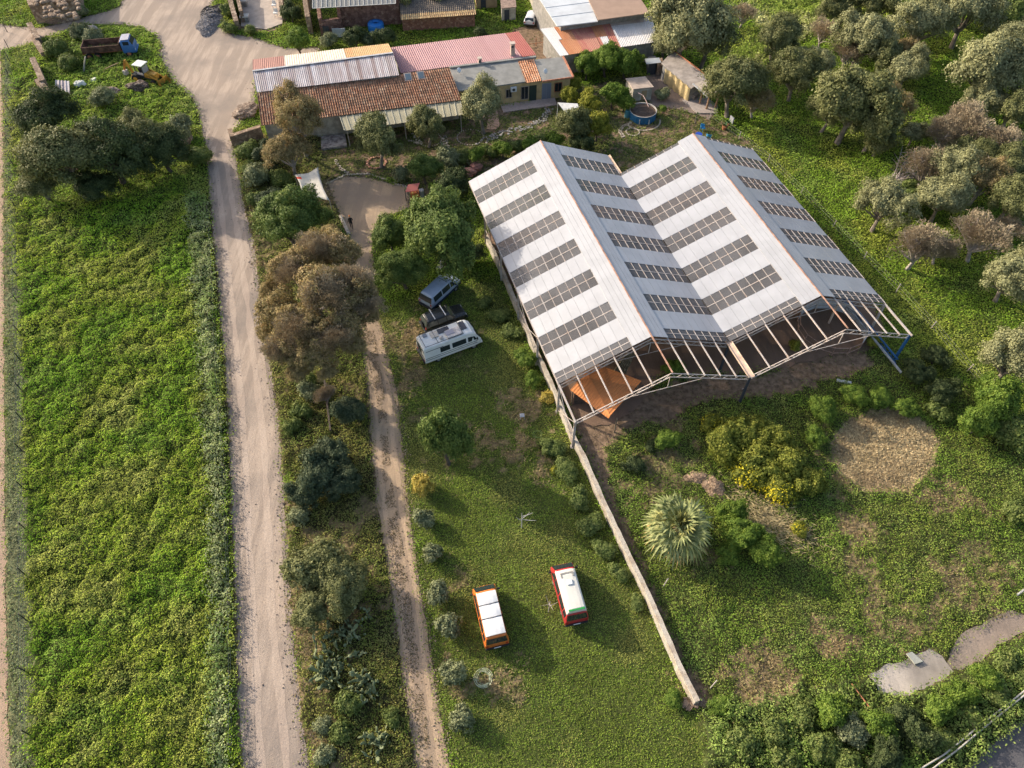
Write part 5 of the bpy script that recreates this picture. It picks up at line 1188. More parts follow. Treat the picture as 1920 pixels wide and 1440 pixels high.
mb.build('tank', m_blt, tk, smooth=True); mb = MB(); mb.tube([(p.x, p.y, .98), (p.x, p.y, 1.02)], .42, 20); mb.build('opening', m_dark, tk)
p = at(1204, 220); pool = empty('round_pool', p, 'round blue above ground pool filled with brown water', 'pool'); mb = MB(); R = 1.75
for r, z in ((R, 0), (R, 1.05), (R + .04, 1.1), (R - .06, 1.1), (R - .06, .8)): mb.v += [Vector((p.x + r * math.cos(k_ * 2 * math.pi / 32), p.y + r * math.sin(k_ * 2 * math.pi / 32), z)) for k_ in range(32)]
for j in range(4):
    for k_ in range(32): mb.f.append([j * 32 + k_, j * 32 + (k_ + 1) % 32, (j + 1) * 32 + (k_ + 1) % 32, (j + 1) * 32 + k_]); mb.m.append(0 if j < 1 else 1)
mb.build('liner', [mat('pool blue', (.025, .13, .27), .5, var=.2), mat('pool rim', (.45, .42, .38), .7)], pool)
mb = MB(); mb.tube([(p.x, p.y, .88), (p.x, p.y, .93)], R - .07, 32); mb.build('brown_water', mat('muddy pool water', (.10, .065, .045), .5, var=.3, scale=2, bump=.2), pool)
mb = MB()
for r in (.5, .85, 1.2): mb.tube([(p.x + r * math.cos(a), p.y - .1 + r * .8 * math.sin(a), .96) for a in [k_ * 2 * math.pi / 24 for k_ in range(25)]], .035, 4)
mb.build('coiled_hose', mat('hose', (.13, .10, .085), .7), pool)
mb = MB(); mb.tube([at(1196, 174, 1.6), at(1206, 179, 1.5), at(1213, 192, 1.15), at(1216, 200, .95)], .05, 6); mb.build('filler_pipe', mat('pink pipe', (.5, .36, .33), .6), pool)
for a in (-1.9, -1.2): mb = MB(); q = p + Vector((math.cos(a) * (R + .06), math.sin(a) * (R + .06), .35)); mb.box(q, (.14, .08, .7), a); mb.build('pool_leg', mat('pale leg', (.5, .5, .48), .6), pool)
p = at(1176, 219); mb = MB(); mb.tube([p + UZ * .0, p + UZ * .9], .4, 16); mb.ball(p + UZ * .9, (.4, .4, .08), 16, 5); simple(mb, 'barrel', mat('turquoise barrel', (.08, .24, .28), .6), 'small turquoise barrel against the round pool', 'barrel')
# blue chairs and table
m_bch = mat('sky blue plastic', (.05, .33, .62), .5); m_dbl = mat('dark blue plastic', (.02, .07, .40), .5)
def chair(px, py, rz, lab):
    p = at(px, py); e = empty('garden_chair', p, lab, 'chair', 'blue plastic garden chairs', rz)
    b = MB(); b.tube([(0, 0, .42), (0, 0, .46)], .26, 12); b.build('seat', m_bch, e, local=True)
    b = MB(); vs = []
    for k_ in range(9): a = math.pi * (-.42 + .84 * k_ / 8); vs.append(Vector((-.28 * math.cos(a), .30 * math.sin(a), .46))); vs.append(Vector((-.36 * math.cos(a), .34 * math.sin(a), .88 - .16 * abs(math.sin(a)))))
    b.add(vs, [(2 * i, 2 * i + 2, 2 * i + 3, 2 * i + 1) for i in range(8)]); b.build('backrest', m_bch, e, local=True, solid=.03)
    for dx in (-.2, .2):
        for dy in (-.2, .2): b = MB(); b.beam((dx, dy, .43), (dx * 1.25, dy * 1.25, 0), .05, .05); b.build('leg', m_bch, e, local=True)
chair(1317, 245, -1.0, 'sky blue plastic chair standing behind the blue tub'); chair(1328, 260, 1.2, 'sky blue plastic chair nearest the shed ridge')
p = at(1309, 258); mb = MB(); mb.tube([p, p + UZ * .5, p + UZ * .55], [.38, .42, .44], 16); simple(mb, 'tub', m_dbl, 'dark blue tub between the two sky blue chairs', 'tub', smooth=False)
for px, py, r, lab in ((1357, 243, .3, 'terracotta plant pot beside the white post near the blue chairs'), (1364, 238, .22, 'smaller terracotta plant pot behind the first near the blue chairs')):
    p = at(px, py); e = empty('plant_pot', p, lab, 'plant pot', 'pots by the blue chairs'); b = MB(); b.tube([(0, 0, 0), (0, 0, .45), (0, 0, .5)], [r * .7, r, r * 1.1], 12); b.build('pot', mat('terracotta pot', (.45, .18, .09), .8), e, local=True)
    b = MB(); rr_ = random.Random(px)
    for k_ in range(40): a = rr_.uniform(0, 6.3); d = Vector((math.cos(a), math.sin(a), rr_.uniform(.3, 1.5))) * .3; s_ = Vector((-d.y, d.x, 0)) * .3; b.add([Vector((0, 0, .5)) + d * .3 - s_, Vector((0, 0, .5)) + d * .3 + s_, Vector((0, 0, .5)) + d * 1.3], [(0, 1, 2)])
    b.build('leaves', mat('pot plant', (.05, .12, .03), .8), e, local=True)
p = at(1370, 232); mb = MB(); mb.box(p + UZ * .5, (.12, .8, 1.0), .4); simple(mb, 'white_board', m_panel, 'white board standing beside the terracotta pots', 'board', bevel=.02)
# lounger, stool
p = at(829, 497); e = empty('sun_lounger', p, 'grey sun lounger under the big green tree', 'sun lounger', None, math.radians(72)); b = MB(); b.box((-.35, 0, .32), (1.3, .6, .06)); b.build('seat', mat('grey slats', (.36, .34, .32), .7), e, local=True)
b = MB(); b.beam((.28, 0, .34), (.85, 0, .62), .6, .06); b.build('backrest', mat('grey slats', (.36, .34, .32)), e, local=True)
for dx in (-.9, .6):
    for dy in (-.25, .25): b = MB(); b.beam((dx, dy, 0), (dx, dy, .32), .05, .05); b.build('leg', m_blk, e, local=True)
p = at(979, 784); e = empty('stool', p, 'small white plastic stool standing on the lawn', 'stool', None, .1); b = MB(); b.box((0, 0, .45), (.42, .42, .06)); b.build('seat', m_panel, e, local=True, bevel=.03)
for dx in (-.16, .16):
    for dy in (-.16, .16): b = MB(); b.beam((dx, dy, .44), (dx * 1.2, dy * 1.2, 0), .04, .04); b.build('leg', m_panel, e, local=True)
# hose coils
def coil(px, py, r, nm, m_, lab, n=5, th=.016):
    p = at(px, py); mb = MB(); rr_ = random.Random(int(px))
    pts = []
    for k_ in range(n * 24): a = k_ * 2 * math.pi / 24; rad = r * (1 + .12 * math.sin(a / n * 2 + 1) + .05 * math.sin(a * .37)) * (1 - .04 * (k_ // 24)); pts.append(p + Vector((rad * math.cos(a) + .05 * math.sin(k_ * .13), rad * math.sin(a), .06 + .05 * rr_.random())))
    mb.tube(pts, th, 4); simple(mb, nm, m_, lab, 'hose')
m_hose = mat('pale green hose', (.52, .55, .36), .6)
coil(906, 1272, .62, 'coiled_hose', m_hose, 'pale hose coiled in rings on the lawn below the orange van', 6, .02)
coil(1008, 815, .38, 'coiled_hose', mat('green hose', (.20, .28, .08), .6), 'green hose loosely coiled in the weeds below the white stool', 3, .018)
# stones, pipes and poles
p0, p1 = at(1569, 713, .25), at(1596, 718, .25); mb = MB(); mb.beam(p0, p1, .3, .15); simple(mb, 'plank', mat('pale plank', (.55, .55, .52), .7), 'pale plank lying in the weeds below the round pen', 'plank')
mb = MB(); q = [at(1700, 1225, .45), at(1710, 1222, .45), at(1731, 1240, .32), at(1716, 1245, .32)]; mb.add([v_ - UZ * .15 for v_ in q] + q, [(3, 2, 1, 0), (4, 5, 6, 7), (0, 1, 5, 4), (1, 2, 6, 5), (2, 3, 7, 6), (3, 0, 4, 7)]); simple(mb, 'broken_slab', mat('clean concrete', (.42, .42, .36), .8, var=.1), 'small broken white slab lying on the concrete pad', 'slab')
mb = MB(); mb.tube([at(1597, 1282, .6), at(1612, 1302, .75), at(1632, 1328, .7)], .035, 6); simple(mb, 'rusty_rod', m_rust, 'thin rusty rod lying over the weeds left of the concrete pad', 'rod')
b0 = at(1907, 1116); mb = MB(); mb.tube([b0, b0 + UZ * 6], [.09, .06], 8); simple(mb, 'white_pole', m_panel, 'white pole rising beyond the edge of the plot', 'pole')
for k_, (pts, lab) in enumerate((([(1715, 1448, .9), (1770, 1415, .9), (1840, 1358, .9), (1900, 1312, .9), (1990, 1240, .9)], 'white rail curving along the asphalt road, nearer the hedge'), ([(1735, 1452, .9), (1800, 1402, .9), (1850, 1360, .9), (1925, 1300, .9), (2000, 1240, .9)], 'white rail along the asphalt road, nearer the tarmac'))):
    e = empty('guard_rail', at(*pts[2][:2]), lab, 'rail', 'rails along the asphalt road'); mb = MB(); P = [at(*p) for p in pts]; mb.tube(P, .055, 6); mb.build('rail', mat('pale rail', (.45, .42, .36), .7, var=.2), e)
    for i in range(4):
        q = lerp(P[i], P[i + 1], .5); b = MB(); b.tube([(q.x, q.y, 0), (q.x, q.y, .9)], .04, 5); b.build('post', m_steel, e)
for px, py, lean, lab in ((1243, 1100, .25, 'leaning stake in the weeds below the palm'), (1330, 1292, .35, 'pale leaning stake near the lower wall end')):
    p = at(px, py); mb = MB(); mb.tube([p, p + Vector((lean, lean * .8, 1.1))], .04, 5); simple(mb, 'stake', m_steel, lab, 'stake')
p = at(1393, 738); mb = MB(); mb.tube([p, p + Vector((.2, .1, 1.0))], .03, 5); mb.tube([p + Vector((.2, .1, 1.0)), p + Vector((-.3, -.1, .8))], .02, 5); simple(mb, 'bent_rod', m_steel, 'bent pale rod beside the dark valley post of the shed', 'rod')
# corrugated sheets, junk near the truck
sheet([at(104, 186, .1), at(132, 188, .1), at(130, 152, .9), at(104, 150, .9)], 'metal_sheets', m_zinc, None, period=.5, amp=.06, seed=41, label='stacked grey corrugated sheets leaning by the ruined wall', cat='metal sheets')
def lump(nm, px, py, r, m_, lab, cat, z=0, seed=0, n=1):
    mb = MB(); rr_ = random.Random(seed + int(px)); p = at(px, py)
    bm = bmesh.new(); bmesh.ops.create_icosphere(bm, subdivisions=4, radius=1)
    for v_ in bm.verts: d = noise.noise(v_.co * 1.4 + Vector((seed, px, 0))) * .35 + noise.noise(v_.co * 4 + Vector((seed, px, 0))) * .16 + noise.noise(v_.co * 10 + Vector((seed, px, 0))) * .09; v_.co = Vector((v_.co.x * r[0], v_.co.y * r[1], v_.co.z * r[2])) * (1 + d)
    mb.add([v_.co + p + UZ * (z + r[2] * .6) for v_ in bm.verts], [[v_.index for v_ in f.verts] for f in bm.faces]); bm.free()
    return simple(mb, nm, m_, lab, cat)
m_wh = mat('white plastic sheet', (.62, .62, .56), .6, var=.1); m_rub = stone_mat('rubble', (.18, .13, .10), (.30, .23, .18), (.42, .34, .27), 4)
lump('white_container', 152, 162, (.75, .6, .5), m_wh, 'bulky white container in the weeds right of the stacked sheets', 'container', seed=1)
lump('white_container', 178, 153, (.6, .45, .3), m_wh, 'flat white container nearer the backhoe', 'container', seed=2)
lump('boulder', 174, 61, (1.3, .7, .6), m_wall, 'pale boulder behind the dump truck bed', 'boulder', seed=3)
lump('boulder', 146, 67, (.8, .5, .4), m_wall, 'smaller pale boulder left of the one behind the truck', 'boulder', seed=4)
lump('rubble_heap', 213, 178, (1.3, .9, .6), m_rub, 'heap of brown rubble below the backhoe', 'rubble', seed=5)
lump('rubble_heap', 260, 168, (1.6, 1.0, .7), stone_mat('brush heap', (.07, .05, .04), (.2, .15, .12), (.3, .24, .2), 6), 'dark brush and rubble heap against the backhoe wheel', 'rubble', seed=6)
lump('stone_block', 345, 268, (1.0, 1.5, 1.0), m_st2, 'brown masonry block among shrubs by the gravel road', 'block', seed=8)
lump('rubble_heap', 462, 212, (1.5, 1.8, .6), m_rub, 'rubble heap against the left gable of the farmhouse', 'rubble', seed=9)
def heap(nm, px, py, r, cols, size, lab, cat, n=2600, seed=1):
    rg = np.random.default_rng(seed); p = at(px, py); a = rg.uniform(0, 2 * math.pi, n); q = np.sqrt(rg.random(n)); k = 1 + .18 * np.sin(a * 2 + seed) + .12 * np.sin(a * 5 + 2 * seed)
    x = q * np.cos(a) * r[0] * k; y = q * np.sin(a) * r[1] * k; z = r[2] * np.clip(1 - q ** 1.6, 0, 1) * (.75 + .5 * fbm(x * 1.6 + seed * 9, y * 1.6, 2, 3)) + rg.random(n) * .05
    V, Fq = leaf_quads(np.c_[x, y, z], unit(np.c_[x / r[0] * .6, y / r[1] * .6, np.ones(n)] + rg.normal(size=(n, 3)) * .3), rg.uniform(.6, 1.4, n) * size, 1.4, rg)
    cc = np.array(cols)[rg.integers(0, len(cols), n)] * rg.uniform(.7, 1.2, n)[:, None]
    o_ = bpy.data.objects.new(nm, np_mesh(nm, V, Fq, mat('heap pieces', (.3, .2, .1), .95, attr='Col'), np.repeat(cc, 4, 0))); C.objects.link(o_); o_.location = p; tag(o_, lab, cat); return o_
hc = [(.40, .28, .18), (.33, .22, .14), (.46, .33, .22)]
heap('compost_heap', 1308, 896, (1.1, .75, .45), hc, .13, 'light brown compost heap above the fan palm', 'compost', seed=2)
heap('compost_heap', 1338, 914, (1.0, 1.25, .55), hc, .13, 'larger light brown compost heap beside the flowering shrubs', 'compost', seed=3)
heap('gravel_heap', 396, 36, (2.2, 4.6, .8), [(.22, .20, .20), (.28, .26, .255), (.17, .16, .16)], .18, 'heap of grey gravel at the edge of the yard', 'gravel heap', n=6000, seed=4)
# poles by the truck
for a, b_, r, m_, lab in (((157, 136), (160, 106, 2.0), .13, m_wall, 'pale upright log at the tail of the dump truck'), ((195, 131, .3), (222, 118, 1.2), .10, m_tan, 'long pole lying between the truck and the backhoe')):
    mb = MB(); A = at(*a); B = at(*b_); mb.tube([A, (A + B) / 2 + UZ * .05, B], [r, r * .9, r * .7], 7); simple(mb, 'log', m_, lab, 'log')
# ruined wall stumps left of the truck
for k_, (p, q, h_, lab) in enumerate((((66, 66), (80, 90), 1.9, 'farthest stump of the ruined wall left of the truck'), ((70, 84), (88, 112), 1.4, 'second stump of the ruined wall, crumbled low'), ((74, 134), (90, 172), 2.1, 'tall stump of the ruined wall above the leaning sheets'), ((80, 168), (97, 186), 1.6, 'nearest stump of the ruined wall beside the dark trees'))):
    mb = MB(); wallseg(mb, at(*p), at(*q), .75, h_, h_ * .8); simple(mb, 'ruined_wall', m_st2, lab, 'ruined wall')
mb = MB(); wallseg(mb, at(441, 274), at(496, 262), .6, 1.6, 2.0); mb2 = mb; wallseg(mb, at(441, 276), at(437, 262), .5, 1.6); simple(mb, 'stone_wall', m_st2, 'short rough stone wall joining the farmhouse gable to the road', 'wall')
# stone rings and pavers in the garden
def ring(px, py, r, n, s_, m_, lab, nm='stone_ring', arc=(0, 2 * math.pi), ey=1.0):
    mb = MB(); p = at(px, py); rr_ = random.Random(int(px))
    for k_ in range(n):
        a = lerp(arc[0], arc[1], k_ / n); mb.box(p + Vector((r * math.cos(a), r * ey * math.sin(a), s_ * .3)), (s_ * rr_.uniform(.8, 1.2), s_ * rr_.uniform(.6, 1), s_ * rr_.uniform(.5, .9)), a + rr_.uniform(-.3, .3))
    simple(mb, nm, m_, lab, 'stone ring')
m_ts = mat('terracotta stones', (.42, .22, .15), .9, var=.35, scale=3); m_ps2 = mat('pale stones', (.46, .39, .31), .9, var=.3, scale=3)
ring(706, 306, 1.15, 22, .26, m_ts, 'ring of reddish stones around the olive nearest the drive')
ring(806, 262, 1.5, 30, .15, m_ps2, 'thin ring of pale stones under the olive by the awning')
ring(882, 258, 1.7, 32, .15, m_ps2, 'thin ring of pale stones under the grey olive')
ring(1186, 248, .85, 22, .17, m_ps2, 'small ring of pale stones below the round pool')
ring(1204, 226, 2.35, 30, .17, m_ps2, 'arc of pale stones around the round pool', arc=(-2.6, .1))
def pavers(pts, n, s_, m_, lab, jit=.12):
    P = ats(pts); mb = MB(); rr_ = random.Random(n); L = len(P) - 1
    for k_ in range(n):
        t_ = k_ / n * L; i = int(t_); c = lerp(P[i], P[i + 1], t_ - i); mb.box(c + Vector((rr_.uniform(-jit, jit), rr_.uniform(-jit, jit), .05)), (s_ * rr_.uniform(.6, 1.2), s_ * rr_.uniform(.6, 1.1), .1), rr_.uniform(0, 3))
    simple(mb, 'stone_path', m_, lab, 'stone path')
pavers([(1182, 231), (1167, 238), (1162, 248), (1170, 258)], 16, .42, m_ps2, 'curved path of pale pavers left of the small stone ring', .05)
pavers([(832, 255), (838, 275), (846, 290)], 26, .3, m_ps2, 'straight cobbled path between the two ringed olives', .25)
pavers([(1030, 205), (1018, 225), (990, 238), (940, 250), (900, 268)], 110, .30, mat('grey cobbles', (.30, .28, .26), .9, var=.35, scale=3), 'curving cobbled path from the cottage terrace across the garden', .5)
pavers([(770, 265), (790, 270), (772, 250)], 14, .3, m_ps2, 'short cobbled path below the awning', .2)
pavers([(612, 345), (650, 328), (690, 326), (730, 340), (765, 352)], 60, .22, m_ps2, 'row of pale edging stones around the top of the drive', .08)
pavers([(628, 302), (640, 318), (655, 325)], 20, .3, m_ps2, 'short line of pale stones below the porch slab', .15)
pavers([(1395, 800), (1340, 815)], 3, .5, m_tan, 'three flat stones in the weeds by the flowering shrubs', .3)
mb = MB(); mb.prism([p_[:2] for p_ in ats([(918, 205), (932, 204), (937, 235), (930, 243), (912, 243)])], 0, .06); simple(mb, 'clay_path', mat('terracotta clay', (.42, .27, .19), .9, var=.15), 'terracotta coloured path between the grey olive and the terrace', 'path')
for px, py, sx, lab in ((645, 430, .5, 'pale kerb stone at the left edge of the drive below the walker'),):
    a, b_ = at(638, 405, .1), at(655, 440, .1); mb = MB(); mb.beam(a, b_, .35, .25); simple(mb, 'kerb_stone', m_ps2, lab, 'kerb')
for px, py, lab in ((893, 318, 'reddish boulder against the back corner of the shed'), (880, 328, 'darker reddish boulder left of the one by the shed corner')): lump('boulder', px, py, (.8, .6, .55), mat('red stone', (.36, .17, .13), .9, var=.35, scale=2), lab, 'boulder', seed=px)
# yard clutter by the gate
gt = empty('yard_fence', at(1010, 90, 0), 'low rusty pipe fence between the barn and the red shed', 'fence'); mb = MB()
for dz in (.4, 1.0): mb.tube([at(985, 84, dz), at(1040, 76, dz)], .04, 5)
mb.tube([at(1007, 115, .8), at(1052, 103, .8)], .04, 5); mb.build('rail', m_rust, gt)
for px, py in ((985, 88), (1005, 86), (1025, 83), (1040, 81)): p = at(px, py); b = MB(); b.tube([p, p + UZ * 1.2], .05, 5); b.build('post', m_rust, gt)

# fences
def fence(nm, lab, base, h_, m_, wires, lean=0.0, wire_m=None):
    P = [at(*p) for p in base]; e = empty(nm, P[0], lab, 'fence'); tops = []
    for i, p in enumerate(P):
        d = Vector((noise.noise(p * 3.1) * lean, noise.noise(p * 2.3) * lean, 0)); b = MB(); b.tube([p - UZ * .1, p + UZ * h_ + d], [.05, .045], 5); b.build('post', m_, e); tops.append((p, d))
    b = MB()
    for z in wires:
        for i in range(len(P) - 1):
            a = tops[i][0] + UZ * z + tops[i][1] * (z / h_); c = tops[i + 1][0] + UZ * z + tops[i + 1][1] * (z / h_); b.tube([a, (a + c) / 2 - UZ * .04, c], .010, 3, cap=False)
    b.build('wire', wire_m or mat('fence wire', (.22, .22, .20), .6), e); return e
lf = [(14, 60), (17, 92), (20, 118), (21, 150), (21, 182), (20, 213), (21, 245), (22, 277), (25, 310), (28, 350), (31, 393), (33, 433), (34, 476), (36, 522), (38, 572), (40, 628), (42, 680), (43, 735), (44, 790), (45, 848), (47, 918), (52, 996), (50, 1080), (52, 1165), (56, 1262), (60, 1380)]
fence('wire_fence', 'long wire fence of dark posts along the sandy path', lf, 1.5, m_blk, (.3, .6, .9, 1.2, 1.45), .15)
fence('wire_fence', 'wire fence of thin pale posts along the right side of the shed', [(1330, 222), (1385, 262), (1440, 305), (1500, 365), (1560, 428), (1619, 487), (1679, 549), (1744, 617), (1812, 697), (1880, 780)], 1.2, m_steel, (.4, .8, 1.15), .3)
fence('wire_fence', 'sagging wire fence on thin stakes between the field and the gravel road', [(392, 400), (400, 520), (409, 640), (416, 760), (424, 880), (430, 1010), (434, 1140), (436, 1270), (440, 1400)], 1.1, mat('thin stakes', (.16, .13, .10), .8), (.5, 1.0), .3)
# clothes line stake & bare sapling
p = at(1028, 1148); mb = MB(); mb.tube([p, p + UZ * 2.1 + Vector((.05, 0, 0))], .035, 5)
for k_ in range(4): a = k_ * 1.6 + .3; mb.tube([p + UZ * (1.2 + .2 * k_), p + UZ * (1.5 + .2 * k_) + Vector((math.cos(a), math.sin(a), 0)) * .7], [.02, .01], 4)
simple(mb, 'bare_sapling', m_steel, 'thin bare sapling beside the red van', 'sapling')
p = at(978, 990); mb = MB(); mb.tube([p, p + UZ * 1.6, p + UZ * 2.6], [.05, .04, .02], 6)
for k_, (a, L, z) in enumerate(((-.2, 1.2, 1.5), (.6, .8, 1.6), (2.8, .5, 1.3), (.2, .9, 2.0))): mb.tube([p + UZ * z, p + UZ * (z + .1) + Vector((math.cos(a), math.sin(a), 0)) * L * .6, p + UZ * (z + .3) + Vector((math.cos(a), math.sin(a), 0)) * L], [.03, .02, .01], 4)
simple(mb, 'bare_sapling', mat('pale bark', (.42, .40, .38), .8), 'pale bare sapling alone in the shaded lawn', 'sapling')
# ---------------------------------------------------------------- trees, shrubs, palm, cactus
def leaf_mat(name, cols, trans=.22, sc=1.3):
    m = bpy.data.materials.new(name); m.use_nodes = True; n = m.node_tree.nodes; l = m.node_tree.links; p = n['Principled BSDF']
    p.inputs['Roughness'].default_value = .65; p.inputs['Specular IOR Level'].default_value = .2
    cols = [(min(1, c[0] * 1.45), min(1, c[1] * 1.42), min(1, c[2] * 1.05)) for c in cols]
    g = n.new('ShaderNodeNewGeometry'); oi = n.new('ShaderNodeObjectInfo'); r = n.new('ShaderNodeValToRGB'); e = r.color_ramp.elements
    e[0].color = tuple(cols[0]) + (1,); e[0].position = .1; e[1].color = tuple(cols[-1]) + (1,); e[1].position = .95
    for i, c in enumerate(cols[1:-1]): k = e.new(.1 + .85 * (i + 1) / (len(cols) - 1)); k.color = tuple(c) + (1,)
    tc = n.new('ShaderNodeTexCoord'); nz = n.new('ShaderNodeTexNoise'); nz.inputs['Scale'].default_value = sc * 2.2; nz.inputs['Detail'].default_value = 3
    va = n.new('ShaderNodeVectorMath'); va.operation = 'ADD'; l.new(tc.outputs['Object'], va.inputs[0]); l.new(oi.outputs['Random'], va.inputs[1]); l.new(va.outputs[0], nz.inputs['Vector'])
    a = n.new('ShaderNodeMath'); a.operation = 'MULTIPLY_ADD'; a.inputs[1].default_value = .55; l.new(g.outputs['Random Per Island'], a.inputs[0])
    b = n.new('ShaderNodeMapRange'); b.inputs[1].default_value = .3; b.inputs[2].default_value = .7; b.inputs[3].default_value = -.1; b.inputs[4].default_value = .55; l.new(nz.outputs[0], b.inputs[0])
    l.new(b.outputs[0], a.inputs[2]); l.new(a.outputs[0], r.inputs[0]); l.new(r.outputs[0], p.inputs['Base Color'])
    tr = n.new('ShaderNodeBsdfTranslucent'); l.new(r.outputs[0], tr.inputs[0]); mx = n.new('ShaderNodeMixShader'); mx.inputs[0].default_value = trans
    l.new(p.outputs[0], mx.inputs[1]); l.new(tr.outputs[0], mx.inputs[2]); l.new(mx.outputs[0], n['Material Output'].inputs[0]); MATS[name] = m; return m
m_bark = mat('olive bark', (.23, .19, .155), .95, var=.35, scale=5, bump=.6); m_dbark = mat('dark bark', (.10, .08, .065), .95, var=.3, scale=5)
m_pbark = mat('pale dead wood', (.36, .31, .28), .9, var=.25, scale=6)
KIND = {  # lobes, leaves per lobe, leaf size, shell, height centre, squash, lobe r, material, bark, fill
 'olive': (46, 200, .075, .74, 1.10, .80, .30, leaf_mat('olive leaves', [(.055,.065,.028),(.120,.130,.065),(.200,.205,.120)]), m_bark),
 'greyolive': (48, 190, .075, .74, 1.10, .80, .30, leaf_mat('silvery olive leaves', [(.095,.10,.058),(.195,.20,.13),(.29,.295,.205)]), m_bark),
 'carob': (60, 230, .070, .76, 1.00, .85, .28, leaf_mat('carob leaves', [(.040,.068,.020),(.088,.130,.040),(.15,.185,.065)]), m_dbark),
 'bright': (46, 200, .075, .74, 1.05, .85, .29, leaf_mat('bright green leaves', [(.05,.09,.018),(.10,.16,.030),(.17,.22,.05)], .3), m_dbark),
 'yellow': (40, 190, .080, .74, .85, .85, .30, leaf_mat('yellow green leaves', [(.09,.11,.018),(.19,.20,.035),(.32,.30,.06)], .3), m_dbark),
 'brown': (120, 62, .052, .84, 1.25, .85, .20, leaf_mat('russet eucalyptus leaves', [(.085,.075,.038),(.18,.145,.085),(.29,.22,.15),(.20,.18,.085),(.34,.22,.15)], .25), m_pbark),
 'dark': (46, 230, .070, .76, .80, .80, .28, leaf_mat('dark lentisk leaves', [(.022,.036,.018),(.05,.07,.032),(.09,.11,.058)]), m_dbark),
 'bluegreen': (40, 230, .075, .76, .78, .85, .30, leaf_mat('blue green juniper leaves', [(.024,.040,.028),(.055,.075,.050),(.10,.12,.085)]), m_dbark),
 'bush': (26, 170, .11, .62, .50, .75, .38, leaf_mat('bush leaves', [(.05,.075,.025),(.10,.135,.045),(.17,.19,.08)], .25), m_dbark),
 'greybush': (26, 180, .10, .62, .55, .85, .38, leaf_mat('grey bush leaves', [(.08,.095,.06),(.15,.17,.115),(.24,.255,.185)], .2), m_bark),
 'thicket': (34, 200, .09, .68, .55, .75, .34, leaf_mat('yellow green thicket leaves', [(.07,.09,.02),(.15,.17,.035),(.24,.24,.06)], .25), m_dbark),
 'goldbush': (26, 180, .10, .62, .55, .85, .38, leaf_mat('golden bush leaves', [(.16,.13,.03),(.34,.27,.07),(.46,.37,.14)], .2), m_bark),
 'bare': (60, 130, .020, .72, 1.0, .78, .27, leaf_mat('bare violet twigs', [(.14,.11,.095),(.25,.205,.185),(.36,.31,.28)], .1), m_pbark)}
def crown_mesh(kind, seed, tier=0):
    nl, npl, ls, shell, zc, sq, lr, m_, bark = KIND[kind]; nl = int(nl * (1, 1.3, 1.7)[tier]); lr *= (1, .9, .8)[tier]; ls *= (1, .72, .50)[tier]; npl = int(npl * (1, 1.75, 2.5)[tier]); rg = np.random.default_rng(seed)
    c = unit(rg.normal(size=(nl, 3))); c[:, 2] = np.where(c[:, 2] < -.35, -c[:, 2], c[:, 2]); rad = rg.uniform(.30, 1.0, nl) ** .5 * shell
    skew = 1 + .22 * np.sin(np.arctan2(c[:, 1], c[:, 0]) * 2 + seed) + .16 * np.sin(np.arctan2(c[:, 1], c[:, 0]) * 3 + seed * 2.1)
    ctr = c * (rad * skew)[:, None]; ctr[:, 2] *= sq; r = lr * rg.uniform(.6, 1.25, nl)
    P = []; N = []
    for i in range(nl):
        k = max(20, int(npl * (r[i] / lr) ** 2)); d = unit(rg.normal(size=(k, 3))); d[:, 2] = np.where((d[:, 2] < -.2) & (rg.random(k) < .6), -d[:, 2], d[:, 2])
        q = ctr[i] + d * (r[i] * rg.uniform(.10 if kind == 'brown' else .5, 1.3 if kind == 'brown' else 1.12, k) ** .6)[:, None] * np.array([1, 1, .82]) * (1 + .25 * np.sin(d[:, :1] * 5 + i))
        P.append(q); N.append(unit(d + .5 * c[i] + rg.normal(size=(k, 3)) * .55))
    P = np.concatenate(P); N = np.concatenate(N); n = len(P); stray = rg.random(n) < .04; P[stray] *= 1.1
    P[:, 2] += zc
    if kind == 'bare':
        d = unit(P - np.array([0, 0, .35])); V, Fq = leaf_quads(P, unit(np.cross(d, rg.normal(size=(n, 3)))), rg.uniform(.6, 1.3, n) * ls, 6.0, rg, up=d * .35)
    elif kind == 'brown': V, Fq = leaf_quads(P, N, rg.uniform(.5, 1.3, n) * ls, 2.4, rg, up=np.array([0, 0, -.5]))
    else: V, Fq = leaf_quads(P, N, rg.uniform(.6, 1.3, n) * ls, 1.5, rg)
    me_ = np_mesh('crown_' + kind, V, Fq, m_); return me_, ctr + np.array([0, 0, zc])
def trunk_mesh(kind, seed, ctr):
    rr_ = random.Random(seed); zc = KIND[kind][4]; mb = MB(); lean = Vector((rr_.uniform(-.12, .12), rr_.uniform(-.12, .12), 0)); fork = lean + UZ * zc * .42
    mb.tube([Vector((0, 0, -.05)), lean * .5 + UZ * zc * .2, fork], [.085, .065, .06], 7)
    idx = rr_.sample(range(len(ctr)), 14 if kind != 'bare' else 26)
    for i in idx:
        c = Vector(ctr[i]); mid = fork.lerp(c, .5) + Vector((rr_.uniform(-.06, .06), rr_.uniform(-.06, .06), rr_.uniform(-.02, .08))); mb.tube([fork, mid, c], [.04, .024, .008], 5)
        if kind in ('bare', 'brown'):
            for k_ in range(4): d = Vector((rr_.uniform(-1, 1), rr_.uniform(-1, 1), rr_.uniform(-.1, 1))).normalized(); s_ = mid.lerp(c, rr_.random()); mb.tube([s_, s_ + d * .16 + UZ * .02, s_ + d * .32], [.012, .008, .003], 4)
    me_ = bpy.data.meshes.new('trunk_' + kind); me_.from_pydata(mb.v, [], mb.f); me_.materials.append(KIND[kind][8]); me_.update(); return me_
VARS = {}
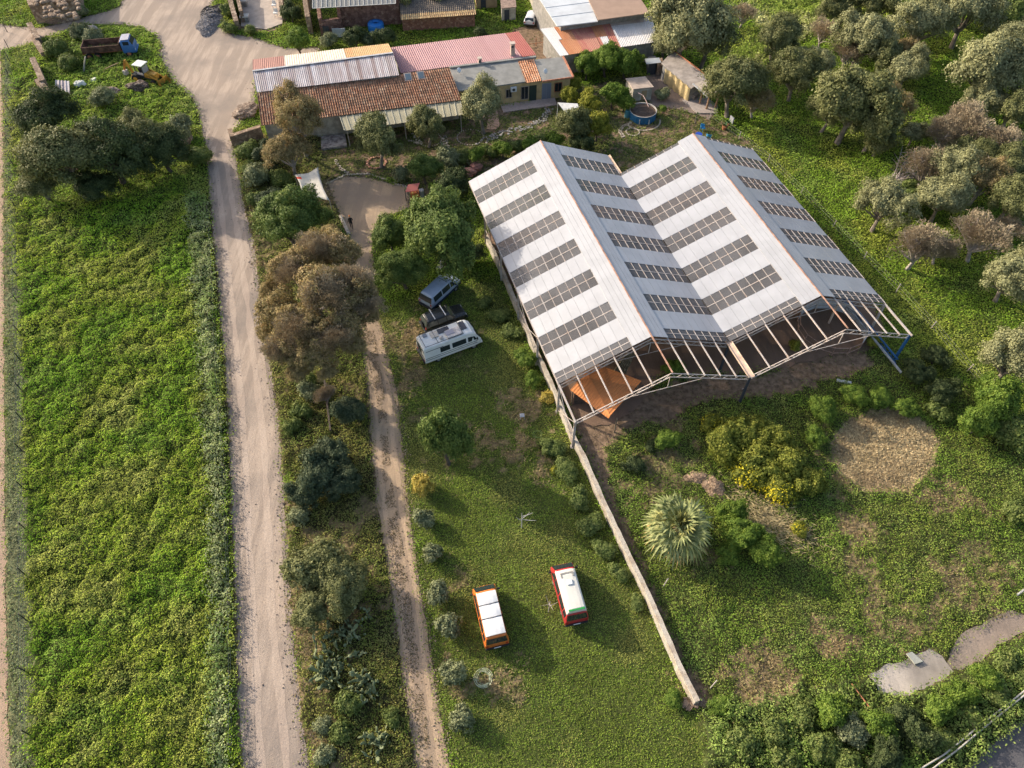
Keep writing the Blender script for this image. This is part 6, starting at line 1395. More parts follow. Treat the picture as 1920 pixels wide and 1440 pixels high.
def variants(kind, tier=0):
    key = (kind, tier)
    if key not in VARS:
        VARS[key] = []
        for s_ in range(3 if kind in ('olive', 'greyolive', 'bush') else 2):
            sd_ = s_ * 7 + sum(map(ord, kind)); cm, ctr = crown_mesh(kind, sd_, tier); VARS[key].append((cm, trunk_mesh(kind, sd_, ctr)))
    return VARS[key]
CNT = [0]
def tree(nm, px, py, rpx, kind, lab, cat='tree', group=None, sz=1.0, sx=1.0, aspect=None):
    "px, py: centre of the crown in the photo; rpx: its radius in photo pixels"
    CNT[0] += 1; k_ = CNT[0]; rpx = rpx * (1.32 if group and 'grove' in group else 1.02 if group and 'evergreens' in group else 1.1); zc = KIND[kind][4]; yu = 720 - py; r = rpx * (H) / (F * math.sin(TH) - yu * math.cos(TH))
    for _ in range(3): r = rpx * (H - zc * r * sz) / (F * math.sin(TH) - yu * math.cos(TH))
    p = at(px, py, zc * r * sz); vs = variants(kind, 0 if r < 1.3 or kind == 'bare' else 1 if r < 2.5 else 2); cm, tm = vs[k_ % len(vs)]
    e = empty(nm, (p.x, p.y, 0), lab, cat, group, rz=(k_ * 2.39996) % (2 * math.pi), scale=(r * sx, r / sx, r * sz))
    for n_, me_ in (('crown', cm), ('trunk', tm)):
        o_ = bpy.data.objects.new(n_, me_); C.objects.link(o_); o_.parent = e
    return e
T = tree
# left dark clump
L = 'evergreens massed at the top of the long field'
T('evergreen_tree', 88, 228, 62, 'dark', 'farthest left dark evergreen of the mass above the field, next to the ruined wall', group=L)
T('evergreen_tree', 120, 300, 78, 'olive', 'large grey green evergreen at the left end of the mass above the field', group=L, sz=.9)
T('evergreen_tree', 205, 290, 80, 'dark', 'broad dark evergreen in the middle of the mass above the field', group=L)
T('evergreen_tree', 262, 262, 58, 'olive', 'grey green evergreen behind the middle of the mass above the field', group=L)
T('evergreen_tree', 305, 285, 55, 'dark', 'dark evergreen beside the brown masonry block', group=L)
T('evergreen_tree', 75, 345, 48, 'olive', 'lowest grey green evergreen touching the wire fence', group=L, sz=.7)
T('evergreen_tree', 180, 350, 45, 'dark', 'low dark evergreen at the field edge of the mass', group=L, sz=.7)
T('shrub', 335, 245, 30, 'greybush', 'pale rounded shrub behind the brown masonry block', 'shrub'); T('shrub', 372, 295, 26, 'bush', 'green shrub between masonry block and gravel road', 'shrub')
T('shrub', 195, 185, 26, 'greybush', 'pale rounded shrub beside the small rubble heap', 'shrub'); T('shrub', 150, 60, 20, 'greybush', 'grey shrub growing over the smaller pale boulder', 'shrub'); T('shrub', 178, 72, 22, 'greybush', 'grey shrub in front of the pale boulder and truck', 'shrub')
T('shrub', 110, 95, 24, 'bush', 'green shrub against the farthest stump of the ruined wall', 'shrub'); T('shrub', 130, 120, 22, 'bush', 'green shrub left of the truck tail', 'shrub')
T('shrub', 150, 22, 16, 'greybush', 'grey sapling in front of the collapsed stone barn', 'shrub')
# between gravel road and farmhouse
T('russet_tree', 558, 222, 52, 'brown', 'russet tree leaning over the left end of the tiled roof', sz=1.2)
T('russet_tree', 540, 285, 42, 'brown', 'lower russet tree just behind the shade sail', sz=.9)
T('carob_tree', 545, 414, 68, 'carob', 'big rounded green tree beside the upper drive and gravel road', sz=.95)
T('carob_tree', 598, 408, 24, 'carob', 'small rounded green tree under the lower corner of the shade sail')
for px, py, r, k, lab in ((468, 285, 24, 'bush', 'light green shrub below the short stone wall'), (480, 330, 28, 'greybush', 'pale grey shrub on the bank by the gravel road'), (500, 290, 24, 'bluegreen', 'dusky shrub below the farmhouse gable'), (512, 375, 24, 'bluegreen', 'dusky shrub left of the big rounded tree'), (468, 318, 16, 'bush', 'small green shrub on the kerb of the gravel road'), (478, 375, 16, 'bush', 'bright low shrub between gravel road and rounded tree'), (526, 335, 22, 'bush', 'shrub between russet tree and shade sail'), (500, 318, 18, 'bluegreen', 'small dusky shrub behind the pale grey one')):
    T('shrub', px, py, r, k, lab, 'shrub')
# big russet eucalyptus: one tree, several crowns joined on one trunk
e = empty('eucalyptus_tree', at(600, 640, 0), 'huge russet eucalyptus spreading over both dirt roads', 'tree', rz=0)
cmv = variants('brown', 1)
for i, (px, py, rpx, z) in enumerate(((585, 480, 52, 7.5), (640, 475, 48, 7.5), (540, 505, 46, 7), (600, 545, 62, 8), (655, 560, 55, 7), (520, 585, 50, 6.5), (570, 610, 55, 7), (640, 620, 50, 6.5), (530, 655, 45, 6), (590, 665, 48, 6), (690, 590, 30, 6), (500, 630, 24, 5), (505, 545, 26, 6), (620, 440, 24, 7), (560, 700, 26, 5), (690, 550, 26, 6.5), (665, 650, 28, 6), (615, 700, 24, 5))):
    rpx *= .90; r = rpx * (H - z) / (F * math.sin(TH) - (720 - py) * math.cos(TH)); p = at(px, py, z) - e.location
    o_ = bpy.data.objects.new('crown', cmv[i % 2][0]); C.objects.link(o_); o_.parent = e; o_.location = (p.x, p.y, p.z - 1.25 * r); o_.scale = (r, r, r); o_.rotation_euler = (0, 0, i * 1.3)
bmv = variants('bare')
for i, (px, py, rpx, z) in enumerate(((600, 470, 50, 8.2), (545, 520, 46, 7.4), (655, 540, 56, 7.6), (560, 620, 56, 7.2), (630, 640, 50, 6.8), (530, 660, 40, 6.4), (610, 560, 60, 8.6), (690, 580, 34, 6.8))):
    r = rpx * (H - z) / (F * math.sin(TH) - (720 - py) * math.cos(TH)); p = at(px, py, z) - e.location
    o_ = bpy.data.objects.new('twigs', bmv[i % len(bmv)][0]); C.objects.link(o_); o_.parent = e; o_.location = (p.x, p.y, p.z - 1.0 * r); o_.scale = (r, r, r); o_.rotation_euler = (0, 0, i * 1.9)
mb = MB(); fk = Vector((0, 1.2, 2.8)); mb.tube([Vector((0, 0, -.1)), Vector((.1, .5, 1.4)), fk], [.45, .36, .3], 9)
for px, py, z in ((585, 480, 7.2), (640, 475, 7.2), (540, 505, 6.6), (655, 560, 6.8), (520, 585, 6.2), (640, 620, 6.2), (530, 655, 5.6), (590, 665, 5.8), (600, 545, 8)):
    q = at(px, py, z) - e.location; mb.tube([fk, fk.lerp(q, .5) + UZ * .4, q], [.2, .12, .04], 6)
    for k_ in range(5): d = Vector((math.cos(k_ * 1.3 + px), math.sin(k_ * 1.3 + px), .5)) * 1.2; s_ = fk.lerp(q, .55 + .08 * k_) + UZ * .2; mb.tube([s_, s_ + d * .5, s_ + d], [.05, .035, .01], 4)
mb.build('trunk', m_pbark, e, local=True, smooth=True)
# strip between the roads
T('juniper_tree', 655, 770, 33, 'bluegreen', 'dark juniper beside the second track, below the eucalyptus')
T('juniper_tree', 625, 850, 36, 'bluegreen', 'upper of the massed blue green junipers by the gravel road'); T('juniper_tree', 598, 892, 46, 'bluegreen', 'middle and largest of the massed blue green junipers'); T('juniper_tree', 648, 905, 34, 'bluegreen', 'right hand juniper of the mass, nearest the second track'); T('juniper_tree', 572, 930, 34, 'bluegreen', 'lowest juniper of the mass, leaning over the gravel road')
T('willow_tree', 592, 1062, 56, 'olive', 'left crown of the twin feathery trees beside the gravel road', sz=.85); T('willow_tree', 640, 1090, 58, 'olive', 'right crown of the twin feathery trees beside the gravel road', sz=.85); T('willow_tree', 590, 1140, 44, 'olive', 'small feathery tree just above the prickly pears', sz=.8)
for px, py, r, k, lab in ((735, 1345, 19, 'bush', 'round green shrub at the left edge of the second track'), (605, 1360, 20, 'greybush', 'pale shrub beside the lower gravel road'), (610, 1415, 22, 'greybush', 'lowest pale shrub beside the gravel road'), (565, 770, 20, 'bush', 'olive green shrub on the road bank below the eucalyptus'), (580, 735, 22, 'greybush', 'dry grey shrub under the eucalyptus'), (612, 740, 22, 'bare', 'leafless grey shrub hanging by the old wall below the eucalyptus'), (548, 800, 18, 'bush', 'low shrub on the road bank left of the junipers'), (655, 1320, 26, 'bush', 'green shrub below the main prickly pear patch'), (640, 1375, 24, 'bush', 'green shrub left of the small prickly pear'), (560, 965, 22, 'greybush', 'grey shrub below the lowest juniper'), (575, 720, 20, 'bush', 'green shrub on the gravel road verge')):
    T('shrub', px, py, r, k, lab, 'shrub')
# row of olive saplings
for px, py, r, k, lab in ((790, 912, 24, 'goldbush', 'golden rounded shrub at the head of the sapling row'), (797, 975, 22, 'greybush', 'first grey sapling below the golden shrub'), (812, 1038, 21, 'greybush', 'second grey sapling below the golden shrub'), (821, 1116, 24, 'greybush', 'third grey sapling, left of the orange van front'), (840, 1175, 26, 'greybush', 'fourth grey sapling, left of the orange van'), (848, 1262, 27, 'greybush', 'fifth grey sapling, left of the pale hose coil'), (864, 1347, 26, 'greybush', 'sixth and lowest grey sapling by the second track')):
    T('young_tree', px, py, r, k, lab, 'sapling', 'saplings in a row along the lawn', sz=1.25)
T('cypress_tree', 836, 824, 47, 'carob', 'tall dark green tree alone on the lawn casting a long shadow', sz=1.7)
# around the parking place
T('carob_tree', 828, 438, 79, 'carob', 'largest green tree overhanging the white shed roof', sz=1.0); T('carob_tree', 730, 442, 36, 'carob', 'small round tree left of the largest green tree'); T('carob_tree', 757, 506, 46, 'carob', 'round green tree at the bend of the second track'); T('carob_tree', 878, 480, 30, 'dark', 'dark low tree between the largest tree and the shed', sz=.8)
# garden
T('olive_tree', 706, 262, 47, 'olive', 'olive in the reddish stone ring in front of the awning', sz=1.1); T('olive_tree', 800, 234, 36, 'olive', 'olive in a thin stone ring under the awning edge', sz=1.1); T('olive_tree', 905, 196, 44, 'greyolive', 'grey olive hiding the left end of the cottage front', sz=1.15)
T('olive_tree', 796, 318, 30, 'carob', 'dark rounded tree behind the red roofed grill shelter'); T('shrub', 752, 325, 18, 'greybush', 'grey shrub above the red roofed grill shelter', 'shrub'); T('shrub', 816, 352, 13, 'bright', 'light green shrub between grill shelter and largest tree', 'shrub'); T('shrub', 850, 352, 36, 'dark', 'dark shrub against the back left corner of the shed', 'shrub')
T('shrub', 838, 300, 26, 'greybush', 'pale grey succulent shrub in the middle of the garden', 'shrub')
for i, (px, py) in enumerate(((868, 298), (893, 292), (918, 287), (943, 281), (968, 276), (993, 272), (1018, 267), (1040, 264))):
    T('hedge_shrub', px, py, 17, 'bright' if i % 2 else 'bush', '%s shrub from the left in the clipped hedge behind the shed' % ('first second third fourth fifth sixth seventh eighth'.split()[i]), 'hedge', 'shrubs of the clipped garden hedge')
for px, py, r, k, s_, lab in ((1100, 122, 26, 'bright', 1, 'left fig tree below the red patched roof'), (1138, 112, 32, 'bright', 1, 'middle and largest fig tree below the red patched roof'), (1175, 118, 28, 'bright', 1, 'right fig tree below the white corrugated roof'), (1150, 178, 26, 'bright', 1, 'green garden tree left of the pump hut'), (1172, 190, 20, 'bright', 1, 'smaller green garden tree beside the round pool'), (1076, 160, 14, 'yellow', 1.3, 'small yellow green tree at the cottage corner'), (1068, 182, 20, 'yellow', 1, 'yellow green shrub above the white pergola'), (1105, 195, 24, 'yellow', 1, 'yellow green shrub right of the white pergola'), (1120, 240, 28, 'yellow', 1.1, 'yellowest shrub nearest the shed, right of the cypress'), (1075, 235, 30, 'olive', 1.3, 'grey green tree below the white pergola'), (1090, 268, 26, 'dark', 1, 'dark shrub right behind the shed valley'), (1240, 178, 15, 'greybush', 1, 'grey shrub between the pump hut and the reed screen'), (1075, 222, 14, 'yellow', 1.2, 'small golden shrub peeping through the lower pergola'), (1243, 205, 8, 'bright', 1, 'little green bush beside the pool paving')):
    T('garden_tree' if r > 18 else 'shrub', px, py, r, k, lab, 'tree' if r > 18 else 'shrub', sz=s_)
# behind the houses
for px, py, r, k, lab in ((428, 20, 16, 'bush', 'shrub between gravel heap and roofless ruin'), (430, 55, 14, 'bush', 'low green shrub below the gravel heap'), (470, 58, 12, 'bush', 'small shrub at the lower corner of the roofless ruin'), (560, 78, 26, 'bright', 'bright weeds bush left of the glasshouse doorway'), (545, 25, 22, 'dark', 'dark bush between the ruin and the glasshouse'), (615, 78, 18, 'greybush', 'grey shrub below the glasshouse doorway'), (665, 72, 22, 'dark', 'dark shrub left below the blue water tank'), (720, 70, 22, 'dark', 'dark shrub right below the blue water tank'), (690, 76, 16, 'bluegreen', 'dusky shrub below the blue water tank'), (900, 62, 14, 'dark', 'dark shrub right of the brick outbuilding'), (760, -5, 30, 'olive', 'grey tree rising behind the brick outbuilding roof'), (830, -8, 30, 'greyolive', 'pale tree at the top edge behind the brick outbuilding')):
    T('shrub', px, py, r, k, lab, 'shrub')
# olive grove on the right
G_ = 'olive trees of the grove'
grove = [(1290, 45, 62, 'greyolive', 'large grey olive overhanging the white corrugated roof'), (1325, 70, 44, 'olive', 'darker olive right of the large one by the white roof'), (1250, 78, 30, 'greyolive', 'small grey olive at the corner of the white roof'),
 (1378, 162, 46, 'olive', 'green olive shading the log porch'), (1420, 185, 28, 'brown', 'brownish tree right behind the olive at the log porch'), (1392, 28, 22, 'bare', 'heap of leafless brush at the top of the meadow'),
 (1462, 72, 38, 'olive', 'isolated dark olive at the pale flowery meadow'), (1545, 62, 26, 'bare', 'small leafless tree with a black trunk'), (1495, 138, 40, 'olive', 'olive on two pale trunks at the left edge of the grove'), (1530, 118, 30, 'greyolive', 'grey olive behind the two trunked one'),
 (1620, 70, 44, 'greyolive', 'grey olive behind the bushy middle of the grove'), (1570, 15, 30, 'olive', 'olive cut by the top edge, left of the grove'), (1640, 12, 34, 'olive', 'second olive cut by the top edge'), (1722, 42, 44, 'greyolive', 'silvery olive at the top middle of the grove'), (1655, 100, 34, 'olive', 'green olive in the dense middle of the grove'), (1590, 100, 28, 'bare', 'leafless violet tree in the dense middle'), (1705, 100, 26, 'brown', 'brown olive bush above the sunlit gap'),
 (1600, 190, 64, 'olive', 'biggest bushy olive in the middle of the grove'), (1640, 235, 42, 'olive', 'lower lobe olive beside the biggest bushy one'), (1555, 205, 34, 'olive', 'olive on the shed side of the biggest bushy one'), (1705, 130, 34, 'greyolive', 'silvery olive left of the sunlit gap'), (1670, 195, 32, 'brown', 'russet olive at the right of the biggest bushy one'),
 (1815, 25, 48, 'greyolive', 'silvery olive at the top right'), (1885, 32, 42, 'bush', 'bright green tree in the top right corner'), (1858, 125, 58, 'greyolive', 'largest silvery olive at the right edge of the sunlit gap'), (1905, 80, 36, 'greyolive', 'silvery olive cut by the right edge, upper'), (1845, 190, 32, 'greyolive', 'small silvery olive below the largest silvery one'), (1905, 205, 34, 'olive', 'green olive cut by the right edge above the bare trees'),
 (1810, 240, 42, 'bare', 'pink grey leafless tree, largest of the bare ones'), (1770, 255, 36, 'bare', 'leafless tree left of the largest bare one'), (1860, 268, 38, 'bare', 'leafless tree right of the largest bare one'), (1830, 290, 32, 'olive', 'green olive tucked among the bare trees'), (1650, 262, 28, 'olive', 'small olive beside the dead branches'), (1715, 250, 22, 'greyolive', 'small pale olive above the dead branches'),
 (1740, 315, 40, 'bare', 'leafless tree below the dead branches'), (1790, 322, 42, 'greyolive', 'silvery olive below the bare trees'), (1845, 335, 38, 'brown', 'brownish olive below the bare trees'), (1890, 310, 36, 'olive', 'olive cut by the right edge below the bare trees'), (1770, 372, 40, 'greyolive', 'olive on a leaning pale trunk'), (1895, 375, 40, 'olive', 'dark olive at the right edge with two pale trunks'),
 (1658, 385, 44, 'greyolive', 'lone silvery olive on a leaning trunk nearest the shed'), (1700, 372, 30, 'bush', 'low green tree between two silvery olives'), (1725, 462, 44, 'bare', 'lone leafless tree nearest the shed'), (1765, 470, 30, 'bare', 'small leafless tree right of the lone one'), (1842, 448, 44, 'bare', 'leafless tree with pale limbs at the right'), (1895, 430, 26, 'bare', 'small leafless tree by the right edge'),
 (1900, 520, 46, 'greyolive', 'silvery olive cut by the right edge beside the fence'), (1905, 670, 52, 'greyolive', 'pale brown olive at the right edge beyond the fence'),
 (1600, -20, 40, 'olive', 'olive just past the top edge, left'), (1780, -20, 40, 'greyolive', 'olive just past the top edge, middle'), (1880, -25, 40, 'greyolive', 'olive just past the top edge, right')]
for px, py, r, k, lab in grove: T('olive_tree' if k != 'bare' else 'bare_tree', px, py, r, k, lab, 'tree', G_ if k != 'bare' else 'leafless trees of the grove', sz=1.0 if r > 30 else .9)
mb = MB(); rr_ = random.Random(3); b0 = at(1672, 345)
for k_ in range(22):
    a = rr_.uniform(-.1, 1.5); d = Vector((math.cos(a), math.sin(a) * .8, rr_.uniform(.1, .55))); L_ = rr_.uniform(2, 5.5); mb.tube([b0 + Vector((rr_.uniform(-.6, .6), rr_.uniform(-.6, .6), .2)), b0 + d * L_ * .5 + UZ * .3, b0 + d * L_], [.08, .05, .015], 5)
    for j in range(3): s_ = b0 + d * L_ * (.5 + .15 * j); q = Vector((rr_.uniform(-1, 1), rr_.uniform(-1, 1), rr_.uniform(-.2, .8))); mb.tube([s_, s_ + q * .6, s_ + q * 1.1], [.04, .025, .01], 4)
simple(mb, 'dead_tree', m_pbark, 'dead tree of long pale fallen branches at the grove edge', 'tree')
# lower right plot
for px, py, r, k, s_, lab in ((1352, 832, 39, 'thicket', 1, 'upper left shrub of the flowering thicket'), (1395, 812, 43, 'thicket', 1, 'upper middle shrub of the flowering thicket'), (1440, 822, 39, 'thicket', 1, 'upper right shrub of the flowering thicket'), (1425, 868, 43, 'thicket', 1, 'shrub in the heart of the flowering thicket'), (1478, 868, 41, 'thicket', 1, 'right shrub of the thicket toward the straw circle'), (1512, 905, 35, 'thicket', 1, 'lowest right shrub of the thicket near the straw circle'), (1375, 962, 30, 'bright', 1, 'green shrub right of the fan palm'), (1392, 1005, 38, 'bright', 1, 'larger green shrub right below the fan palm'), (1435, 1035, 34, 'bright', 1, 'green shrub at the lower end of the thicket'), (1365, 1040, 24, 'bright', 1, 'low green shrub below the fan palm'), (1252, 825, 24, 'bright', .7, 'low leafy shrub between shed and thicket'), (1225, 835, 16, 'dark', .7, 'dark low shrub by the wall below the shed'), (1190, 870, 22, 'dark', .6, 'dark low shrub left of the bare soil')):
    T('shrub', px, py, r, k, lab, 'shrub', sz=s_)
for px, py, r, k, s_, lab in ((1872, 745, 44, 'bright', 1, 'leafy bright tree at the right edge below the fence'), (1835, 790, 36, 'bright', 1, 'leafy bright shrub at the right of the straw circle'), (1895, 810, 40, 'bush', 1, 'green shrub at the right edge beyond the straw circle'), (1770, 735, 30, 'dark', 1, 'dark shrub at the fence beside the blue rail'), (1720, 700, 28, 'dark', .9, 'dark shrub touching the fallen end of the blue rail'), (1755, 670, 26, 'dark', .9, 'dark shrub at the fence, shed side'), (1760, 775, 24, 'bush', .8, 'shrub by the rubble strip near the straw circle'), (1600, 740, 26, 'bright', .8, 'bright shrub above the straw circle, left'), (1545, 765, 28, 'bright', .8, 'bright shrub at the upper left of the straw circle'), (1650, 745, 26, 'bright', .7, 'bright shrub directly above the straw circle'), (1700, 765, 24, 'bright', .7, 'bright shrub at the upper right of the straw circle'), (1905, 960, 30, 'bush', .9, 'green shrub on the right edge above the white pole'), (1530, 820, 22, 'bright', .8, 'bright shrub on the left rim of the straw circle'), (1640, 640, 16, 'yellow', .7, 'small yellow green shrub inside the right bay'), (1262, 690, 20, 'bright', .7, 'small shrub on the shed soil by the left ridge end'), (1490, 648, 12, 'yellow', .9, 'small yellow shrub on the shed soil by the round pen')):
    T('shrub', px, py, r, k, lab, 'shrub', sz=s_)
# shrubs along the left side of the wall
for px, py, r, k, lab in ((908, 568, 16, 'bush', 'small shrub on the lawn right of the black car'), (938, 592, 24, 'bush', 'shrub against the wall right of the black car'), (962, 622, 22, 'bush', 'shrub against the wall right of the motorhome'), (985, 672, 24, 'bright', 'bright shrub against the wall level with the shed posts'), (1000, 712, 20, 'bright', 'bright shrub at the wall above the white stool'), (1030, 745, 20, 'goldbush', 'dry yellowish shrub at the wall below the shed corner'), (1035, 840, 28, 'bush', 'shrub at the wall below the shed corner'), (1062, 880, 30, 'bush', 'larger shrub at the wall left of the palm'), (1085, 935, 26, 'bush', 'shrub at the wall between the bare saplings'), (1108, 985, 28, 'bush', 'shrub at the wall right of the pale bare sapling'), (1135, 1030, 26, 'bush', 'shrub at the wall right of the red van front'), (1160, 1075, 22, 'bush', 'shrub at the wall right of the red van'), (1195, 1130, 18, 'bush', 'small shrub at the wall below the red van shadow'), (1262, 1310, 20, 'bright', 'green shrub over the lower end of the wall'), (1350, 1325, 24, 'bright', 'green shrub right of the lower end of the wall')):
    T('shrub', px, py, r * .92, k, lab, 'shrub', sz=.62, sx=1.12)
# hedge at the lower right
hs_ = [(1390, 1390, 30, 'bush'), (1450, 1370, 32, 'bush'), (1505, 1340, 30, 'bush'), (1560, 1330, 32, 'bright'), (1600, 1375, 34, 'greybush'), (1650, 1360, 30, 'bright'), (1690, 1345, 28, 'dark'), (1720, 1375, 32, 'dark'), (1760, 1330, 28, 'bright'), (1800, 1300, 28, 'bright'), (1845, 1270, 26, 'bright'), (1885, 1240, 26, 'bush'), (1540, 1400, 34, 'bush'), (1660, 1415, 34, 'dark'), (1820, 1345, 26, 'bush'), (1870, 1305, 24, 'bush'), (1770, 1385, 26, 'bush'), (1470, 1430, 30, 'bush'), (1590, 1440, 34, 'bush'), (1915, 1270, 24, 'bush')]
pos_ = ['left end of the hedge, uppermost', 'hedge below the bare patch', 'hedge above the thin rusty rod, left', 'hedge around the rusty rod', 'pale shrub in the hedge below the rusty rod', 'hedge right under the concrete pad, left', 'dark shrub under the concrete pad', 'dark shrub lower under the concrete pad', 'hedge at the right corner of the concrete pad', 'hedge below the old paving, left', 'hedge below the old paving, middle', 'hedge below the old paving, right', 'hedge left of the pale shrub', 'dark shrub near the end of the white rail', 'hedge beside the white rail, middle', 'hedge beside the white rail, upper', 'hedge beside the white rail, lower', 'hedge at the bottom edge, left', 'hedge at the bottom edge, middle', 'hedge at the right edge beside the rail']
for (px, py, r, k), ps in zip(hs_, pos_): T('hedge_shrub', px, py, r, k, 'green shrub: ' + ps, 'hedge', 'shrubs of the roadside hedge', sz=.95)

# yellow flowers: clumps of blooms on leafy bushes
m_fl = leaf_mat('yellow blooms', [(.48, .42, .02), (.58, .50, .03), (.66, .56, .07)], .15)
def flower_bush(px, py, rpx, lab, nf=260):
    e = T('flowering_shrub', px, py, rpx, 'thicket', lab, 'shrub', sz=1.05); rg = np.random.default_rng(int(px)); d = unit(rg.normal(size=(nf, 3)) + np.array([-.15, .0, .25])); d[:, 2] = np.abs(d[:, 2])
    P = d * rg.uniform(.70, 1.06, nf)[:, None] * np.array([1, 1, .85]); P[:, 2] += .5; P = np.repeat(P, 3, 0) + rg.normal(size=(nf * 3, 3)) * .025
    V, Fq = leaf_quads(P, unit(np.repeat(d, 3, 0) + rg.normal(size=(nf * 3, 3)) * .3), rg.uniform(.035, .065, nf * 3), 1.1, rg); o_ = bpy.data.objects.new('blossoms', np_mesh('blossoms', V, Fq, m_fl)); C.objects.link(o_); o_.parent = e
for px, py, r, lab in ((1332, 796, 20, 'yellow flowering shrub at the upper left of the thicket'), (1402, 893, 28, 'yellow flowering shrub in the middle of the thicket'), (1462, 922, 30, 'largest yellow flowering shrub at the lower side of the thicket'), (1388, 845, 17, 'small yellow flowering shrub inside the thicket'), (1352, 822, 22, 'yellow flowering shrub beside the upper left flowers of the thicket'), (1375, 868, 18, 'yellow flowering shrub between the compost heaps and the thicket'), (1432, 908, 22, 'yellow flowering shrub joining the middle and largest flowering ones'), (1498, 992, 15, 'small yellow flowering shrub below the thicket'), (1041, 882, 9, 'single small yellow flowering plant on the lawn by the wall'), (1268, 1308, 11, 'small yellow flowering plant at the lower wall end')): flower_bush(px, py, r, lab)

# straw heap: long dry reeds
rg = np.random.default_rng(77); n = 2600; cx = at(1440, 975); P = np.c_[cx.x + rg.normal(size=n) * 1.5 - .0, cx.y + rg.normal(size=n) * 1.1, rg.random(n) * .5]
P[:, 1] -= (P[:, 0] - cx.x) * .6
V, Fq = leaf_quads(P, unit(np.c_[rg.normal(size=(n, 2)) * .5, np.ones(n)]), rg.uniform(.03, .06, n), 12, rg, up=np.array([.5, -.3, 0]))
o = bpy.data.objects.new('straw_heap', np_mesh('straw_heap', V, Fq, mat('dry reed', (.36, .29, .15), .8, var=.3, scale=3))); C.objects.link(o); tag(o, 'heap of long dry reeds under the flowering thicket', 'straw', kind='stuff')

# fan palm
def fan_palm(px, py, rpx):
    zc = 2.6; R = rpx * (H - zc) / (F * math.sin(TH) - (720 - py) * math.cos(TH)); p = at(px, py, zc); e = empty('fan_palm', (p.x, p.y, 0), 'silvery fan palm with a dead straw skirt beside the garden wall', 'palm tree')
    mb = MB(); mb.tube([(0, 0, -.1), (.02, 0, 1.2), (0, 0, zc)], [.38, .33, .28], 10); mb.build('trunk', m_bark, e, local=True)
    mats_ = [leaf_mat('palm fronds', [(.09,.115,.050),(.17,.195,.105),(.27,.29,.18)], .2), leaf_mat('pale palm fronds', [(.15,.16,.065),(.24,.24,.11),(.32,.31,.17)], .2), leaf_mat('dead palm skirt', [(.20,.15,.08),(.30,.23,.12),(.38,.30,.17)], .1)]
    rr_ = random.Random(4); NF = 44
    for k_ in range(NF):
        f_ = k_ / NF; az = k_ * 2.39996; el = math.radians(82 - 128 * f_ ** .85 + rr_.uniform(-6, 6)); mi = 2 if f_ > .80 else (1 if k_ % 7 == 3 or k_ < 4 else 0)
        d = Vector((math.cos(az) * math.cos(el), math.sin(az) * math.cos(el), math.sin(el))); sd0 = Vector((-math.sin(az), math.cos(az), 0)); n0 = d.cross(sd0); tw = rr_.uniform(-.6, .6); side = (sd0 * math.cos(tw) + n0 * math.sin(tw)).normalized(); nn_ = d.cross(side)
        Lp = R * (.16 + .30 * min(1, f_ * 2.2)) * rr_.uniform(.85, 1.15); base = Vector((0, 0, zc)); hub = base + d * Lp; mb = MB(); mb.beam(base, hub, .05, .035); fl = R * (.46 + .12 * min(1, f_ * 2)) * rr_.uniform(.9, 1.1); nlf = 15
        for i in range(nlf):
            a = math.radians(-82 + 164 * i / (nlf - 1)) + rr_.uniform(-.03, .03); dd = (d * math.cos(a) + side * math.sin(a)).normalized(); l2 = fl * (1 - .22 * abs(a) / 1.4) * rr_.uniform(.85, 1.08); w = .085; s2 = dd.cross(nn_).normalized() * w; fold = nn_ * .05 * (1 if i % 2 else -1); m1 = hub + dd * l2 * .55; tip = hub + dd * l2 - UZ * l2 * (.20 + .25 * f_)
            mb.add([hub, m1 + s2 + fold, tip, m1 - s2 - fold], [(0, 1, 2, 3)])
        mb.build('frond', mats_[mi], e, local=True)
fan_palm(1273, 985, 74)

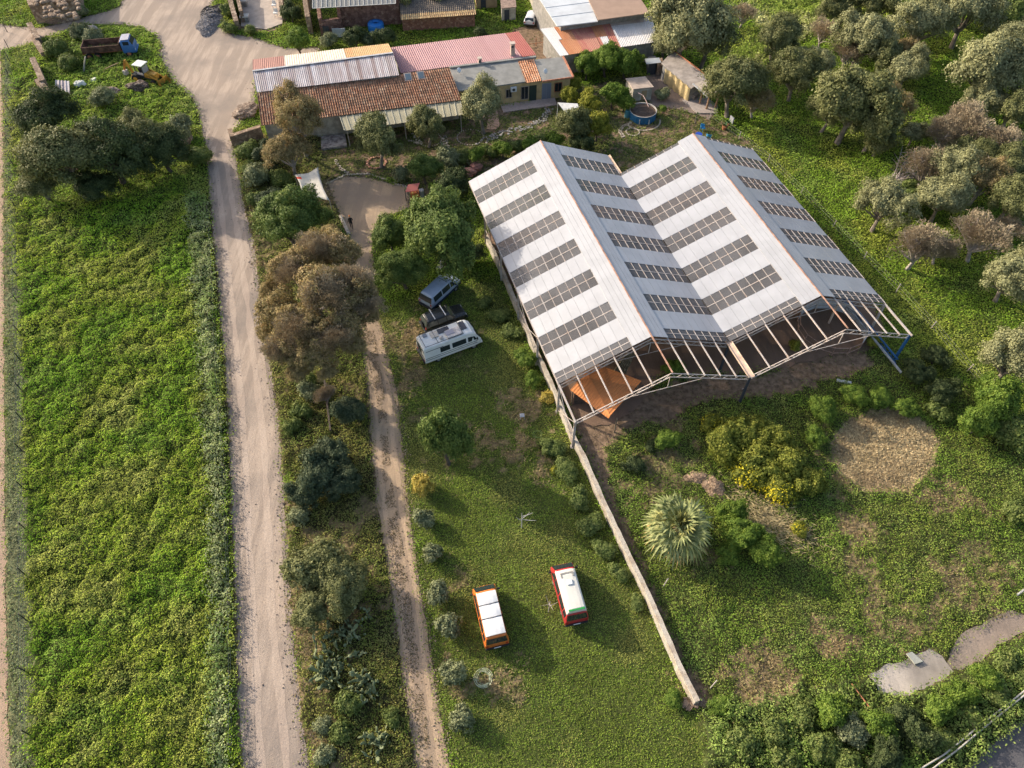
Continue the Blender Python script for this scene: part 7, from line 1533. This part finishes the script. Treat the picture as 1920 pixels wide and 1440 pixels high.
# prickly pears
m_cac = leaf_mat('cactus pads', [(.075,.095,.060),(.13,.155,.105),(.20,.225,.165)], .05)
def cactus(px, py, rpx, n, lab, zs=1.0):
    mpp = H / (F * math.sin(TH) - (720 - py) * math.cos(TH)); r = rpx * mpp; p = at(px, py, .4); p.z = 0; rr_ = random.Random(int(px)); mb = MB(); pads = []
    for k_ in range(n):
        if k_ < n // 3 or not pads: c = Vector((rr_.gauss(0, r * .45), rr_.gauss(0, r * .45), .2)); up = Vector((rr_.uniform(-.5, .5), rr_.uniform(-.5, .5), 1)).normalized()
        else: c0, up0, s0 = rr_.choice(pads); up = (up0 + Vector((rr_.uniform(-.9, .9), rr_.uniform(-.9, .9), rr_.uniform(-.2, .5)))).normalized(); c = c0 + up0 * s0 * .8 + up * .16
        s_ = rr_.uniform(.16, .27)
        if c.z > 1.9 * zs: continue
        R3 = up.to_track_quat('Z', 'Y').to_matrix() @ Matrix.Rotation(rr_.uniform(0, 3.14), 3, 'Z'); mb.ball(p + c + up * s_ * .5, (s_ * .62, .045, s_), 9, 6, R=R3); pads.append((c, up, s_))
    mb.build('prickly_pear', m_cac, None, label=lab, cat='cactus', smooth=True)
cactus(645, 1180, 46, 150, 'prickly pear patch in the shade right below the feathery trees'); cactus(625, 1250, 52, 210, 'largest prickly pear patch between the two roads'); cactus(672, 1290, 42, 160, 'prickly pear patch beside the second track')
cactus(705, 1390, 34, 80, 'small sprawling prickly pear at the bottom of the strip'); cactus(852, 312, 26, 130, 'prickly pear with pale upright pads behind the shed corner', 1.3); cactus(838, 290, 20, 90, 'farther prickly pear with pale pads in the garden', 1.3)
# yuccas by the porch
p = at(1303, 232); e = empty('yucca', p, 'small dark yucca in front of the log porch', 'yucca'); mb = MB(); mb.tube([(0, 0, 0), (0, 0, 1.2)], .07, 6); mb.build('trunk', m_bark, e, local=True); mb = MB(); rr_ = random.Random(8)
for hz in (.6, 1.25):
    for k_ in range(36): a = rr_.uniform(0, 6.3); d = Vector((math.cos(a), math.sin(a), rr_.uniform(-.3, 1.1))).normalized() * .55; s_ = Vector((-d.y, d.x, 0)).normalized() * .035; b = Vector((0, 0, hz)); mb.add([b, b + d * .5 + s_, b + d, b + d * .5 - s_], [(0, 1, 2, 3)])
mb.build('leaves', KIND['dark'][7], e, local=True)
# old low wall below the eucalyptus
mb = MB(); wallseg(mb, at(611, 722), at(621, 812), .16, .8, .5); simple(mb, 'old_wall', m_dbark, 'narrow dark wall stub in the strip below the eucalyptus', 'wall')
